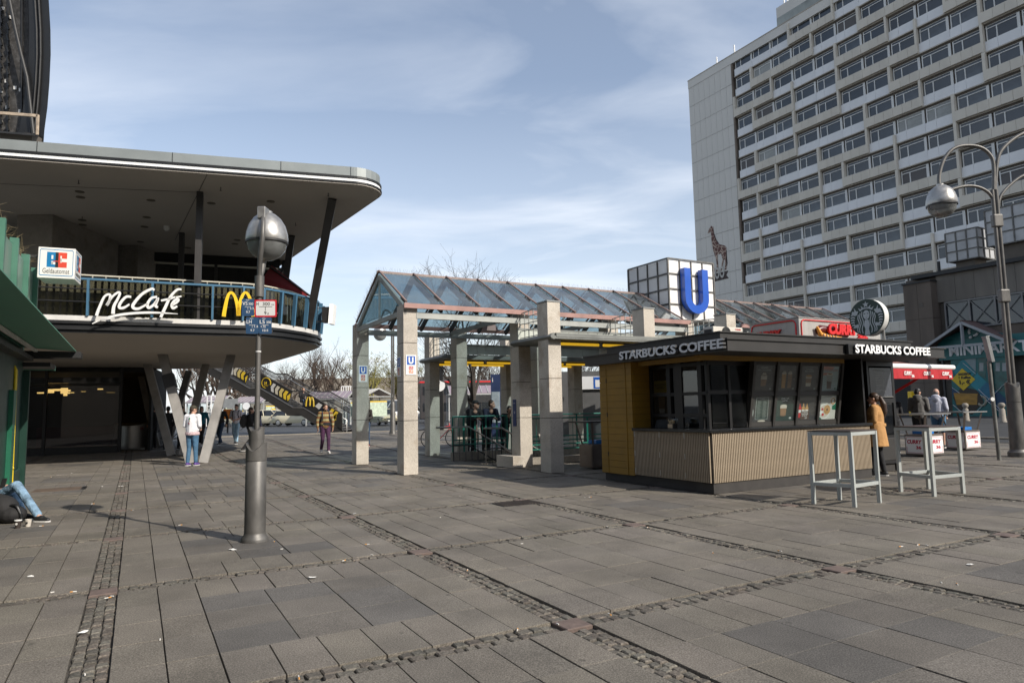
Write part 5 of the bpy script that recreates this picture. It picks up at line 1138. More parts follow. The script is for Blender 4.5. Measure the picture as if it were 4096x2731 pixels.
# hydrant and valve plates
pb=M('plate_blue',(0.035,0.085,0.17),0.4,var=0.05,stain=0.08); pw=M('plate_white',(0.72,0.71,0.68),0.4,var=0.04); pr_=M('plate_red',(0.55,0.02,0.03),0.4)
def plate(x0,y0,x1,y1,Y,bgm,lines,label,border=None):
    a_=D(x0,y1,Y); c_=D(x1,y1,Y); t_=D(x0,y0,Y); w=(c_-a_).length; h=(t_-a_).length; rt=(c_-a_).normalized(); up=(t_-a_).normalized(); n=rt.cross(up)
    r=0.014; o=a_
    def rrect(i,mi,k):
        pts=[]
        for (cx,cy,s0) in ((w-i-r,i+r,-90),(w-i-r,h-i-r,0),(i+r,h-i-r,90),(i+r,i+r,180)):
            for t in range(4): an=rad(s0+30*t); pts.append(o+rt*(cx+r*math.cos(an))+up*(cy+r*math.sin(an))+n*k)
        return pts
    q=B(); q.prism(rrect(0,0,0),n*0.004,1 if border else 0)
    if border: p=rrect(0.018,0,0.0045); q.add(p,[tuple(range(len(p)))],0)
    for s,x,y,hh_,ww in lines:
        if s=='-': 
            p=o+n*0.0055; q.add([p+rt*x*w+up*y*h,p+rt*(x+ww)*w+up*y*h,p+rt*(x+ww)*w+up*(y+hh_)*h,p+rt*x*w+up*(y+hh_)*h],[(0,1,2,3)],2)
        else: text(q,s,o+rt*x*w+up*y*h+n*0.005,rt,up,h=hh_*h,w=ww*w,depth=0.0004,bold=0.01,mi=2)
    return tag(q.build('hydrant_plate',[bgm,border or bgm,white if not border else black],None,recalc=False),label,'sign','plates on the lamp pole')
TY=lambda x,y:[('-',x-0.25,y+.16,.02,.5),('-',x-.012,y,.17,.025)]
plate(967,1195,1017,1264,LP.y-0.045,pb,[('Wasser',.33,.90,.06,.3),('VS',.06,.62,.22,.42),('300',.55,.63,.15,.38),('2.3',.66,.38,.13,.3),('9.7',.36,.16,.14,.32)]+TY(.5,.36),'blue valve plate reading VS 300 with 9.7')
plate(1018.5,1199,1107,1268,LP.y-0.045,pw,[('H',.09,.66,.2,.1),('300',.37,.66,.2,.33),('-',.2,.58,.025,.6),('-',.48,.36,.22,.022),('9',.44,.13,.2,.1),('.0',.56,.13,.12,.09),('51304',.76,.68,.07,.13)],'white hydrant plate with red border reading H 300',border=pr_)
plate(984,1269,1035,1335,LP.y-0.045,pb,[('Wasser',.3,.90,.06,.3),('LH',.06,.62,.22,.4),('1.2',.66,.38,.13,.3),('9.7',.36,.14,.14,.32)]+TY(.5,.36),'blue valve plate reading LH with 1.2')
plate(1036.5,1269.5,1087,1335,LP.y-0.045,pb,[('Wasser',.25,.90,.06,.3),('LS',.06,.62,.22,.4),('300',.58,.63,.15,.38),('1.5',.16,.38,.13,.3),('10.5',.28,.14,.14,.45)]+TY(.5,.36),'blue valve plate reading LS 300 with 10.5')
q=B(); q.bar(LP+Vector((-0.15,-0.031,2.72)),LP+Vector((0.24,-0.031,2.72)),0.015,0.015); q.bar(LP+Vector((-0.10,-0.031,2.5)),LP+Vector((0.18,-0.031,2.5)),0.015,0.015); q.build('plate_bracket',steel,e)
q=B(); q.lathe(LP+EZ*2.25,[(0.034,0),(0.034,0.012)],12); q.build('cable_tie',white,e)
# double arm lamp on the right
RP=G(4075,1826)
e=root('street_lamp','tall grey street lamp with arched arms and bell shaped head beside pole','street lamp',RP)
def rp(x,y,dy=0): return D(x,y,RP.y+dy)
q=B(); q.lathe(RP,[(0.24,0),(0.24,0.12),(0.2,0.16),(0.19,0.2)],24); q.build('foot',lampgrey,e,smooth=40)
q=B(); q.lathe(RP,[(0.185,0.18),(0.165,1.42)],24); q.build('sleeve',lampgrey,e,smooth=40)
saddle(RP,1.43,1.95,0.165,0.12,0.14,'collar')
top=rp(3975,760); ax=(top-RP).normalized()
ztop=top.z
for dx in (-0.055,0.055):
    q=B(); q.tube([RP+Vector((dx,0,1.5)),RP+Vector((dx,0,ztop))],0.048,12); q.build('pole',lampgrey,e,smooth=60)
for z in (rp(4010,1180).z,rp(3993,880).z):
    q=B(); q.box(XY,RP.x-0.13,RP.x+0.13,RP.y-0.08,RP.y+0.08,z-0.2,z+0.15); q.build('clamp',lampgrey,e,bevel=0.03)
xs=RP.x
def arm(pts,r,nm): q=B(); q.tube(pts,r,12); q.build(nm,lampgrey,e,smooth=60)
def sm(pts,n=5):
    out=[];k=len(pts)
    for i in range(k-1):
        a,p,c,d=pts[max(0,i-1)],pts[i],pts[i+1],pts[min(k-1,i+2)]
        for s in range(n):
            t=s/n; out.append(0.5*((2*p)+(c-a)*t+(2*a-5*p+4*c-d)*t*t+(-a+3*p-3*c+d)*t**3))
    out.append(pts[-1]); return out
hx,hz_=rp(3767,835).x,rp(3767,835).z
L1=[(3975,760),(3974,660),(3958,618),(3920,590),(3860,583),(3810,598),(3775,640),(3757,700),(3757,745)]
arm(sm([rp(*p) for p in L1]),0.048,'outer_arm')
L2=[(3978,850),(3972,800),(3950,768),(3910,748),(3860,745),(3800,760)]
arm(sm([rp(*p) for p in L2]),0.04,'inner_arm')
R1=[(3980,760),(3990,640),(4020,585),(4090,535),(4170,515),(4240,540),(4280,600),(4290,680)]; arm(sm([rp(*p) for p in R1]),0.048,'outer_arm')
R2=[(3990,850),(4000,790),(4040,740),(4100,700),(4180,690)]; arm(sm([rp(*p) for p in R2]),0.04,'inner_arm')
lamp_head(e,rp(3767,820)+Vector((0,0,0)),1.45); lamp_head(e,rp(4290,760),1.45)
# leaning short pole with cut-off bracket
e=root('signpost_stub','leaning galvanised sign pole with empty bracket at its top','pole',G(3997,1840))
p0=G(3997,1840); p1=D(3955,1445,p0.y-0.1); q=B(); q.tube([p0,p1],0.045,12); q.build('pole',M('galvanised',(0.20,0.20,0.185),0.5,0.5,var=0.25,scale=6,stain=0.3),e,smooth=60)
q=B(); q.bar(D(3966,1448,p0.y-0.1),D(3942,1350,p0.y-0.12),0.15,0.09); q.bar(D(3942,1350,p0.y-0.12),D(3941,1345,p0.y-0.12),0.17,0.11); q.build('bracket',grey_metal,e,bevel=0.01)
q=B(); q.lathe(D(3970,1596,p0.y-0.16),[(0.05,0),(0.05,0.01)],14,ax=(0,-1,0)); q.build('sticker',white,e)

# long unseen hall added behind the viewer to block sky light
SH=root('station_hall','long brown station hall closing the square behind the viewer','building',PL.p(-18,-12))
shm=M('station_cladding',(0.13,0.11,0.09),0.7,var=0.15,scale=0.5)
q=B(); q.box(PL,-26,-13,-45,4.5,0,18); q.build('hall',shm,SH); q=B(); q.box(PL,-26.5,-12.0,-45.5,5.0,18,18.6); q.build('roof',capm_ if 'capm_' in globals() else dkmetal,SH)
for k in range(16): q=B(); q.box(PL,-12.98,-12.9,-44+3*k,-42+3*k,4.5,15.5); q.build('window',carglass_ if 'carglass_' in globals() else darkglass,SH)

SB=root('street_block','long pale street block across the road behind the viewer','building',PL.p(25,-40))  # unseen block, added to cut sky fill from behind
q=B(); q.box(PL,-12,75,-50,-34,0,19); q.build('block',M('block_render',(0.22,0.20,0.17),0.8,var=0.1,scale=0.3),SB)
for k in range(26):
    for f in range(5): q=B(); q.box(PL,-10+3.2*k,-8.3+3.2*k,-34.02,-33.95,2.5+3.3*f,4.5+3.3*f); q.build('window',darkglass,SB)
# ================================================================= tower block on the right
TB=root('tower_block','tall grey office tower with rows of windows and pale parapet panels','building',PL.p(92,60))
beige=M('beige_panel',(0.60,0.555,0.475),0.7,var=0.06,scale=0.6,stain=0.12); pale=M('pale_parapet',(0.70,0.70,0.70),0.5,var=0.06,scale=0.5,stain=0.10); greyp=M('grey_wall_panel',(0.60,0.575,0.525),0.7,var=0.05,scale=0.4,stain=0.10); jointm=M('panel_joint',(0.10,0.085,0.07),0.8); wfr=M('window_white',(0.60,0.60,0.58),0.5,var=0.05); ledge=M('floor_ledge',(0.42,0.38,0.32),0.7,var=0.12,scale=0.8,stain=0.3)
wing=M('tower_glass',(0.035,0.042,0.05),0.08,0.0,var=0.5,scale=0.25,spec=0.7); wing2=M('tower_glass_b',(0.055,0.065,0.075),0.12,0.0,var=0.6,scale=0.35,spec=0.7); wing3=M('tower_glass_c',(0.02,0.024,0.028),0.05,0.0,var=0.4,scale=0.3,spec=0.8); blind=M('grey_blind',(0.10,0.095,0.095),0.7,var=0.1); curtain=M('pale_curtain',(0.30,0.31,0.30),0.8,var=0.15,scale=2)
TA=84.0; FH=3.43; Z0=54.95; BW=3.65; BL=74.35; NB=12; NF=17
q=B(); q.box(PL,TA+0.45,TA+15,BL-NB*BW,84.6,0,58.2); q.build('core',jointm,TB)
q=B(); q.box(PL,TA-0.05,TA+15.1,BL-NB*BW,84.75,57.35,58.75); q.build('roof_parapet',greyp,TB)
q=B(); q.box(PL,TA-0.1,TA+15.2,BL-NB*BW,84.8,58.75,58.9); q.build('roof_capping',ledge,TB)
q=B(); q.box(PL,TA+0.6,TA+12,40,66.0,58.9,62.3); q.build('penthouse',greyp,TB)
q=B(); q.box(PL,TA+0.58,TA+0.6,40,66.0,58.9,60.6); q.build('penthouse_band',M('weathered_band',(0.30,0.32,0.30),0.7,var=0.2,stain=0.4,scale=0.7),TB)
for b_,z_ in ((78.8,1.8),(74.9,2.0),(83,0.6),(64.2,5.0),(64.8,5.2)):
    q=B(); q.tube([PL.p(TA+1,b_,58.9),PL.p(TA+1,b_,58.9+z_)],0.12,6); q.build('roof_vent',white,TB)
# blank end wall panels
pb_=B(); pb_.box(PL,0,0.4,0.015,1.21,0.03,FH-0.02); p0_=None
for k in range(8):
    for f in range(NF):
        z=Z0+FH-FH*(f+1)-1.03
        if z<-1: continue
        loc=PL.p(TA,74.92+k*1.225,z)
        if p0_ is None: p0_=pb_.build('wall_panel',greyp,TB); p0_.location=loc
        else: inst(p0_,'wall_panel',loc,TB)
st=M('rust_stain',(0.15,0.12,0.095),0.8,var=0.4,scale=0.5)
q=B(); q.box(PL,TA-0.03,TA+0.3,74.62,74.93,0,57.3); q.build('downpipe_channel',st,TB)
pat=['WWWBBWWBBWWB','WBBBWWBBWWBB','BBWWWBBWWBBW','WBBWWBBBWWBB','WWWBBWWBBBWW','WBBWWWBBWWBB','BBWWBBWWWBBW','WBBBWBBWWBBW','WWBBWWWBBWWW','BWWWBBBWWBBW','WBBWWBBWWWBB','BBBWWWBBWWBB','WBBWWBBBWWWB','BBWWWBBWWBBW','WWBBWWBBBWWB','WBBBWWBBWWBB','BBWWBBWWBBWW']
rt_=random.Random(21); protos={}
def proto(nm,bld,mat,loc,par):
    if nm not in protos:
        o=bld.build(nm.split('#')[0],mat,par); protos[nm]=o; o.location=loc; o.matrix_parent_inverse=world_of(par).inverted(); return o
    return inst(protos[nm],nm.split('#')[0],loc,par)
def win_frame():
    b=B(); w=BW-0.5; z0,z1=1.22,3.02
    def bx_(v0,v1,a,c): b.box(PL,0.25,0.36,-v1,-v0,a,c)
    bx_(0.15,0.27,z0,z1); bx_(w+0.12,w+0.42,z0,z1); bx_(0.27,w+0.12,z0,z0+0.09); bx_(0.27,w+0.12,2.62,2.72); bx_(1.18,1.30,z0+0.09,2.62); bx_(0.27,w+0.12,z1-0.05,z1)
    return b
def win_pane():
    b=B(); w=BW-0.5; b.box(PL,0.32,0.335,-w-0.14,-0.25,1.28,2.98); return b
for f in range(NF):
    z=Z0-FH*(f)-0.0
    if z<-1.5: break
    # ledge
    q=B(); q.box(PL,TA-0.02,TA+0.5,BL-NB*BW,BL,z-0.16,z-0.02); q.build('floor_ledge',ledge,TB)
    q=B(); q.box(PL,TA+0.25,TA+0.46,BL-NB*BW,BL,z+3.02,z+FH-0.16); q.build('window_head',jointm,TB)
    pt_=pat[f]
    for k in range(NB):
        b1=BL-k*BW; loc=PL.p(TA,b1,z)
        wo_=proto('window#',win_frame(),wfr,loc,TB); r=rt_.random()
        pm='blind' if r<0.06 else 'curtain' if r<0.11 else 'glass' if r<0.6 else 'tinted' if r<0.85 else 'open'
        proto('pane#'+pm,win_pane(),{'glass':wing,'blind':blind,'curtain':curtain,'tinted':wing2,'open':wing3}[pm],loc,wo_)
        if pt_[k]=='B':
            for m in range(3):
                bb=B(); bb.box(PL,-0.28,0.28,-BW*(m+1)/3+0.012,-BW*m/3-0.012,-0.02,1.2); proto('parapet_panel#b%d'%m,bb,beige,loc,TB)
            if k==0 or pt_[k-1]=='W' :
                bb=B(); bb.box(PL,-0.25,0.4,-0.01,0.32,-0.05,FH-0.05); proto('fin#',bb,beige,PL.p(TA,b1,z+0.0),TB)
            if k+1<NB and pt_[k+1]=='W':
                bb=B(); bb.box(PL,-0.22,0.4,-0.30,-0.02,1.21,FH+1.1); proto('fin#2',bb,beige,PL.p(TA,b1-BW+0.32,z-FH*0+0.0),TB)
        else:
            for m in range(2):
                bb=B(); bb.box(PL,0.12,0.3,(-BW*(0.36+0.64*m)+0.012),(-BW*0.36*m-0.012),0.02,1.2); proto('parapet_panel#w%d'%m,bb,pale,loc,TB)
# giraffe emblem and banner
gm=bpy.data.materials.new('giraffe_print'); gm.use_nodes=True; t_=gm.node_tree; b_=t_.nodes['Principled BSDF']; b_.inputs['Roughness'].default_value=0.6
tcn=t_.nodes.new('ShaderNodeTexCoord'); vo=t_.nodes.new('ShaderNodeTexVoronoi'); vo.feature='DISTANCE_TO_EDGE'; vo.inputs['Scale'].default_value=1.35; t_.links.new(tcn.outputs['Object'],vo.inputs['Vector']); cr=t_.nodes.new('ShaderNodeValToRGB'); cr.color_ramp.interpolation='CONSTANT'; cr.color_ramp.elements[0].color=(0.42,0.32,0.25,1); cr.color_ramp.elements[1].position=0.055; cr.color_ramp.elements[1].color=(0.10,0.032,0.022,1); t_.links.new(vo.outputs[0],cr.inputs[0]); t_.links.new(cr.outputs[0],b_.inputs['Base Color'])
def zg(x,y,a=TA-0.06):
    v=on_a(2750+x/6.272,880+y/6.272,a); return PL.p(v.x,v.y,v.z)
gdkb=M('giraffe_dark',(0.035,0.018,0.016),0.6)
ZE_=root('zoo_sign','brown giraffe emblem above ZOO banner on the blank tower wall','emblem',zg(800,1500))
def gpoly(pts,mat,nm,a,ext=0.05):
    # triangulate through bmesh ngon
    b=B(); b.prism([zg(x,y,a) for x,y in pts],E1*ext); b.build(nm,mat,ZE_)
neck=[(505,330),(545,210),(575,195),(585,150),(610,155),(612,185),(645,170),(640,225),(650,330),(690,470),(740,560),(800,620),(780,800),(700,830),(650,800),(625,650),(600,500),(592,330),(580,290),(545,320)]
bodyg=[(650,790),(690,620),(790,610),(880,625),(940,650),(972,700),(968,790),(945,830),(840,820),(790,855),(740,850),(690,860)]
legs=[[(670,840),(750,840),(750,960),(755,1100),(775,1280),(745,1290),(735,1180),(720,1000)],[(735,850),(752,1000),(760,1150),(740,1290),(700,1295),(735,1150)],[(835,820),(950,820),(940,960),(900,1010),(880,1120),(850,1270),(815,1270),(855,1130),(880,980)],[(900,830),(965,760),(960,960),(965,1080),(970,1240),(935,1245),(945,1080),(930,950)]]
for i,pp in enumerate([neck,bodyg]+legs): gpoly(pp,gm,('neck','torso','leg','leg','leg','leg')[i],TA-0.075-0.004*i)
gpoly([(640,200),(665,330),(720,490),(800,610),(870,625),(800,640),(730,570),(670,440),(640,300)],gdkb,'mane',TA-0.045); gpoly([(950,700),(975,760),(1000,1080),(985,1170),(965,1100),(955,900)],gdkb,'tail',TA-0.045)
gpoly([(480,1400),(1020,1268),(972,1380),(1030,1460),(640,1550),(480,1590)],gdkb,'banner',TA-0.05)
o_=zg(590,1520,TA-0.08); r_=zg(940,1440,TA-0.08); q=B(); text(q,'ZOO',o_+EZ*0.0,-E2,EZ,w=(r_-o_).length*0.98,h=2.0,depth=0.02,bold=0.03); q.build('lettering',M('banner_cream',(0.45,0.43,0.39),0.6),ZE_,recalc=False)
# ================================================================= stone faced low building with market
LBD=root('market_building','low stained stone building with cross braced windows beside the tower','building',PL.p(64,26))
stone_=M('stained_stone',(0.16,0.142,0.12),0.8,var=0.3,scale=0.5,stain=0.45,stretch=(1,1,0.15)); stone2=M('brown_stone',(0.12,0.095,0.075),0.8,var=0.3,scale=0.5,stain=0.4,stretch=(1,1,0.2)); capm=M('black_roof_edge',(0.02,0.02,0.02),0.6)
AL=58.0
q=B(); q.box(PL,AL+0.3,AL+14,6,34,0,11.9); q.build('core',jointm,LBD)
q=B(); q.box(PL,AL-0.3,AL+14.2,6,33.2,11.85,12.15); q.build('roof_edge',capm,LBD)
for k in range(16):
    b1=31.3-k*1.45
    q=B(); q.box(PL,AL,AL+0.3,b1-1.43,b1,9.6,11.84); q.build('stone_panel',stone_,LBD)
    for z0,z1 in ((0,1.2),(1.22,3.0),(3.02,4.8)):
        if k>5 or k<1: q=B(); q.box(PL,AL,AL+0.3,b1-1.43,b1,z0,z1); q.build('stone_panel',stone_,LBD)
for j,(z0,z1) in enumerate(((0,3.0),(3.02,5.6),(5.62,8.3),(8.32,11.35))):
    for m in range(2):
        q=B(); q.box(PL,AL-0.9,AL+0.3,31.3+1.15*m,31.3+1.15*(m+1)-0.02,z0,z1); q.build('pier_block',stone2,LBD)
q=B(); q.box(PL,AL-1.0,AL+0.4,31.25,33.65,11.35,11.5); q.build('pier_cap',capm,LBD)
q=B(); q.box(PL,AL-0.93,AL-0.9,32.0,32.35,9.3,9.65); q.build('vent_plate',jointm,LBD)
gstrip=M('braced_window_frame',(0.17,0.165,0.16),0.5,0.2)
for k in range(6):
    b1=30.75-k*3.7; 
    q=B(); 
    for s in (0,1.85): 
        v0=b1-s; v1=v0-1.85
        for p_,q_ in (((v0,7.35),(v1,9.45)),((v0,9.45),(v1,7.35))): q.bar(PL.p(AL-0.02,p_[0],p_[1]),PL.p(AL-0.02,q_[0],q_[1]),0.05,0.05)
        q.bar(PL.p(AL-0.02,v0,7.3),PL.p(AL-0.02,v0,9.5),0.12,0.1,up=E1)
    q.bar(PL.p(AL-0.02,b1,7.3),PL.p(AL-0.02,b1-3.7,7.3),0.12,0.12); q.bar(PL.p(AL-0.02,b1,9.5),PL.p(AL-0.02,b1-3.7,9.5),0.12,0.12)
    wo_=q.build('braced_window',gstrip,LBD); q=B(); q.box(PL,AL+0.1,AL+0.14,b1-3.7,b1,7.3,9.5); q.build('pane',wing,wo_)
    q=B(); q.box(PL,AL+0.05,AL+0.3,b1-3.7,b1,5.4,7.2); q.build('spandrel',stone2,LBD)
q=B(); q.box(PL,62,64,34.2,74,0,6.2); tag(q.build('dark_low_wing',M('dark_wing',(0.03,0.028,0.026),0.7)),'dark low wing between the tower foot and the stone building','building')  # dark box stands in for the shaded void under the building
# panelled lantern signs on its roof
lant=M('lantern_panel',(0.40,0.40,0.40),0.5,var=0.15,scale=1.5,stain=0.3)
def lantern(a,b,z,n,m,s,label,na=3):
    e=root('lantern_sign',label,'cube sign',PL.p(a+1,b-1,z)); w=n*s; h=m*s; d=na*s
    for j in range(m):
        for i in range(n): q=B(); q.box(PL,a,a+0.08,b-(i+1)*s+0.05,b-i*s-0.05,z+j*s+0.05,z+(j+1)*s-0.05); q.build('panel',lant,e)
        for i in range(na): q=B(); q.box(PL,a+i*s+0.05,a+(i+1)*s-0.05,b-w-0.02,b-w+0.06,z+j*s+0.05,z+(j+1)*s-0.05); q.build('panel',lant,e)
    q=B(); q.box(PL,a+0.08,a+d,b-w+0.06,b,z,z+h); q.build('core',jointm,e)
    q=B()
    for i in range(n+1): q.bar(PL.p(a-0.02,b-i*s,z),PL.p(a-0.02,b-i*s,z+h),0.09,0.09,up=E1)
    for j in range(m+1): q.bar(PL.p(a-0.02,b,z+j*s),PL.p(a-0.02,b-w,z+j*s),0.085,0.085); q.bar(PL.p(a,b-w-0.03,z+j*s),PL.p(a+d,b-w-0.03,z+j*s),0.085,0.085)
    for i in range(1,na+1): q.bar(PL.p(a+i*s,b-w-0.03,z),PL.p(a+i*s,b-w-0.03,z+h),0.09,0.09,up=E1)
    q.build('frame',cubef,e)
    q=B(); q.box(PL,a+0.3,a+d-0.3,b-w+0.5,b-0.5,12.15,z+0.0); q.build('stand',jointm,e)
lantern(58,30.3,12.78,3,3,0.80,'grey panelled cube sign on the stone building roof')
lantern(57.5,27.0,13.3,4,3,0.95,'grey lattice panel sign on stone building roof behind the lamp post',2)
q=B(); q.tube([PL.p(58.4,31.2,12.1),PL.p(58.4,31.2,13.1)],0.12,8); q.build('roof_pipe',capm,LBD)
# gabled canopy and market front
MK=root('minimarket','teal minimarket front with gabled canopy and window pictures','shop front',PL.p(57.5,29))
teal=M('teal_board',(0.008,0.115,0.115),0.45,var=0.1); tealL=M('teal_light',(0.015,0.20,0.24),0.5); tealD=M('navy_diamond',(0.012,0.05,0.11),0.5); yel=M('offer_yellow',(0.62,0.42,0.015),0.5); cdark=M('coffee_picture',(0.03,0.02,0.012),0.5,var=0.4,scale=2); amber=M('amber_picture',(0.33,0.17,0.02),0.4,var=0.3,scale=1.5,stretch=(1,1,3)); teald=M('bottle_green',(0.02,0.09,0.08),0.3,var=0.5,scale=2)
gfrm=M('gable_tube',(0.27,0.28,0.29),0.5,0.2,var=0.08); ribm=M('ribbed_roof',(0.13,0.085,0.075),0.6,0.2,var=0.15)
ag=56.0
def ga(x,y,a=ag): v=on_a(x,y,a); return PL.p(v.x,v.y,v.z)
ap=on_a(3845,1290,ag); le=on_a(3690,1396,ag); half=le.y-ap.y; re_b=ap.y-half
for p_,q_,nm in ((PL.p(ag,le.y,le.z),PL.p(ag,ap.y,ap.z),'gable_rafter'),(PL.p(ag,ap.y,ap.z),PL.p(ag,re_b,le.z),'gable_rafter'),(PL.p(ag,le.y,le.z),PL.p(ag,re_b,le.z+0.0),'gable_tie'),(PL.p(ag,ap.y,le.z),PL.p(ag,ap.y,ap.z),'gable_post')):
    q=B(); q.bar(p_,q_,0.13,0.2); q.build(nm,gfrm,MK)
for s,eb in ((1,le.y),(-1,re_b)):
    q=B(); vs=[];n=36
    for i in range(n+1):
        u=i/n; z=0.06*(i%2); vs+=[PL.p(ag+u*4,eb,le.z+0.12+z),PL.p(ag+u*4,ap.y,ap.z+0.12+z)]
    q.add(vs,[(2*i,2*i+2,2*i+3,2*i+1) for i in range(n)]); q.build('ribbed_roof',ribm,MK,recalc=False)
q=B(); q.bar(PL.p(ag,ap.y,ap.z+0.15),PL.p(ag+4,ap.y,ap.z+0.15),0.15,0.1); q.build('ridge_cap',ribm,MK)
q=B(); q.box(PL,57.3,57.5,22.5,31.2,4.75,6.4,0); q.build('name_board',teal,MK)
q=B(); q.prism([PL.p(57.2,31.0,6.4),PL.p(57.2,re_b+0.6,6.4),PL.p(57.2,ap.y,ap.z-0.3)],E1*0.1); q.build('gable_board',teal,MK)
o_=on_a(3818,1411,57.2); r_=on_a(4035,1400,57.2)
q=B(); text(q,'MINIMARKT',PL.p(57.28,30.35,5.05),-E2,EZ,w=5.6,h=0.82,depth=0.03,bold=0.03); q.build('lettering',pale,MK,recalc=False)
for k in range(3):
    a0_=2*math.pi*k/3+0.4; c=PL.p(57.15,28.35,6.85); q=B(); q.tube([c+(-E2)*0.33*math.cos(a0_+t*0.3)+EZ*0.33*math.sin(a0_+t*0.3) for t in range(5)],0.09,6); p_=c+(-E2)*0.5*math.cos(a0_-0.4)+EZ*0.5*math.sin(a0_-0.4); q.ball(p_,0.12,0.12,0.12,8,6); q.build('logo_figure',pale,MK,smooth=50)
# window picture: panels
WP=root('window_picture','teal window picture with yellow 1 euro coffee offer diamond','shop window',PL.p(57.6,29))
A_=57.4
def wp(x,y,k=0): v=on_a(3550+x/2.75,1280+y/2.75,A_-0.01*k); return PL.p(v.x,v.y,v.z)
def wpoly(pts,m,nm,k,ext=0.008): q=B(); q.prism([wp(x,y,k) for x,y in pts],E1*ext); q.build(nm,m,WP)
wpoly([(695,400),(1345,400),(1345,1080),(720,1080)],teal,'backing',0,0.05)
wpoly([(720,560),(830,420),(970,580),(830,700)],tealL,'diamond',1); wpoly([(830,420),(970,420),(970,570)],M('pale_teal',(0.2,0.26,0.27),0.5),'diamond',2); wpoly([(900,700),(985,580),(1090,680),(990,780)],tealL,'diamond',2)
wpoly([(990,780),(1090,680),(1200,790),(1100,890)],M('teal_blue',(0.01,0.12,0.2),0.5),'diamond',3); wpoly([(1100,890),(1210,780),(1330,890),(1220,990)],tealD,'diamond',3); wpoly([(705,740),(790,790),(715,840)],tealD,'diamond',2)
wpoly([(720,850),(820,730),(990,770),(1060,900),(930,1040),(780,980)],cdark,'coffee_photo',2); wpoly([(725,800),(990,810),(985,930),(760,930)],amber,'coffee_cup',3)
q=B(); ring_=[wp(1040+45*math.cos(t),890+50*math.sin(t),4) for t in [math.pi*i/6-1.6 for i in range(9)]]; q.tube(ring_,0.09,5); q.build('cup_handle',M('cup_cream',(0.3,0.27,0.2),0.5),WP)
wpoly([(705,655),(820,530),(965,650),(835,775)],yel,'offer_diamond',5)
q=B()
for s,x,y,w_,h_ in (('ANGEBOT',775,610,105,24),('1 Kaffee',785,648,95,26),('1,- €',795,715,85,50)): text(q,s,wp(x,y,6.4),-E2,EZ,w=w_/2.75*57/2699/0.83,h=h_/2.75*62/2699,depth=0.01,bold=0.04)
q.build('lettering',black,WP,recalc=False)
wpoly([(1000,410),(1085,410),(1080,640),(1000,600)],teald,'bottle_photo',2); wpoly([(1140,480),(1310,420),(1320,800),(1165,760)],teald,'bottle_photo',2)
for i,x in enumerate((1010,1190,1262)): wpoly([(x,470),(x+45,470),(x+45,560),(x,560)],M('label_pale',(0.28,0.30,0.30),0.5,var=0.2,scale=3),'bottle_label',3)
q=B()
for p_,q_ in (((710,740),(790,800)),((985,1000),(1330,660)),((1000,760),(1250,990)),((720,930),(850,1040)),((830,470),(970,590)),((1020,820),(1240,1010))): q.bar(wp(*p_,7),wp(*q_,7),0.07,0.02)
q.build('white_lines',pale,WP)
for b_ in (27.35,30.85): q=B(); q.box(PL,57.2,57.37,b_,b_+0.15,0,4.8); q.build('window_post',dkmetal,WP)
# stone bollards
for (x,y,lab) in ((3866,1683,'left of the leaning pole, under the coffee picture'),(4012,1688,'between leaning pole and street lamp')):
    p=G(x,y,gz(48)); q=B(); q.lathe(p,[(0.19,0),(0.19,0.05),(0.16,0.08),(0.145,0.68),(0.10,0.72),(0.10,0.76),(0.15,0.82),(0.175,0.9),(0.15,0.99),(0.07,1.04)],16); tag(q.build('bollard',gran_s,smooth=50),'pale stone bollard with ball top '+lab,'bollard','bollards before the market')
q=B(); q.box(PL,27.5,27.52,10.0,10.1,0,0.1)
q=B(); q.bar(PL.p(54.5,32.0,0.35),PL.p(54.5,32.0,2.3),0.55,0.4); tag(q.build('yellow_post_box',yellow,bevel=0.05),'yellow post box against the stone pier','post box')
# ================================================================= footbridge stairs
SY=41.0
def zs(x,y,Y=SY): return D(900+x/3.92,1400+y/3.92,Y)
ST=root('footbridge_stairs','dark footbridge stairs with yellow arrow panels','stairs',zs(1855,1345))
stm=M('stair_dark',(0.03,0.028,0.026),0.5,0.2,var=0.15); stl=M('stair_edge',(0.13,0.125,0.12),0.6)
SD=2.6
def extr(pts,m,nm,y0,y1,par=ST): q=B(); P=[zs(x,y,SY) for x,y in pts]; q.prism([p+Vector((0,y0,0)) for p in P],(0,y1-y0,0)); return q.build(nm,m,par)
topl=[(-400,145),(80,415),(385,590),(555,590),(1065,890),(1230,893),(1400,1000),(1855,1250)]; bot=[(1855,1345),(1690,1340),(1200,1030),(1000,1030),(560,730),(340,720),(45,550),(-400,300)]
extr(topl+bot,stm,'stringer',0,0.2); extr(topl+bot,stm,'stringer',SD-0.2,SD)
extr([(x,y+4) for x,y in topl]+[(x,y+14) for x,y in topl[::-1]],stl,'stringer_edge',-0.03,0.0)
segs=[((-400,145),(385,590),13),((555,590),(1065,890),9),((1230,893),(1855,1250),10)]
for (p_,q_,n) in segs:
    for i in range(n):
        x0=p_[0]+(q_[0]-p_[0])*i/n; x1=p_[0]+(q_[0]-p_[0])*(i+1)/n; y=p_[1]+(q_[1]-p_[1])*(i+1)/n
        extr([(x0,y),(x1+6,y),(x1+6,y+8),(x0,y+8)],stl,'step',0.2,SD-0.2); extr([(x0+3,y-28),(x0+8,y-28),(x0+8,y),(x0+3,y)],stm,'riser',0.2,SD-0.2)
for a_,b_ in (((385,590),(555,590)),((1065,890),(1230,893))): extr([a_,b_,(b_[0],b_[1]+12),(a_[0],a_[1]+12)],stl,'landing',0.2,SD-0.2)
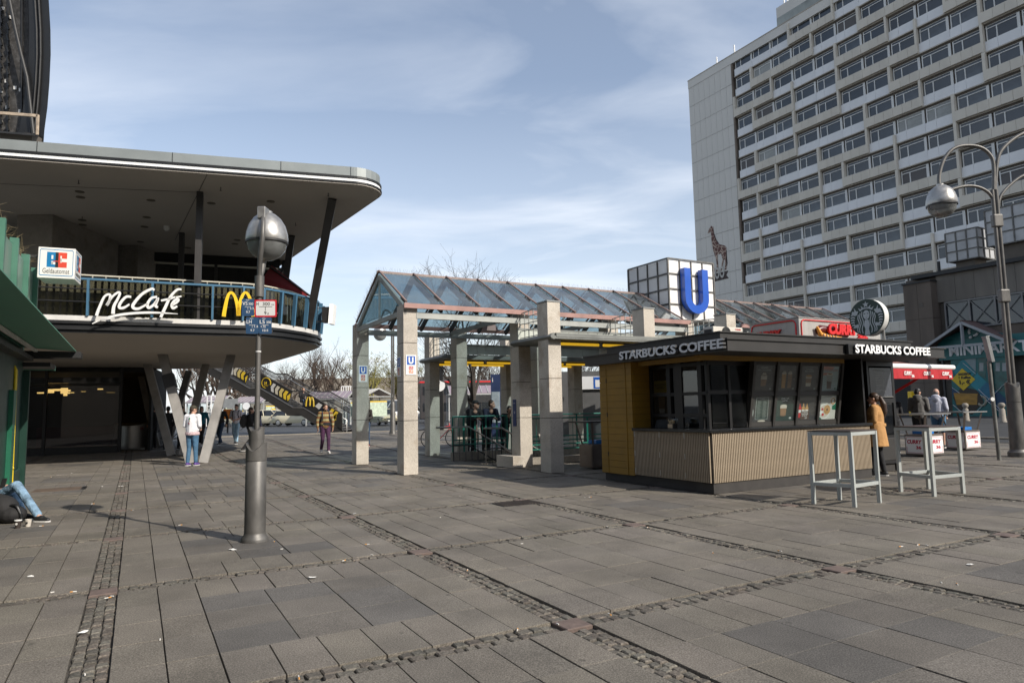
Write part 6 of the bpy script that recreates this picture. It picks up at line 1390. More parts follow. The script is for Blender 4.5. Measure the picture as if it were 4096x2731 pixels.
pn=M('panel_black',(0.016,0.015,0.014),0.4); chw=[M('chevron%d'%i,c,0.5,var=0.04) for i,c in enumerate([(0.38,0.37,0.35),(0.36,0.33,0.26),(0.40,0.31,0.10),(0.48,0.33,0.02)])]
pans=[[(90,385),(100,245),(385,375),(325,530)],[(555,575),(560,365),(1065,640),(985,830)],[(1235,890),(1300,690),(1835,995),(1835,1255)]]
for pp in pans: extr(pp,pn,'side_panel',-0.03,0.0)
def chev(x,y,s,i,dark=False,h=105):
    # arrow block pointing up-left, following the slope
    extr([(x,y),(x+38*s,y-52*s),(x+80*s,y-29*s),(x+41*s,y+26*s),(x+44*s,y+92*s),(x+5*s,y+72*s)],chw[i],'chevron',-0.045,-0.032)
for i in range(3): chev(138+58*i,318+32*i,0.95,min(3,i+1))
extr([(103,262),(132,262),(128,385),(100,385)],chw[0],'chevron',-0.045,-0.032); extr([(318,430),(358,395),(352,440),(325,510)],chw[3],'chevron',-0.045,-0.032)
for i in range(4): chev(722+65*i,572+38*i,1.02,i)
extr([(975,720),(1030,680),(1020,760),(985,800)],chw[3],'chevron',-0.045,-0.032)
for i in range(2): chev(1640+60*i,965+40*i,1.0,3)
extr([(1415,880),(1470,825),(1530,860),(1480,930)],chw[0],'chevron',-0.045,-0.032); extr([(1700,1040),(1755,990),(1745,1060),(1715,1120)],chw[3],'chevron',-0.045,-0.032)
yb=chw[3]
q=B(); cc=(645,515); q.tube([zs(cc[0]+70*math.cos(t),cc[1]+82*math.sin(t),SY-0.04) for t in [0.4-i*0.42 for i in range(13)]][::-1],[0.012+0.002*i for i in range(13)],5); q.build('clock_arrow',yb,ST)
q=B(); text(q,'24',zs(612,535,SY-0.04),Vector((1,0,0)),EZ,w=1.75*0.1*1.0,h=0.16,depth=0.01,bold=0.03); text(q,'STUNDEN',zs(610,556,SY-0.04),Vector((1,0,0)),EZ,w=0.26,h=0.035,depth=0.01); text(q,'GEÖFFNET',zs(612,572,SY-0.04),Vector((1,0,0)),EZ,w=0.25,h=0.035,depth=0.01); q.v=[Vector((v.x,v.y,v.z)) for v in q.v]; q.build('lettering',yb,ST,recalc=False)
for pts in ([(1268,880),(1275,800),(1298,738),(1320,735),(1332,800),(1330,875)],[(1330,875),(1336,800),(1350,735),(1372,738),(1388,800),(1390,885)]):
    q=B(); q.tube([zs(x,y,SY-0.05) for x,y in pts],[0.05,0.05,0.035,0.035,0.05,0.05],6); q.build('arch',yb,ST)
hr=[(130,30),(380,190),(775,430),(960,425),(1430,705),(1620,710),(1960,905)]
q=B(); q.tube([zs(x,y,SY+0.1) for x,y in hr],0.03,6); q.tube([zs(1840,1050,SY+0.1),zs(1910,1095,SY+0.1),zs(1910,1330,SY+0.1)],0.03,6); q.build('handrail',steel,ST,smooth=60)
fr_=[(130,5),(400,165),(800,375),(960,370),(1455,650),(1650,650),(1960,830)]
def lin(path,x):
    for (x0,y0),(x1,y1) in zip(path,path[1:]):
        if x0<=x<=x1: return y0+(y1-y0)*(x-x0)/(x1-x0)
    return path[-1][1]
q=B()
q.tube([zs(x,y,SY+SD) for x,y in fr_],0.04,5); q.tube([zs(x,y+150,SY+SD) for x,y in fr_],0.04,5); q.build('far_rail',stm,ST)
x=135
while x<1955: 
    q=B(); y=lin(fr_,x); q.bar(zs(x,y,SY+SD),zs(x,y+165,SY+SD),0.05,0.02); q.build('baluster',stm,ST); x+=17
near=[(200,240),(470,360),(555,365),(1065,640),(1240,640),(1300,690),(1835,995)]
q=B(); q.tube([zs(x,y,SY) for x,y in [(150,215),(400,355),(470,358),(560,362),(1060,640),(1240,645),(1835,995),(1838,1250)]],0.035,5); q.build('near_rail',stm,ST)
for xr in ((330,550),(1000,1240),(1560,1830)):
    x=xr[0]
    while x<xr[1]: q=B(); y=lin([(150,215),(400,355),(560,362),(1060,640),(1240,645),(1835,995)],x); q.bar(zs(x,y,SY+0.02),zs(x,y+225,SY+0.02),0.025,0.02); q.build('baluster',stm,ST); x+=22
# ================================================================= vehicles
taxi=M('taxi_ivory',(0.60,0.54,0.38),0.3,var=0.03,coat=0.5); carglass=M('car_glass',(0.02,0.022,0.025),0.05,var=0.2,spec=0.8); chrome=M('chrome',(0.6,0.6,0.6),0.15,0.9,var=0.05); vanw=M('van_white',(0.66,0.67,0.68),0.3,var=0.04,coat=0.4); headm=M('headlamp',(0.5,0.5,0.5),0.1,0.2,var=0.1); tail=M('tail_lamp',(0.25,0.01,0.01),0.3)
def car(loc,rz,label,mat,L=4.5,Wd=1.8,H=1.47,style='sedan',name='taxi',roof_sign=True,group='taxis waiting along the road'):
    """x forward; loft of cross-sections, greenhouse, wheels, lamps"""
    e=root(name,label,'car',loc,rz,group); h=L/2
    stn={'sedan':[(-h,.55,.80,.72),(-h+.12,.40,.95,.86),(-h*.55,.28,1.0,.95),(-.2,.26,.98,.96),(h*.42,.26,.96,.96),(h*.75,.28,.88,.93),(h-.15,.34,.76,.84),(h,.42,.66,.66)],
         'hatch':[(-h,.50,1.0,.76),(-h+.1,.36,1.05,.88),(-h*.5,.28,1.03,.96),(0,.26,1.0,.96),(h*.5,.26,.98,.96),(h*.8,.28,.92,.92),(h-.12,.32,.82,.84),(h,.42,.7,.66)]}[style if style!='van' else 'hatch']
    if style=='van': stn=[(-h,.45,1.15,.88),(-h+.1,.32,1.2,.95),(0,.3,1.2,.98),(h*.6,.3,1.15,.97),(h*.85,.32,1.08,.92),(h,.4,.9,.75)]
    def sec(x,zb,zt,wf):
        w=Wd/2*wf; return [Vector((x,-w*.93,zb)),Vector((x,-w,zb+.18)),Vector((x,-w,zt-.22)),Vector((x,-w*.93,zt-.03)),Vector((x,-w*.75,zt)),Vector((x,w*.75,zt)),Vector((x,w*.93,zt-.03)),Vector((x,w,zt-.22)),Vector((x,w,zb+.18)),Vector((x,w*.93,zb))]
    b=B(); vs=[p for s in stn for p in sec(*s)]; n=10; k=len(stn)
    b.add(vs,[(i*n+j,i*n+(j+1)%n,(i+1)*n+(j+1)%n,(i+1)*n+j) for i in range(k-1) for j in range(n)]+[tuple(range(n))[::-1],tuple((k-1)*n+j for j in range(n))])
    rotm=Matrix.Translation(Vector(loc))@Matrix.Rotation(rz,4,'Z')
    def fin(b,nm,m,sm=None,par=e,bev=0):
        b.v=[rotm@v for v in b.v]; return b.build(nm,m,par,smooth=sm,bevel=bev)
    body=fin(b,'body',mat,45)
    zt=1.0 if style!='van' else 1.18
    g0,g1,r0,r1={'sedan':(-h*.78,h*.40,-h*.42,h*.08),'hatch':(-h*.95,h*.52,-h*.78,h*.12),'van':(-h*.98,h*.75,-h*.95,h*.35)}[style]
    def gh(a0,a1,c0,c1,zb,zr,wb,wr,m,nm,ins=0):
        b=B(); b.hexa([Vector((a0,-wb,zb)),Vector((a1,-wb,zb)),Vector((a1,wb,zb)),Vector((a0,wb,zb)),Vector((c0,-wr,zr)),Vector((c1,-wr,zr)),Vector((c1,wr,zr)),Vector((c0,wr,zr))]); return fin(b,nm,m,bev=0.03)
    gh(g0,g1,r0,r1,zt-.06,H-.05,Wd*.44,Wd*.36,carglass,'windows'); gh(r0-.06,r1+.04,r0+.05,r1-.08,H-.06,H,Wd*.37,Wd*.34,mat,'roof')
    for s in (-1,1):
        b=B()
        for (x0,x1) in ((g1,r1),(g0,r0),((g0+g1)/2-.05,(r0+r1)/2-.05)): b.bar(Vector((x0,s*Wd*.443,zt-.05)),Vector((x1,s*Wd*.363,H-.05)),0.07,0.03)
        fin(b,'pillar',mat)
        for x in (-h*.62,h*.64):
            b=B(); b.lathe(Vector((x,s*Wd*.42,.32)),[(0.0,-.1),(.29,-.1),(.32,-.06),(.32,.06),(.29,.1),(0,.1)],16,ax=(0,1,0)); wh=fin(b,'wheel',rubber,40); b=B(); b.lathe(Vector((x,s*Wd*.42+s*.085,.32)),[(0,-.02),(.21,-.02),(.21,.02),(0.05,.03)],14,ax=(0,s,0)); fin(b,'rim',M('rim_alloy',(0.35,0.35,0.35),0.3,0.6),40,wh)
        b=B(); b.ball(Vector((h-.12,s*Wd*.36,.68 if style!='van' else .85)),.12,.17,.09,10,6); fin(b,'headlight',headm,60)
        b=B(); b.box(XY,-h-.01,-h+.15,s*Wd*.36-.1,s*Wd*.36+.1,.72,.92); fin(b,'tail_lamp',tail)
        b=B(); b.ball(Vector((h*.28,s*Wd*.53,1.0)),.06,.1,.07,8,6); fin(b,'mirror',mat,60)
    b=B(); b.box(XY,h-.09,h+.01,-.38,.38,.46,.62); fin(b,'grille',black); b=B(); b.box(XY,h-.02,h+.03,-.4,.4,.53,.55); fin(b,'grille_bar',chrome); b=B(); b.box(XY,h-.03,h+.035,-.26,.26,.34,.43); fin(b,'number_plate',white); b=B(); b.box(XY,h-.25,h-.005,-.7,.7,.28,.36); fin(b,'bumper_intake',black)
    if roof_sign: b=B(); b.box(XY,-.1,.08,-.2,.2,H,H+.13); fin(b,'taxi_sign',yellow,bev=0.02)
    return e
def ground_at(x,y,it=3):
    Y=40
    for _ in range(6): p=G(x,y,gz(Y)); Y=p.y
    return G(x,y,gz(Y))
TZ=gz(70)
car(D(1530,1697,62).xy.to_3d()+EZ*TZ,rad(-62),'ivory saloon taxi seen from the front, beside a granite column',taxi,4.9,1.9,1.47,'sedan')
car(D(1183,1690,66).xy.to_3d()+EZ*TZ,rad(-16),'ivory taxi parked directly behind the footbridge stairs',taxi,4.5,1.8,1.5,'hatch'); car(D(1093,1688,68).xy.to_3d()+EZ*TZ,rad(-20),'ivory compact taxi parked between stairs and street lamp',taxi,4.3,1.8,1.58,'hatch')
car(D(1035,1685,72).xy.to_3d()+EZ*TZ,rad(-25),'ivory taxi half hidden behind the grey lamp pole',taxi,4.7,1.85,1.47,'sedan'); car(D(965,1685,70).xy.to_3d()+EZ*TZ,rad(-22),'ivory taxi behind the man in the white T-shirt',taxi,4.7,1.85,1.47,'sedan')
car(D(1585,1675,80).xy.to_3d()+EZ*TZ,rad(-140),'white delivery van beyond the bus shelter',vanw,5.6,2.0,2.5,'van','van',False,'cars by the road'); car(D(1690,1670,75).xy.to_3d()+EZ*TZ,rad(-150),'pale van half hidden between the granite columns',vanw,5.2,2.0,2.3,'van','van',False,'cars by the road')
# ---- buses
def bus(loc,rz,label,body,L,H,decks,name,trim):
    e=root(name,label,'bus',loc,rz); rotm=Matrix.Translation(Vector(loc))@Matrix.Rotation(rz,4,'Z'); h=L/2; w=1.25
    def fin(b,nm,m,par=e,bev=0,sm=None): b.v=[rotm@v for v in b.v]; return b.build(nm,m,par,bevel=bev,smooth=sm)
    b=B(); b.box(XY,-h,h,-w,w,.35,H); fin(b,'body',body,bev=0.12)
    dk=[(1.3,2.2)] if decks==1 else [(1.1,1.95),(2.75,3.6)]
    for z0,z1 in dk:
        n=7
        for i in range(n):
            x0=-h+.25+(L-.5)*i/n
            for s in (-1,1): b=B(); b.box(XY,x0+.05,x0+(L-.5)/n-.05,s*w-.02,s*w+.02,z0,z1); fin(b,'window',carglass)
        for s in (-1,1): b=B(); b.box(XY,s*h-.02,s*h+.02,-w*.85,w*.85,z0-.15,z1); fin(b,'window',carglass)
    b=B(); b.box(XY,-h-.01,h+.01,-w-.012,w+.012,H-.28,H-.12); fin(b,'trim_band',trim)
    for x in (-h*.6,h*.62):
        for s in (-1,1): b=B(); b.lathe(Vector((x,s*1.12,.48)),[(0,-.14),(.44,-.14),(.48,-.08),(.48,.08),(.44,.14),(0,.14)],16,ax=(0,1,0)); fin(b,'wheel',rubber,sm=40)
    return e
bus((-4.2,70,TZ),rad(12),'dark double decker bus with red band behind the men at the rail',M('bus_dark',(0.05,0.045,0.045),0.3,coat=0.3),11,4.25,2,'double_decker_bus',red)
bus((4.5,62,TZ),rad(10),'white and yellow city bus behind the station columns',M('bus_yellow',(0.62,0.42,0.03),0.3,coat=0.3),11.5,3.1,1,'city_bus',vanw)
# ---- shelters
shr=M('shelter_roof',(0.30,0.24,0.27),0.5,0.2,var=0.15,scale=2,stretch=(8,1,1)); shf=M('shelter_frame',(0.42,0.42,0.40),0.5,0.2); mapm=M('map_print',(0.45,0.52,0.40),0.5,var=0.3,scale=6)
def shelter(loc,rz,label,L=4.2):
    e=root('bus_shelter',label,'bus shelter',loc,rz,'bus shelters on the square'); rotm=Matrix.Translation(Vector(loc))@Matrix.Rotation(rz,4,'Z'); w=1.1
    def fin(b,nm,m,par=e): b.v=[rotm@v for v in b.v]; return b.build(nm,m,par)
    for s in (-1,1):
        b=B(); b.hexa([Vector((-L/2,0,3.15)),Vector((L/2,0,3.15)),Vector((L/2,s*1.35,2.5)),Vector((-L/2,s*1.35,2.5)),Vector((-L/2,0,3.2)),Vector((L/2,0,3.2)),Vector((L/2,s*1.35,2.55)),Vector((-L/2,s*1.35,2.55))]); fin(b,'roof_slope',shr)
        for i in range(9): x=-L/2+L*i/8; b=B(); b.bar(Vector((x,0,3.21)),Vector((x,s*1.36,2.57)),0.05,0.05); fin(b,'roof_rib',shf)
        b=B(); b.bar(Vector((-L/2-.05,s*1.3,2.46)),Vector((L/2+.05,s*1.3,2.46)),0.1,0.12); fin(b,'gutter',shf)
    for x in (-L/2,L/2):
        b=B(); b.bar(Vector((x,-1.3,2.5)),Vector((x,0,3.15)),0.07); b.bar(Vector((x,0,3.15)),Vector((x,1.3,2.5)),0.07); b.bar(Vector((x,-1.3,2.48)),Vector((x,1.3,2.48)),0.07); fin(b,'gable_frame',shf)
        for s in (-1,1): b=B(); b.bar(Vector((x,s*w,0)),Vector((x,s*w,2.45)),0.1); fin(b,'post',shf)
        b=B(); b.box(XY,x-.02,x+.02,-1.0,1.0,.3,2.3); fin(b,'side_pane',clear)
    b=B(); b.box(XY,-L/2-.06,-L/2-.03,-.7,.75,.8,2.0); fin(b,'route_map',mapm); b=B(); b.box(XY,-L/2-.062,-L/2-.03,-.7,.75,2.01,2.1); fin(b,'map_header',yellow)
    b=B(); b.box(XY,-L/2,L/2,1.02,1.06,.3,2.35); fin(b,'back_pane',clear); b=B(); b.bar(Vector((-L/2+.3,.75,.45)),Vector((L/2-.3,.75,.45)),.35,.05); fin(b,'bench',dkmetal)
for (x,y,Y,rz,lab) in ((1492,1680,60,rad(115),'pitched roof bus shelter with route map behind the front taxi'),(1895,1680,56,rad(190),'pitched roof bus shelter behind the men at the green rail'),(845,1680,72,rad(170),'pitched roof bus shelter seen between the slanting columns'),(1020,1680,78,rad(160),'pitched roof shelter beyond the taxi rank beside the lamp pole'),(1330,1670,64,rad(170),'pitched roof shelter behind the lower end of the stairs')):
    p=D(x,y,Y); shelter((p.x,p.y,TZ),rz,lab)
# white lattice vent frames
for (x,y0,y1,Y,lab) in ((1388,1545,1680,66,'white lattice frame mast behind the stairs foot'),(852,1582,1680,70,'white lattice frame mast between the slanting columns')):
    p=D(x,1680,Y); zt=D(x,y0,Y).z; e=root('lattice_mast',lab,'mast',(p.x,p.y,TZ)); q=B()
    for dx in (-.45,0,.45):
        for dy in (-.45,.45): q.bar((p.x+dx,p.y+dy,TZ),(p.x+dx,p.y+dy,zt),0.07)
    for z in [zt-i*.55 for i in range(4)]: 
        for dy in (-.45,.45): q.bar((p.x-.45,p.y+dy,z),(p.x+.45,p.y+dy,z),0.06)
    q.build('frame',white,e); q=B(); q.box(XY,p.x-.35,p.x+.35,p.y-.35,p.y+.35,TZ,TZ+1.8); q.build('housing',shf,e)
# far street lamp, sign masts, clock
p=ground_at(1571,1735); e=root('street_lamp','slim grey street lamp with globe beside first granite columns','street lamp',p); zt=D(1571,1290,p.y).z
for dx in (-.05,.05): q=B(); q.tube([p+Vector((dx,0,0)),p+Vector((dx,0,zt))],0.045,8); q.build('pole',lampgrey,e,smooth=60)
q=B(); q.lathe(p,[(.2,0),(.18,.1),(.15,.2),(.14,1.6),(.1,1.7)],14); q.build('sleeve',lampgrey,e,smooth=40)
hc2=D(1520,1338,p.y); q=B(); q.tube(sm([p+EZ*(zt-.4),p+Vector((-.1,0,zt+.2)),p+Vector((-.45,0,zt+.35)),Vector((hc2.x,p.y,hc2.z+.6))]),0.04,8); q.build('arm',lampgrey,e,smooth=60); lamp_head(e,Vector((hc2.x,p.y,hc2.z)),1.4)
p=D(1745,1690,42); e=root('station_clock','black clock column with white dial behind the granite column','clock',(p.x,p.y,gz(42)))
q=B(); q.box(XY,p.x-.45,p.x+.45,p.y-.2,p.y+.2,gz(42),4.5); q.build('column',black,e); c=D(1757,1542,41.7); q=B(); q.lathe(c,[(.36,0),(.36,.04)],24,ax=(0,-1,0)); q.build('dial',white,e); q=B(); q.bar(c+Vector((0,-.06,0)),c+Vector((-.12,-.06,.22)),.03); q.bar(c+Vector((0,-.06,0)),c+Vector((.05,-.06,.28)),.025); q.build('hands',black,e)
for (x,yt,yb,Y,m,lab) in ((893,1590,1690,66,grey_metal,'grey traffic sign mast right of the slanting columns'),(985,1608,1690,70,pale,'round pale blue sign on a thin mast by the taxis'),(930,1590,1690,62,grey_metal,'grey direction sign mast behind the man in the white T-shirt')):
    p=D(x,1690,Y); e=root('sign_mast',lab,'sign',(p.x,p.y,TZ)); zt=D(x,yt,Y).z; q=B(); q.tube([(p.x,p.y,TZ),(p.x,p.y,zt)],0.06,6); q.build('mast',shf,e); q=B(); q.lathe((p.x,p.y-.07,zt-.4),[(.38,0),(.38,.03)],14,ax=(0,-1,0)) if m is pale else q.box(XY,p.x-.5,p.x+.5,p.y-.1,p.y-.06,zt-1.0,zt-.1); q.build('board',m,e)
p=D(2290,1700,45); e=root('sign_mast','round pale traffic sign right of the front granite column','sign',(p.x,p.y,gz(45))); c=D(2252,1543,45); q=B(); q.tube([(c.x,c.y+.05,gz(45)),(c.x,c.y+.05,c.z+.4)],.05,6); q.build('mast',shf,e); q=B(); q.lathe(c,[(.32,0),(.32,.03)],18,ax=(0,-1,0)); q.build('board',M('sign_pale_green',(0.5,0.52,0.4),0.5),e)
# station info pillar and lift house behind the columns
p=D(1985,1700,31); q=B(); q.box(XY,p.x-.22,p.x+.22,p.y,p.y+.12,.25,3.1,0); q.box(XY,p.x-.19,p.x+.19,p.y-.01,p.y,.9,2.3,1); text(q,'i',Vector((p.x-.15,p.y-.012,2.75)),(1,0,0),EZ,h=.2,depth=.002,mi=2); tag(q.build('information_pillar',[M('navy_pillar',(0.02,0.035,0.09),0.4),M('pillar_map',(0.25,0.3,0.33),0.3,var=0.3,scale=3),white]),'tall navy information pillar behind the men at the rail','information pillar')
p=D(2340,1700,28); e=root('lift_house','grey lift house with blue lift sign behind the yellow kiosk','lift',(p.x,p.y,gz(28))); q=B(); q.box(XY,p.x-.9,p.x+2.2,p.y,p.y+2.2,gz(28),3.0); q.build('cabin',M('lift_grey',(0.12,0.12,0.12),0.4,0.2),e); c=D(2330,1530,27.95); q=B(); q.box(XY,c.x-.05,c.x+1.3,c.y-.06,c.y,c.z-.28,c.z+.25,0); q.box(XY,c.x+.45,c.x+.85,c.y-.07,c.y-.06,c.z-.25,c.z+.22,1); q.box(XY,c.x+.52,c.x+.78,c.y-.075,c.y-.07,c.z-.2,c.z+.1,0); q.build('lift_sign',[pale,blue],e)
# ================================================================= trees
bark=M('bark',(0.05,0.042,0.034),0.9,var=0.3,scale=3); twig=M('twigs',(0.075,0.052,0.038),0.9,var=0.25,scale=0.6); willow=M('willow_green',(0.17,0.15,0.035),0.9,var=0.3,scale=0.7)
def tree_mesh(seed,H,depth,spread,droop,tw,leaf=None,n0=7):
    r=random.Random(seed); tb=B(); cb_=B(); lf=[]
    def grow(p,d,L,rad_,lv):
        k=3 if lv<2 else 2; pts=[p]
        for i in range(k):
            d=(d+Vector((r.uniform(-.16,.16),r.uniform(-.16,.16),r.uniform(-.05,.12)-(droop if lv>1 else 0)))).normalized(); pts.append(pts[-1]+d*L/k)
        tgt=tb if lv<1 else cb_
        tgt.tube(pts,[rad_*(1-.45*i/k) for i in range(k+1)],6 if lv<2 else 3,cap=False)
        if leaf and lv>=depth-2:
            for q_ in pts[1:]:
                for _ in range(leaf): lf.append((q_+Vector((r.uniform(-.35,.35),r.uniform(-.35,.35),r.uniform(-.5,.1))),r.uniform(.05,.11)))
        if lv>=depth: return
        nb=n0 if lv==0 else r.choice((3,4,4))
        for i in range(nb):
            t=r.uniform(.35,1) if lv else r.uniform(.42,1.0); j=min(k-1,int(t*k)); q_=pts[j].lerp(pts[j+1],t*k-j)
            az_=r.uniform(0,6.28); el=r.uniform(.25,1.0)*spread; ax_=Vector((math.cos(az_),math.sin(az_),0)); nd=(d*(1-el*.6)+ax_*el+EZ*.25).normalized()
            grow(q_,nd,L*r.uniform(.55,.78),max(.006,rad_*r.uniform(.36,.5)),lv+1)
    grow(Vector((0,0,0)),Vector((r.uniform(-.05,.05),r.uniform(-.05,.05),1)),H*.5,H*.026,0)
    if leaf:
        for q_,s in lf:
            a=Vector((r.uniform(-1,1),r.uniform(-1,1),r.uniform(-1,.3))).normalized()*s; b=Vector((r.uniform(-1,1),r.uniform(-1,1),r.uniform(-1,1))).normalized()*s*.5; cb_.add([q_-a,q_+b,q_+a,q_-b],[(0,1,2,3)])
    return tb,cb_
_tp={}
def tree(kind,loc,rz,label,scale=1.0,grp='bare trees beyond the road'):
    args={'bare1':(1,9,4,.95,.0,twig),'bare2':(2,10,4,.8,.0,twig),'bare3':(5,8.5,4,1.05,.02,twig),'willow':(9,9,3,.9,.10,willow,14),'near':(14,9,5,1.05,.0,bark)}[kind]
    if kind not in _tp:
        e=root('tree',label,'tree',(0,0,0),0,grp); tb,cb_=tree_mesh(*args); tb.build('trunk',bark,e,recalc=False,smooth=60); cb_.build('crown',args[5],e,recalc=False); _tp[kind]=e
    else: e=copy_tree(_tp[kind]); 
    e.location=loc; e.rotation_euler=(0,0,rz); e.scale=(scale,)*3; e['label']=label; e['group']=grp; return e
tr=random.Random(33)
spots=[(955,92,'bare1','beyond the slanting columns',1.15),(1040,100,'bare2','behind the taxi rank, right of the lamp pole',.95),(1125,96,'bare1','above the upper stair flight',1.0),(1210,90,'bare3','above the middle of the stairs',1.08),(1270,98,'bare2','above the lower stair flight, with a dense crown',1.1),(1335,92,'bare1','behind the stair foot',1.1),(1400,97,'bare3','left of the first granite column',1.1),(1490,88,'willow','yellow green willow between the first two columns',1.08),(1560,95,'willow','yellow green willow behind the slim street lamp',1.0),(1640,90,'bare2','right of the front granite column',1.0),(1700,98,'bare3','behind the black clock column',1.05),(1790,92,'bare1','behind the dark double decker bus, left part',1.0),(1900,96,'bare2','behind the dark double decker bus, middle',1.05),(1990,90,'bare3','behind the navy information pillar',1.0),(2100,97,'bare1','behind the station columns and city bus',1.05),(2210,92,'bare2','behind the city bus, right part',1.0),(2300,97,'bare3','behind the lift house',1.0),(790,96,'bare3','left of the lattice mast',1.2),(870,92,'bare2','behind the man in the white jacket',1.2),(830,84,'bare1','behind the lattice mast',1.15),(910,88,'bare3','behind the man in white T-shirt',1.2),(740,90,'bare2','behind the second slanting column',1.2)]
for k,(x,Y,kind,lab,s) in enumerate(spots):
    p=D(x,1660,Y); tree(kind,(p.x,p.y,TZ),tr.uniform(0,6.28),('bare brown tree ' if kind!='willow' else '')+lab,s)
    if k%2==0:
        p=D(x+45,1660,Y+28); tree(('bare1','bare2','bare3')[k%3],(p.x,p.y,TZ),tr.uniform(0,6.28),'bare tree of the far row, '+lab.replace('yellow green willow ',''),s*1.2)
p=D(1900,1760,29.5); tree('near',(p.x,p.y,gz(29.5)),2.9,'dark bare tree rising behind the glass station roof',0.74,'bare trees on the square')
q=B(); q.box(XY,-60,-10,150,165,0,9); q.box(XY,-8,40,155,170,0,8); tag(q.build('far_building',M('far_beige',(0.28,0.24,0.19),0.8,var=0.2,scale=0.2)),'long beige building far behind the bare trees','building')
# ================================================================= people
def cloth(name,c,var=0.12,scale=6,bump=0.28): return M('cloth_'+name,c,0.85,var=var,scale=scale,bump=bump,bscale=11)
hairm={'black':M('hair_black',(0.012,0.010,0.009),0.5,var=0.3,scale=40),'brown':M('hair_brown',(0.045,0.024,0.014),0.5,var=0.35,scale=40,stretch=(3,3,.4)),'blond':M('hair_blond',(0.25,0.13,0.05),0.55,var=0.3,scale=40),'grey':M('hair_grey',(0.12,0.11,0.10),0.6,var=0.3,scale=40)}
sole=M('shoe_sole',(0.6,0.58,0.55),0.6)
def cap(b,p,q,r0,r1,n=10,k=5):
    """tapered capsule"""
    p=Vector(p);q=Vector(q);d=(q-p); L=d.length
    if L<1e-5: b.ball(p,r0,r0,r0,n,8); return
    d/=L; path=[];rs=[]
    for i in range(k): t=math.pi/2*i/k; path.append(p-d*r0*math.cos(t)); rs.append(max(.001,r0*math.sin(t)))
    path+=[p,q]; rs+=[r0,r1]
    for i in range(1,k+1): t=math.pi/2*i/k; path.append(q+d*r1*math.sin(t)); rs.append(max(.001,r1*math.cos(t)))
    b.tube(path,rs,n)
def hand(b,w,e,inw,curl=0.5,s=1.0):
    """palm, four unequal bent fingers, thumb from the side; w wrist, e elbow, inw thumb side"""
    w=Vector(w); d=(w-Vector(e)).normalized(); side=Vector(inw)-d*Vector(inw).dot(d)
    side=side.normalized() if side.length>1e-3 else Vector((1,0,0)); nrm=d.cross(side)
    m=Matrix((side,nrm,d)).transposed(); b.ball(w+d*.05*s,.042*s,.018*s,.055*s,10,7,rot=m)
    for i,(o,l) in enumerate(((.030,.072),(.010,.082),(-.010,.076),(-.029,.058))):
        p=w+d*.088*s+side*o*s; q=p+(d*math.cos(curl*.5)+nrm*math.sin(curl*.5))*l*.55*s; r=q+(d*math.cos(curl*1.6)+nrm*math.sin(curl*1.6))*l*.5*s
        cap(b,p,q,.0095*s,.0088*s,6,2); cap(b,q,r,.0088*s,.0075*s,6,2)
    p=w+d*.03*s+side*.035*s; q=p+(side*.6+d*.75)*.045*s; cap(b,p,q,.012*s,.0105*s,6,2); cap(b,q,q+(d*.9+side*.15+nrm*.3)*.035*s,.0105*s,.009*s,6,2)
BASE=dict(pel=(0,0,.95),chest=(0,0,1.30),neck=(0,-.01,1.49),head=(0,.02,1.625),Lh=(-.09,0,.92),Rh=(.09,0,.92),Lk=(-.10,.02,.50),Rk=(.10,.02,.50),La=(-.10,-.02,.085),Ra=(.10,-.02,.085),Ls=(-.185,-.01,1.43),Rs=(.185,-.01,1.43),Le=(-.24,-.03,1.15),Re=(.24,-.03,1.15),Lw=(-.23,.05,.90),Rw=(.23,.05,.90),Lt=None,Rt=None,yaw=0.0,tilt=0.0)
def pose(**k): d=dict(BASE); d.update(k); return d
STAND=pose()
WALK=pose(Lk=(-.09,.16,.53),La=(-.09,.20,.10),Rk=(.09,.02,.50),Ra=(.09,-.26,.13),Le=(-.25,-.12,1.17),Lw=(-.24,-.10,.92),Re=(.25,.05,1.16),Rw=(.24,.20,.95))
FRONT=pose(Le=(-.235,-.02,1.16),Lw=(-.10,.22,1.10),Re=(.235,-.02,1.16),Rw=(.10,.22,1.08))
WFRONT=pose(Lk=(-.09,.12,.52),La=(-.09,.14,.10),Rk=(.09,.02,.50),Ra=(.09,-.22,.12),Le=(-.27,.0,1.16),Lw=(-.08,.24,1.08),Re=(.27,.0,1.16),Rw=(.08,.24,1.06))
LEAN=pose(pel=(0,-.12,.93),chest=(0,.10,1.24),neck=(0,.22,1.42),head=(0,.29,1.55),Lh=(-.09,-.12,.90),Rh=(.09,-.12,.90),Lk=(-.10,-.12,.49),Rk=(.10,-.06,.49),La=(-.1,-.2,.085),Ra=(.1,-.1,.085),Ls=(-.185,.18,1.36),Rs=(.185,.18,1.36),Le=(-.22,.30,1.10),Re=(.22,.30,1.10),Lw=(-.05,.46,1.12),Rw=(.07,.46,1.13))
POCKET=pose(Le=(-.255,-.06,1.15),Lw=(-.19,.12,.96),Re=(.255,-.06,1.15),Rw=(.19,.12,.96))
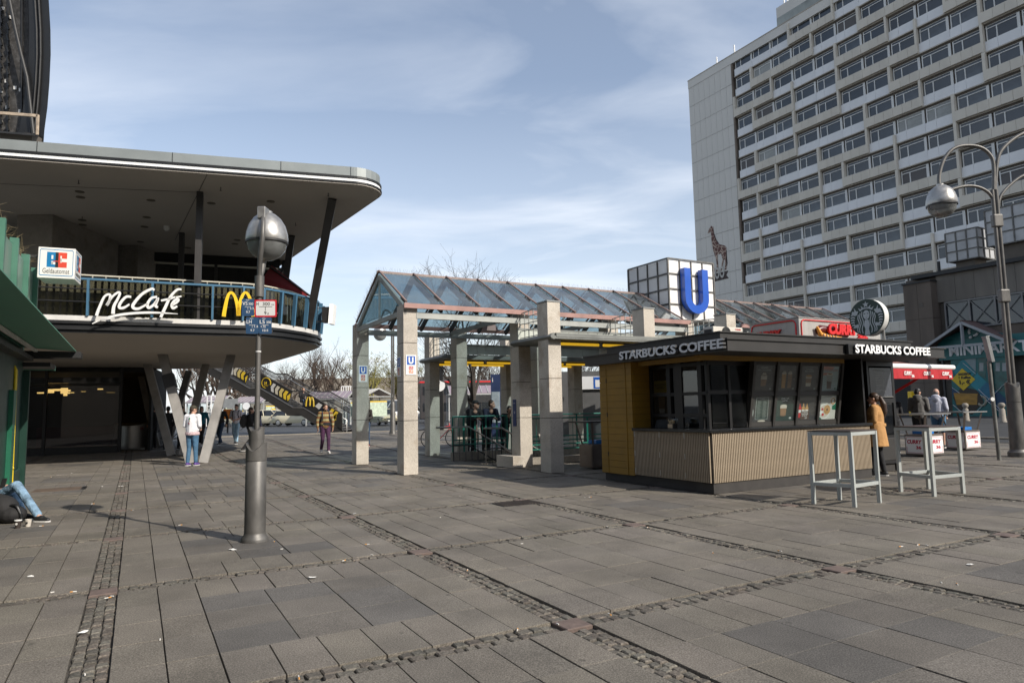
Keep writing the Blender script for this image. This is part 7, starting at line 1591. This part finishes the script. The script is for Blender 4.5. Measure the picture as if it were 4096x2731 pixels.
def person(loc,rz,H,P,label,top,trou,shoe,hair='brown',hairstyle='short',sleeves='long',coat=0,capm=None,hood=None,voxel=.013,group=None,fat=1.0,shorts=False,sk=None,hem=None,girl=False):
    s=H/1.76; T4=Matrix.Translation(Vector(loc))@Matrix.Rotation(rz,4,'Z')@Matrix.Scale(s,4)
    J={k:(Vector(v) if isinstance(v,tuple) else v) for k,v in P.items()}
    sk=sk or skin
    def fin(b,nm,m,par,vx=voxel,smooth_it=4):
        b.v=[T4@v for v in b.v]; o=b.build(nm,m,par,recalc=True)
        if vx:
            md=o.modifiers.new('remesh','REMESH'); md.mode='VOXEL'; md.voxel_size=vx*s; md.use_smooth_shade=True
            if smooth_it: ms=o.modifiers.new('smooth','SMOOTH'); ms.factor=.5; ms.iterations=smooth_it
        return o
    hd=Matrix.Rotation(J['yaw'],3,'Z')@Matrix.Rotation(J['tilt'],3,'X'); h=J['head']
    def hp(x,y,z): return h+hd@Vector((x,y,z))
    # ---- body, one continuous surface
    b=B()
    b.ball(hp(0,-.01,.03),.074,.092,.098,14,10,rot=hd); b.ball(hp(0,.028,-.045),.056,.062,.07,12,8,rot=hd); cap(b,hp(0,.092,-.005),hp(0,.108,-.035),.010,.014,6,2)   # skull, jaw, nose
    for sx in (-1,1): b.ball(hp(sx*.077,-.01,-.01),.010,.02,.03,8,6,rot=hd); b.ball(hp(sx*.032,.075,.03),.02,.012,.01,8,5,rot=hd)                       # ears, brows
    b.ball(hp(0,.085,-.068),.024,.014,.010,8,5,rot=hd); b.ball(hp(0,.075,-.105),.022,.016,.016,8,5,rot=hd)                                            # lips, chin
    cap(b,J['neck']-Vector((0,0,.06)),h-Vector((0,.01,.06)),.056,.05)
    cap(b,J['chest'],J['neck']-Vector((0,0,.08)),.12,.08); cap(b,J['pel'],J['chest'],.11,.12)
    for S_ in 'LR':
        cap(b,J['chest']+Vector((0,0,.1)),J[S_+'s'],.06,.05); cap(b,J[S_+'s'],J[S_+'e'],.046,.038); cap(b,J[S_+'e'],J[S_+'w'],.038,.027)
        inw=Vector((1 if S_=='L' else -1,0,0))*.3+Vector((0,1,0)); hand(b,J[S_+'w'],J[S_+'e'],inw,.6)
        cap(b,J[S_+'h'],J[S_+'k'],.075,.05); cap(b,J[S_+'k'],J[S_+'a'],.05,.036); cap(b,J[S_+'a'],J[S_+'a']+Vector((0,.08,-.04)),.035,.03)
    body=fin(b,'person',sk,None,min(voxel,.011),2)
    tag(body,label,'person',group)
    # ---- trousers
    b=B(); hipz=J['pel']; b.ball(hipz+Vector((0,0,-.02)),.165*fat,.125*fat,.11,14,8)
    for S_ in 'LR':
        cap(b,J[S_+'h'],J[S_+'k'],.096*fat,.068*(1.15 if shorts else 1))
        if shorts: continue
        a=J[S_+'a']; k=J[S_+'k']; cap(b,k,a+(k-a).normalized()*.04,.068,.056)
    fin(b,'shorts' if shorts else 'trousers',trou,body)
    # ---- upper garment
    b=B(); c=J['chest']; pv=J['pel']
    cap(b,c+(J['neck']-c)*.35,c+Vector((0,0,-.02)),.13*fat,.135*fat); b.ball(c+Vector((0,.01,.02)),.19*fat,.135*fat,.17,14,9); cap(b,c,pv.lerp(c,.12),.145*fat,.15*fat); b.ball(pv.lerp(c,.3),.18*fat,.14*fat,.14,14,8)
    for S_ in 'LR':
        cap(b,c+(J['neck']-c)*.55,J[S_+'s'],.085,.078)
        e_=J[S_+'e'];w_=J[S_+'w'];sh=J[S_+'s']
        if sleeves=='long': cap(b,sh,e_,.070*min(fat,1.12),.057); cap(b,e_,e_.lerp(w_,.93),.057,.044)
        else: cap(b,sh,sh.lerp(e_,.72),.078,.066)
    b.ball(J['neck']+Vector((0,-.01,-.025)),.085,.08,.04,12,6)
    if coat:
        z1=coat; n=16; vs=[]
        for (z,rx,ry) in ((pv.z+.18,.175*fat,.14*fat),(pv.z,.205*fat,.165*fat),(z1+.1,.225*fat,.19*fat),(z1,.235*fat,.20*fat)):
            vs+=[Vector((pv.x+rx*math.cos(2*math.pi*j/n),pv.y+ry*math.sin(2*math.pi*j/n),z)) for j in range(n)]
        b.add(vs,[(i*n+j,i*n+(j+1)%n,(i+1)*n+(j+1)%n,(i+1)*n+j) for i in range(3) for j in range(n)]+[tuple(range(n))[::-1],tuple(3*n+j for j in range(n))])
    jk=fin(b,'coat' if coat else 'jacket' if sleeves=='long' else 'shirt',top,body)
    if hem:
        b=B(); b.lathe(pv+Vector((0,0,-.06)),[(.18*fat,0),(.188*fat,.03),(.18*fat,.09)],18,sx=1,sy=.78); fin(b,'shirt_hem',hem,body,None)
    if hood:
        b=B(); b.ball(J['neck']+Vector((0,-.085,.02)),.125,.085,.075,14,8); b.ball(J['neck']+Vector((0,-.13,-.05)),.10,.06,.10,12,8); cap(b,J['neck']+Vector((-.085,.03,.0)),J['neck']+Vector((.085,.03,.0)),.03,.03); fin(b,'hood',hood,body)
    # ---- shoes
    for S_ in 'LR':
        a=J[S_+'a']; f=(J[S_+'t']-a).normalized() if J.get(S_+'t') else Vector((0,1,0)); up=Vector((0,0,1)) if abs(f.z)<.8 else Vector((0,-1,0))
        b=B(); cap(b,a+f*-.03-up*.03,a+f*.06-up*.035,.047,.046); cap(b,a+f*.06-up*.045,a+f*.16-up*.052,.044,.032); so_=fin(b,'shoe',shoe,body,.011)
        b=B(); x=f.cross(up).normalized(); q=[]
        for (yy,ww) in ((-.08,.028),(-.04,.042),(.08,.046),(.16,.038),(.195,.018)): q.append((yy,ww))
        pts=[a+f*y+x*w for y,w in q]+[a+f*y-x*w for y,w in q[::-1]]; b.prism([p-up*.085 for p in pts],up*.022); fin(b,'sole',sole,so_,None)
    # ---- hair, eyes
    hm=hairm[hair]; b=B()
    if hairstyle=='short': b.ball(hp(0,-.022,.055),.083,.092,.085,14,9,rot=hd); b.ball(hp(0,-.055,.0),.075,.06,.07,12,8,rot=hd)
    elif hairstyle=='quiff': b.ball(hp(0,-.018,.06),.083,.094,.085,14,9,rot=hd); b.ball(hp(0,.045,.115),.06,.05,.035,10,6,rot=hd); b.ball(hp(0,-.055,.0),.075,.06,.07,12,8,rot=hd)
    elif hairstyle=='bald': b.ball(hp(0,-.05,.0),.082,.062,.055,14,9,rot=hd)
    elif hairstyle=='bob': b.ball(hp(0,-.018,.05),.088,.098,.09,14,9,rot=hd); b.ball(hp(0,-.05,-.04),.092,.07,.11,14,8,rot=hd)
    elif hairstyle=='pony':
        b.ball(hp(0,-.02,.05),.085,.098,.085,14,9,rot=hd); b.ball(hp(0,-.06,.0),.075,.06,.075,12,8,rot=hd); b.ball(hp(0,-.13,.03),.035,.03,.035,10,6,rot=hd)
        cap(b,hp(0,-.14,.02),hp(0,-.19,-.12),.04,.06); cap(b,hp(0,-.19,-.12),hp(.01,-.20,-.28),.06,.055); cap(b,hp(.01,-.20,-.28),hp(.02,-.17,-.42),.055,.025)
    elif hairstyle=='beard': b.ball(hp(0,-.02,.055),.083,.094,.085,14,9,rot=hd); b.ball(hp(0,-.055,-.01),.078,.062,.08,12,8,rot=hd); b.ball(hp(0,.045,-.085),.052,.045,.05,12,8,rot=hd)
    fin(b,'hair',hm,body,.012,3)
    for sx in (-1,1): b=B(); b.ball(hp(sx*.031,.083,.012),.010,.006,.006,8,5,rot=hd); fin(b,'eye',black,body,None)
    if capm:
        b=B(); b.ball(hp(0,-.012,.065),.090,.102,.07,14,9,rot=hd); b.add([hp(x,y,.05+z) for x,y,z in ((-.07,.07,0),(.07,.07,0),(.06,.16,-.015),(-.06,.16,-.015),(-.07,.07,.014),(.07,.07,.014),(.06,.16,0),(-.06,.16,0))],[(0,3,2,1),(4,5,6,7),(0,1,5,4),(1,2,6,5),(2,3,7,6),(3,0,4,7)]); fin(b,'cap',capm,body,.011,2)
    body['_T']=[list(r) for r in T4]; return body,T4,s
def backpack(body,T4,m,c=(0,-.24,1.22),sz=(.16,.10,.25),name='backpack',label=None,straps=True):
    b=B(); b.ball(c,sz[0],sz[1],sz[2],14,10); cap(b,Vector(c)+Vector((-sz[0]*.6,0,sz[2]*.7)),Vector(c)+Vector((sz[0]*.6,0,sz[2]*.7)),.08,.08); cap(b,Vector(c)+Vector((-sz[0]*.6,-.02,-sz[2]*.7)),Vector(c)+Vector((sz[0]*.6,-.02,-sz[2]*.7)),.09,.09); b.ball(Vector(c)+Vector((0,-sz[1]*.8,-.05)),sz[0]*.7,.06,sz[2]*.5,12,8)
    b.v=[T4@v for v in b.v]; o=b.build(name,m); md=o.modifiers.new('remesh','REMESH'); md.mode='VOXEL'; md.voxel_size=.016; md.use_smooth_shade=True
    tag(o,label,'backpack'); 
    if straps:
        for s in (-1,1):
            b=B(); b.tube([T4@Vector(p) for p in ((s*.10,-.16,1.40),(s*.115,-.02,1.515),(s*.12,.12,1.43),(s*.125,.16,1.28),(s*.15,.04,1.10),(s*.13,-.14,1.06))],.018,6); b.build('strap',m,o,smooth=60)
    return o
blk=cloth('black',(0.014,0.014,0.016)); navy=cloth('navy',(0.018,0.022,0.045)); wht=cloth('white',(0.74,0.73,0.74),.05); denim=cloth('denim',(0.06,0.14,0.23),.3,10); denimL=cloth('pale_denim',(0.30,0.44,0.55),.2,10); denimD=cloth('dark_denim',(0.03,0.055,0.10),.2,10); tealc=cloth('teal',(0.01,0.12,0.17)); camel=cloth('camel',(0.44,0.235,0.085),.08); greyc=cloth('grey',(0.11,0.105,0.10),.15,20); greyl=cloth('pale_grey',(0.42,0.43,0.49),.08,14); shoeb=M('shoe_black',(0.015,0.015,0.015),.5); shoew=M('shoe_white',(0.6,0.58,0.56),.5); olive=cloth('olive',(0.05,0.047,0.03)); 
def facing(dx,dy): return math.atan2(-dx,dy)
def gp(x,y): return ground_at(x,y)
# man in white jacket, back to the viewer
P=dict(FRONT); P.update(Lk=(-.10,.02,.50),La=(-.11,-.03,.085),Ra=(.10,.05,.085),yaw=-.55,tilt=-.15)
bd,T4,s=person(gp(766,1862),-.12,1.80,P,'man in white jacket with colourful back print and blue jeans','' or wht,denim,M('shoe_bluepink',(0.10,0.05,0.22),.5,var=.6,scale=30),'brown','short',capm=olive,hem=cloth('check',(0.55,0.40,0.40),.3,40),fat=1.12,voxel=.011)
pm=[M('print_green',(0.01,0.22,0.09),.7),M('print_red',(0.5,0.02,0.04),.7),black,M('print_gold',(0.6,0.35,0.04),.7)]
def backprint(poly,mi,k):
    b=B(); b.add([T4@Vector((x,-.30,z)) for x,z in poly],[tuple(range(len(poly)))]); o=b.build('print',pm[mi],bd,recalc=False)
    sd=o.modifiers.new('sub','SUBSURF'); sd.subdivision_type='SIMPLE'; sd.levels=2; sd.render_levels=2
    sw_=o.modifiers.new('wrap','SHRINKWRAP'); sw_.target=[c for c in bd.children if c.name.startswith('jacket')][0]; sw_.wrap_method='NEAREST_SURFACEPOINT'; sw_.wrap_mode='OUTSIDE_SURFACE'; sw_.offset=.010+.003*k
for poly,mi,k in (([(-.09,1.40),(.02,1.43),(.05,1.38),(-.04,1.36)],0,0),([(-.11,1.24),(.0,1.26),(.05,1.22),(-.03,1.20)],1,0),([(.0,1.32),(.07,1.34),(.06,1.30),(.01,1.29)],3,0),([(-.05,1.37),(.01,1.38),(.05,1.41),(.055,1.40),(.02,1.35),(-.03,1.35)],2,1),([(-.04,1.31),(.03,1.33),(.03,1.30),(-.02,1.28)],2,1),([(-.03,1.27),(.0,1.28),(.01,1.18),(-.01,1.16)],2,1)): backprint(poly,mi,k)
person(gp(803,1784),math.pi+.15,1.70,dict(WALK,yaw=.2),'person in teal jacket and black trousers behind the white jacket','' or tealc,blk,shoew,'black','bob')
person(gp(880,1779),math.pi-.1,1.72,WALK,'man in black jacket and jeans walking between the slanting columns','' or blk,denimD,shoeb,'black','short')
bd,T4,s=person(gp(943,1776),math.pi+.05,1.74,WFRONT,'man in white patterned T-shirt and pale blue jeans','' or M('tshirt_print',(0.62,0.60,0.66),.85,var=.45,scale=22),denimL,shoeb,'black','quiff',sleeves='short')
backpack(bd,T4,blk,label='dark backpack worn by the man in white T-shirt')
bd,T4,s=person(gp(1000,1806),-1.25,1.72,dict(WALK),'person in black puffer jacket passing behind the lamp post','' or blk,blk,shoeb,'brown','bob',fat=1.1); backpack(bd,T4,M('pack_charcoal',(0.03,0.03,0.032),.8,bump=.3),label='large charcoal backpack of the person behind the lamp post',sz=(.19,.14,.27))
person(gp(1020,1795),-.3,1.78,STAND,'person with reddish blond hair half hidden by the lamp pole','' or navy,blk,shoeb,'blond','short')
# walker with patchwork jacket
pk=bpy.data.materials.new('plaid'); pk.use_nodes=True; t_=pk.node_tree; b_=t_.nodes['Principled BSDF']; b_.inputs['Roughness'].default_value=.9; tcn=t_.nodes.new('ShaderNodeTexCoord'); wv=t_.nodes.new('ShaderNodeTexWave'); wv.bands_direction='Z'; wv.inputs['Scale'].default_value=1.9; wv.inputs['Distortion'].default_value=1.2; t_.links.new(tcn.outputs['Object'],wv.inputs[0]); cr=t_.nodes.new('ShaderNodeValToRGB'); e_=cr.color_ramp.elements; e_[0].color=(0.16,0.05,0.02,1); e_[0].position=.1; e_[1].color=(0.30,0.23,0.08,1); e_[1].position=.35; k_=e_.new(.6); k_.color=(0.07,0.075,0.03,1); k_=e_.new(.85); k_.color=(0.36,0.30,0.15,1); t_.links.new(wv.outputs[0],cr.inputs[0]); t_.links.new(cr.outputs[0],b_.inputs['Base Color'])
purp=M('purple_print',(0.055,0.018,0.05),.9,var=.8,scale=26,bump=.3)
bd,T4,s=person(gp(1300,1813),math.pi+.45,1.80,dict(WALK,yaw=.35,Le=(-.27,-.02,1.16),Lw=(-.26,.06,.90),Re=(.27,-.02,1.16),Rw=(.27,.06,.90)),'bearded walker in striped ochre jacket and purple patterned trousers','' or pk,purp,shoew,'brown','beard',fat=1.08); backpack(bd,T4,navy,(0,-.27,1.28),(.18,.14,.36),label='tall navy hiking backpack on the walker in striped jacket')
b=B(); b.lathe(T4@Vector((0,0,1.0)),[(.20,0),(.205,.04),(.20,.1)],18,sx=1,sy=.8); b.build('hip_belt',blk,bd,smooth=60); b=B(); b.tube([T4@Vector((-.16,.02,1.05)),T4@Vector((-.25,-.12,.98)),T4@Vector((-.36,-.2,.78))],.014,6); tag(b.build('trekking_pole',dkmetal),'short black trekking pole sticking out of the navy backpack','pole')
person(gp(1464,1786),math.pi-.2,1.76,dict(FRONT),'man in dark jacket and jeans behind the first granite column','' or M('jacket_brownblack',(0.02,0.016,0.014),.7),denimD,M('shoe_red',(0.18,0.02,0.03),.5),'black','short',capm=M('check_cap',(0.08,0.08,0.1),.8,var=.9,scale=60))
# people on the stairs
st=zs(1215,790,SY+.8); SIT=pose(pel=(0,-.05,.50),chest=(0,.05,.85),neck=(0,.10,1.05),head=(0,.14,1.18),Lh=(-.09,-.02,.48),Rh=(.09,-.02,.48),Lk=(-.12,.40,.52),Rk=(.12,.40,.52),La=(-.12,.36,.085),Ra=(.12,.42,.085),Ls=(-.185,.05,.98),Rs=(.185,.05,.98),Le=(-.26,.18,.74),Re=(.26,.18,.74),Lw=(-.06,.36,.66),Rw=(.06,.36,.66))
person((st.x,st.y,zs(1215,885).z-.12),math.pi+.7,1.72,SIT,'fair haired person sitting on the footbridge stairs','' or blk,denimD,shoeb,'blond','short',voxel=.018); st=zs(1735,1000,SY+1.0)
person((st.x,st.y,zs(1735,1240).z-.35),math.pi-.3,1.7,dict(FRONT,tilt=-.4),'person in dark coat looking down behind the lowest stair panel','' or blk,blk,shoeb,'black','bob',voxel=.018)
# two men leaning on the green rail
rzm=math.pi+.508
v=on_b(1886,1640,19.25); bd,T4,s=person(PL.p(v.x,v.y,.02),rzm,1.86,dict(LEAN,yaw=.75),'man in black tracksuit jacket and cap leaning on the green rail','' or blk,blk,shoeb,'grey','short',capm=M('cap_black',(0.012,0.012,0.013),.7),fat=1.12)
v=on_b(1950,1640,19.3); person(PL.p(v.x,v.y,.02),rzm,1.86,dict(LEAN,yaw=.8),'man in navy jacket leaning on the green rail beside capped man','' or navy,blk,shoeb,'brown','short',fat=1.05)
v=on_b(2022,1660,19.4); person(PL.p(v.x,v.y,.0),rzm,1.68,dict(LEAN,yaw=-.2),'person in dark clothes half hidden behind column by the green rail','' or blk,blk,shoeb,'black','bob')
# woman in camel coat
P=dict(FRONT); P.update(Lw=(-.12,.26,1.05),Rw=(.12,.26,1.05),yaw=.1,Lk=(-.10,.05,.50),La=(-.12,.10,.085),Rk=(.10,-.02,.5),Ra=(.11,-.08,.085))
bd,T4,s=person(G(3518,1903),facing(-.80,.6),1.70,P,'woman with dark ponytail in camel coat at the kiosk counter','' or camel,blk,shoeb,'brown','pony',coat=.62,fat=1.12,voxel=.011)
b=B(); b.lathe(T4@Vector((0,0,1.04)),[(.192,0),(.198,.02),(.198,.045),(.192,.06)],22,sx=1.03*s,sy=.86*s); b.build('belt',camel,bd,smooth=60)
# men at the sausage kiosk
person(D(3572,1700,20.2).xy.to_3d(),facing(.3,.95),1.76,dict(FRONT,tilt=-.2),'balding man in black jacket behind the coffee kiosk corner','' or blk,blk,shoeb,'grey','bald',fat=1.15)
person(D(3680,1700,20.9).xy.to_3d(),facing(.62,.78),1.90,dict(FRONT,yaw=-.55,tilt=-.35),'dark haired man in grey hooded jacket at the standing table','' or greyc,blk,shoeb,'black','short',hood=greyc,fat=1.15)
person(D(3755,1700,22.0).xy.to_3d(),facing(.72,.69),1.90,dict(POCKET,yaw=-.25),'balding man in pale grey hooded top and denim shorts','' or greyl,denim,shoeb,'grey','bald',hood=greyl,fat=1.2,shorts=True)
# dark figures under the terrace
for x,y,lab,yw in ((668,1800,'man in black beside the bicycle under the terrace',.6),(722,1796,'man in dark jacket behind the second slanting column',-.4),(612,1792,'hooded person in dark clothes by the shop window under the terrace',1.4)):
    person(gp(x,y),yw,1.78,dict(POCKET),lab,blk,blk,shoeb,'black','short',voxel=.018)
# seated person at the left edge: legs, hand with phone
fx=G(205,2088)
Pw=lambda x,y,z:(x-fx.x,y-fx.y,z)
K=D(66,1965,10.35); sit=dict(pel=Pw(-8.35,10.75,.16),chest=Pw(-8.62,10.98,.46),neck=Pw(-8.72,11.05,.66),head=Pw(-8.68,11.03,.80),Lh=Pw(-8.30,10.66,.14),Rh=Pw(-8.28,10.84,.14),Lk=Pw(K.x,K.y,.50),Rk=Pw(K.x-.30,K.y+.30,.40),La=Pw(fx.x-.22,fx.y+.05,.085),Ra=Pw(fx.x-.62,fx.y+.30,.085),Ls=Pw(-8.52,10.80,.60),Rs=Pw(-8.68,11.15,.60),Le=Pw(-8.25,10.55,.40),Re=Pw(-8.42,11.05,.36),Lw=Pw(-7.98,10.62,.42),Rw=Pw(-8.0,10.72,.42),Lt=Pw(fx.x+.1,fx.y-.02,.085),Rt=Pw(fx.x-.3,fx.y+.28,.085),yaw=-.9,tilt=-.4)
bd,T4,s=person((fx.x,fx.y,0),0,1.76,sit,'person in faded jeans and black loafers sitting against the green kiosk','' or greyc,M('faded_jeans',(0.20,0.31,0.42),.85,var=.5,scale=5,bump=.9,bscale=9),shoeb,'brown','short',voxel=.010)
b=B(); c=Vector((-7.93,10.60,.46)); b.hexa([c+Vector(v) for v in ((-.04,-.01,-.02),(.04,-.01,-.02),(.04,0,-.02),(-.04,0,-.02),(-.04,.04,.12),(.04,.04,.12),(.04,.05,.12),(-.04,.05,.12))]); tag(b.build('phone',black,bevel=.004),'dark phone held in the hand of the seated person','phone')
b=B(); c=G(2,2095); b.ball((c.x-.1,c.y+.12,.2),.24,.2,.2,14,10); b.ball((c.x+.08,c.y+.1,.12),.2,.17,.13,12,8); b.ball((c.x-.25,c.y+.2,.22),.2,.2,.2,12,8); o=b.build('rucksack',M('bag_black',(0.015,0.014,0.014),.8,bump=.5,bscale=18)); md=o.modifiers.new('remesh','REMESH'); md.mode='VOXEL'; md.voxel_size=.018; md.use_smooth_shade=True; tag(o,'soft black rucksack lying beside the seated person','rucksack')
b=B(); b.tube(sm([Vector((c.x+.05,c.y+.05,.24)),Vector((c.x+.2,c.y+.02,.25)),Vector((c.x+.27,c.y+.02,.12)),Vector((c.x+.3,c.y+.0,.02))]),.022,6); b.build('strap',black,o,smooth=60)
# cups
for (x,y,h,mt,lab,lid) in ((71,2112,.115,M('cup_dark',(0.04,0.03,0.025),.5),'dark paper coffee cup with white rim beside the rucksack',white),(112,2105,.10,M('cup_pale',(0.55,0.5,0.43),.6,var=.2,scale=20),'crumpled pale paper cup next to the dark cup',None)):
    p=G(x,y); e=root('paper_cup',lab,'cup',p); b=B(); b.lathe(p,[(.03,0),(.042,h),(.039,h),(.028,.006)],18); b.build('cup',mt,e,smooth=40)
    if lid: b=B(); b.lathe(p+EZ*(h-.012),[(.0445,0),(.0455,.008),(.0445,.014),(.041,.014),(.041,0)],18); b.build('rim',lid,e,smooth=40)
    b=B(); b.lathe(p+EZ*h*.55+Vector((.006,-.037,0)),[(.016,0),(.016,.002)],12,ax=(0,-1,.1)); b.build('badge',offwhite if lid else dkmetal,e)
# bicycles
def bicycle(loc,rz,label,col,W_=None):
    e=root('bicycle',label,'bicycle',loc,rz); T4=Matrix.Translation(Vector(loc))@Matrix.Rotation(rz,4,'Z')
    def fin(b,nm,m): b.v=[T4@v for v in b.v]; return b.build(nm,m,e,smooth=60)
    for x in (-.52,.52):
        b=B(); b.tube([Vector((x+.33*math.cos(t),0,.34+.33*math.sin(t))) for t in [2*math.pi*i/24 for i in range(25)]],.018,6,cap=False); w=fin(b,'wheel',rubber)
        b=B()
        for i in range(10): t=2*math.pi*i/10; b.bar(Vector((x,0,.34)),Vector((x+.32*math.cos(t),0,.34+.32*math.sin(t))),.004)
        b.v=[T4@v for v in b.v]; b.build('spokes',steel,w)
    b=B()
    for p,q in (((-.52,.34),(-.08,.30)),((-.08,.30),(-.2,.82)),((-.52,.34),(-.18,.72)),((-.08,.30),(.38,.72)),((-.18,.74),(.36,.80)),((.34,.92),(.52,.34))): b.tube([Vector((p[0],0,p[1])),Vector((q[0],0,q[1]))],.017,6)
    fin(b,'frame',col); b=B(); b.ball(Vector((-.22,0,.88)),.13,.07,.035,10,6); fin(b,'saddle',black); b=B(); b.tube([Vector((.28,-.28,1.02)),Vector((.36,-.1,.99)),Vector((.36,.1,.99)),Vector((.28,.28,1.02))],.014,6); b.tube([Vector((.36,0,.99)),Vector((.35,0,.9))],.014,6); fin(b,'handlebar',black); b=B(); b.box(XY,-.8,-.3,-.08,.08,.72,.74); fin(b,'carrier',black)
p=D(1765,1790,27); bicycle((p.x,p.y,gz(27)),.5,'red bicycle standing behind the granite column','' or red); p=D(690,1790,30); bicycle((p.x,p.y,gz(30)),.8,'dark bicycle beside the men under the terrace','' or dkmetal); p=gp(925,1722); bicycle((p.x,p.y,gz(p.y)),.2,'black bicycle by the tree trunk behind the man in white T-shirt','' or black)
# orange delivery box, behind the black-jacketed man
p=D(911,1700,44); e=root('delivery_rider','orange delivery box stand near the bicycle','box',(p.x,p.y,gz(44))); b=B(); b.box(XY,p.x-.25,p.x+.25,p.y-.2,p.y+.2,gz(44)+.9,gz(44)+1.55); b.build('box',M('orange_box',(0.75,0.20,0.01),.6),e,bevel=.06); b=B(); b.bar((p.x,p.y,gz(44)),(p.x,p.y,gz(44)+.9),.08); b.build('stand',dkmetal,e)
# ================================================================= small things on the ground
# drain grate, hatch
v=on_b(2065,2012,0) if False else None; c=G(2065,2012); e=root('drain_grate','rectangular iron drain grate in the cobble strip','drain grate',c)
b=B(); b.box(Frame((c.x,c.y,0),ANG),-.36,.36,-.24,.24,-.02,.004); b.build('frame',black,e)
for i in range(14): b=B(); FRg=Frame((c.x,c.y,0),ANG); b.box(FRg,-.33+.05*i,-.33+.05*i+.028,-.21,.21,.002,.012); b.build('bar',M('cast_iron',(0.07,0.055,0.045),.6,.4,var=.3),e)
c=G(230,1957); FRh=Frame((c.x,c.y,0),ANG); b=B(); b.box(FRh,-.42,.42,-.36,.36,-.02,.006,0); b.box(FRh,-.3,.3,-.12,.12,.006,.010,0); b.box(FRh,.43,.52,-.36,.36,-.02,.003,1); tag(b.build('hatch_cover',[M('rusty_hatch',(0.12,0.085,0.06),.8,.2,var=.4,scale=6),black]),'rusty square hatch cover set in the paving','hatch')
c=G(1425,1868); FRh=Frame((c.x,c.y,0),ANG); b=B(); b.lathe(c+EZ*-.01,[(.33,0),(.33,.013),(.3,.014)],24); tag(b.build('manhole_cover',M('manhole_iron',(0.06,0.055,0.05),.6,.3,var=.3,scale=8)),'dark round manhole cover beside the first column','manhole cover')
c=G(1010,2168); 
# cigarette ends and paper scraps
butt=M('cig_paper',(0.75,0.72,0.66),.8); filt=M('cig_filter',(0.70,0.33,0.08),.8)
rs=random.Random(77)
ends=[(2438,2457,1),(2228,2495,0),(2070,2520,1),(640,2560,0),(430,2392,1),(445,2385,0),(295,2367,1),(205,2370,0),(410,1945,0),(475,1945,0),(1470,2177,1),(1095,2165,1),(1130,2196,0),(1490,2220,0),(1375,2243,1),(1195,2710,1),(2085,2175,0),(2430,2107,0),(2590,2110,1),(3120,2204,1),(3672,2180,1),(3710,2182,0),(3605,2186,1),(3765,2330,0),(3830,2338,1),(370,2015,1),(840,1878,0),(285,1893,0),(205,1908,1),(1760,2070,0),(1050,2095,0),(2340,1990,0),(2360,1988,1),(2850,2210,1),(1870,2280,1),(340,2700,0),(720,2100,1),(530,2040,1),(165,2104,1),(1840,1985,0)]
for i,(x,y,f) in enumerate(ends):
    p=G(x,y)+EZ*.005; a=rs.uniform(0,6.28); d=Vector((math.cos(a),math.sin(a),0)); e=root('cigarette_end','orange tipped cigarette end lying on the paving' if f else 'white paper cigarette end lying on the paving','cigarette end',p,group='litter on the paving')
    b=B(); b.tube([p-d*.022,p+d*.006],.004,6); b.build('paper',butt,e)
    if f: b=B(); b.tube([p+d*.006,p+d*.028],.0043,6); b.build('filter',filt,e)
for i,(x,y) in enumerate([(490,1945),(1418,2056),(118,2308),(3880,2260),(1250,2312),(330,2530),(1650,2745),(930,2200)]):
    p=G(x,y)+EZ*.006; b=B(); k=7; pts=[p+Vector((rs.uniform(.02,.05)*math.cos(6.28*j/k),rs.uniform(.02,.05)*math.sin(6.28*j/k),rs.uniform(0,.01))) for j in range(k)]; b.add([p+EZ*.008]+pts,[(0,1+j,1+(j+1)%k) for j in range(k)]); tag(b.build('paper_scrap',butt,recalc=False),'crumpled white paper scrap on the paving','paper scrap','litter on the paving')
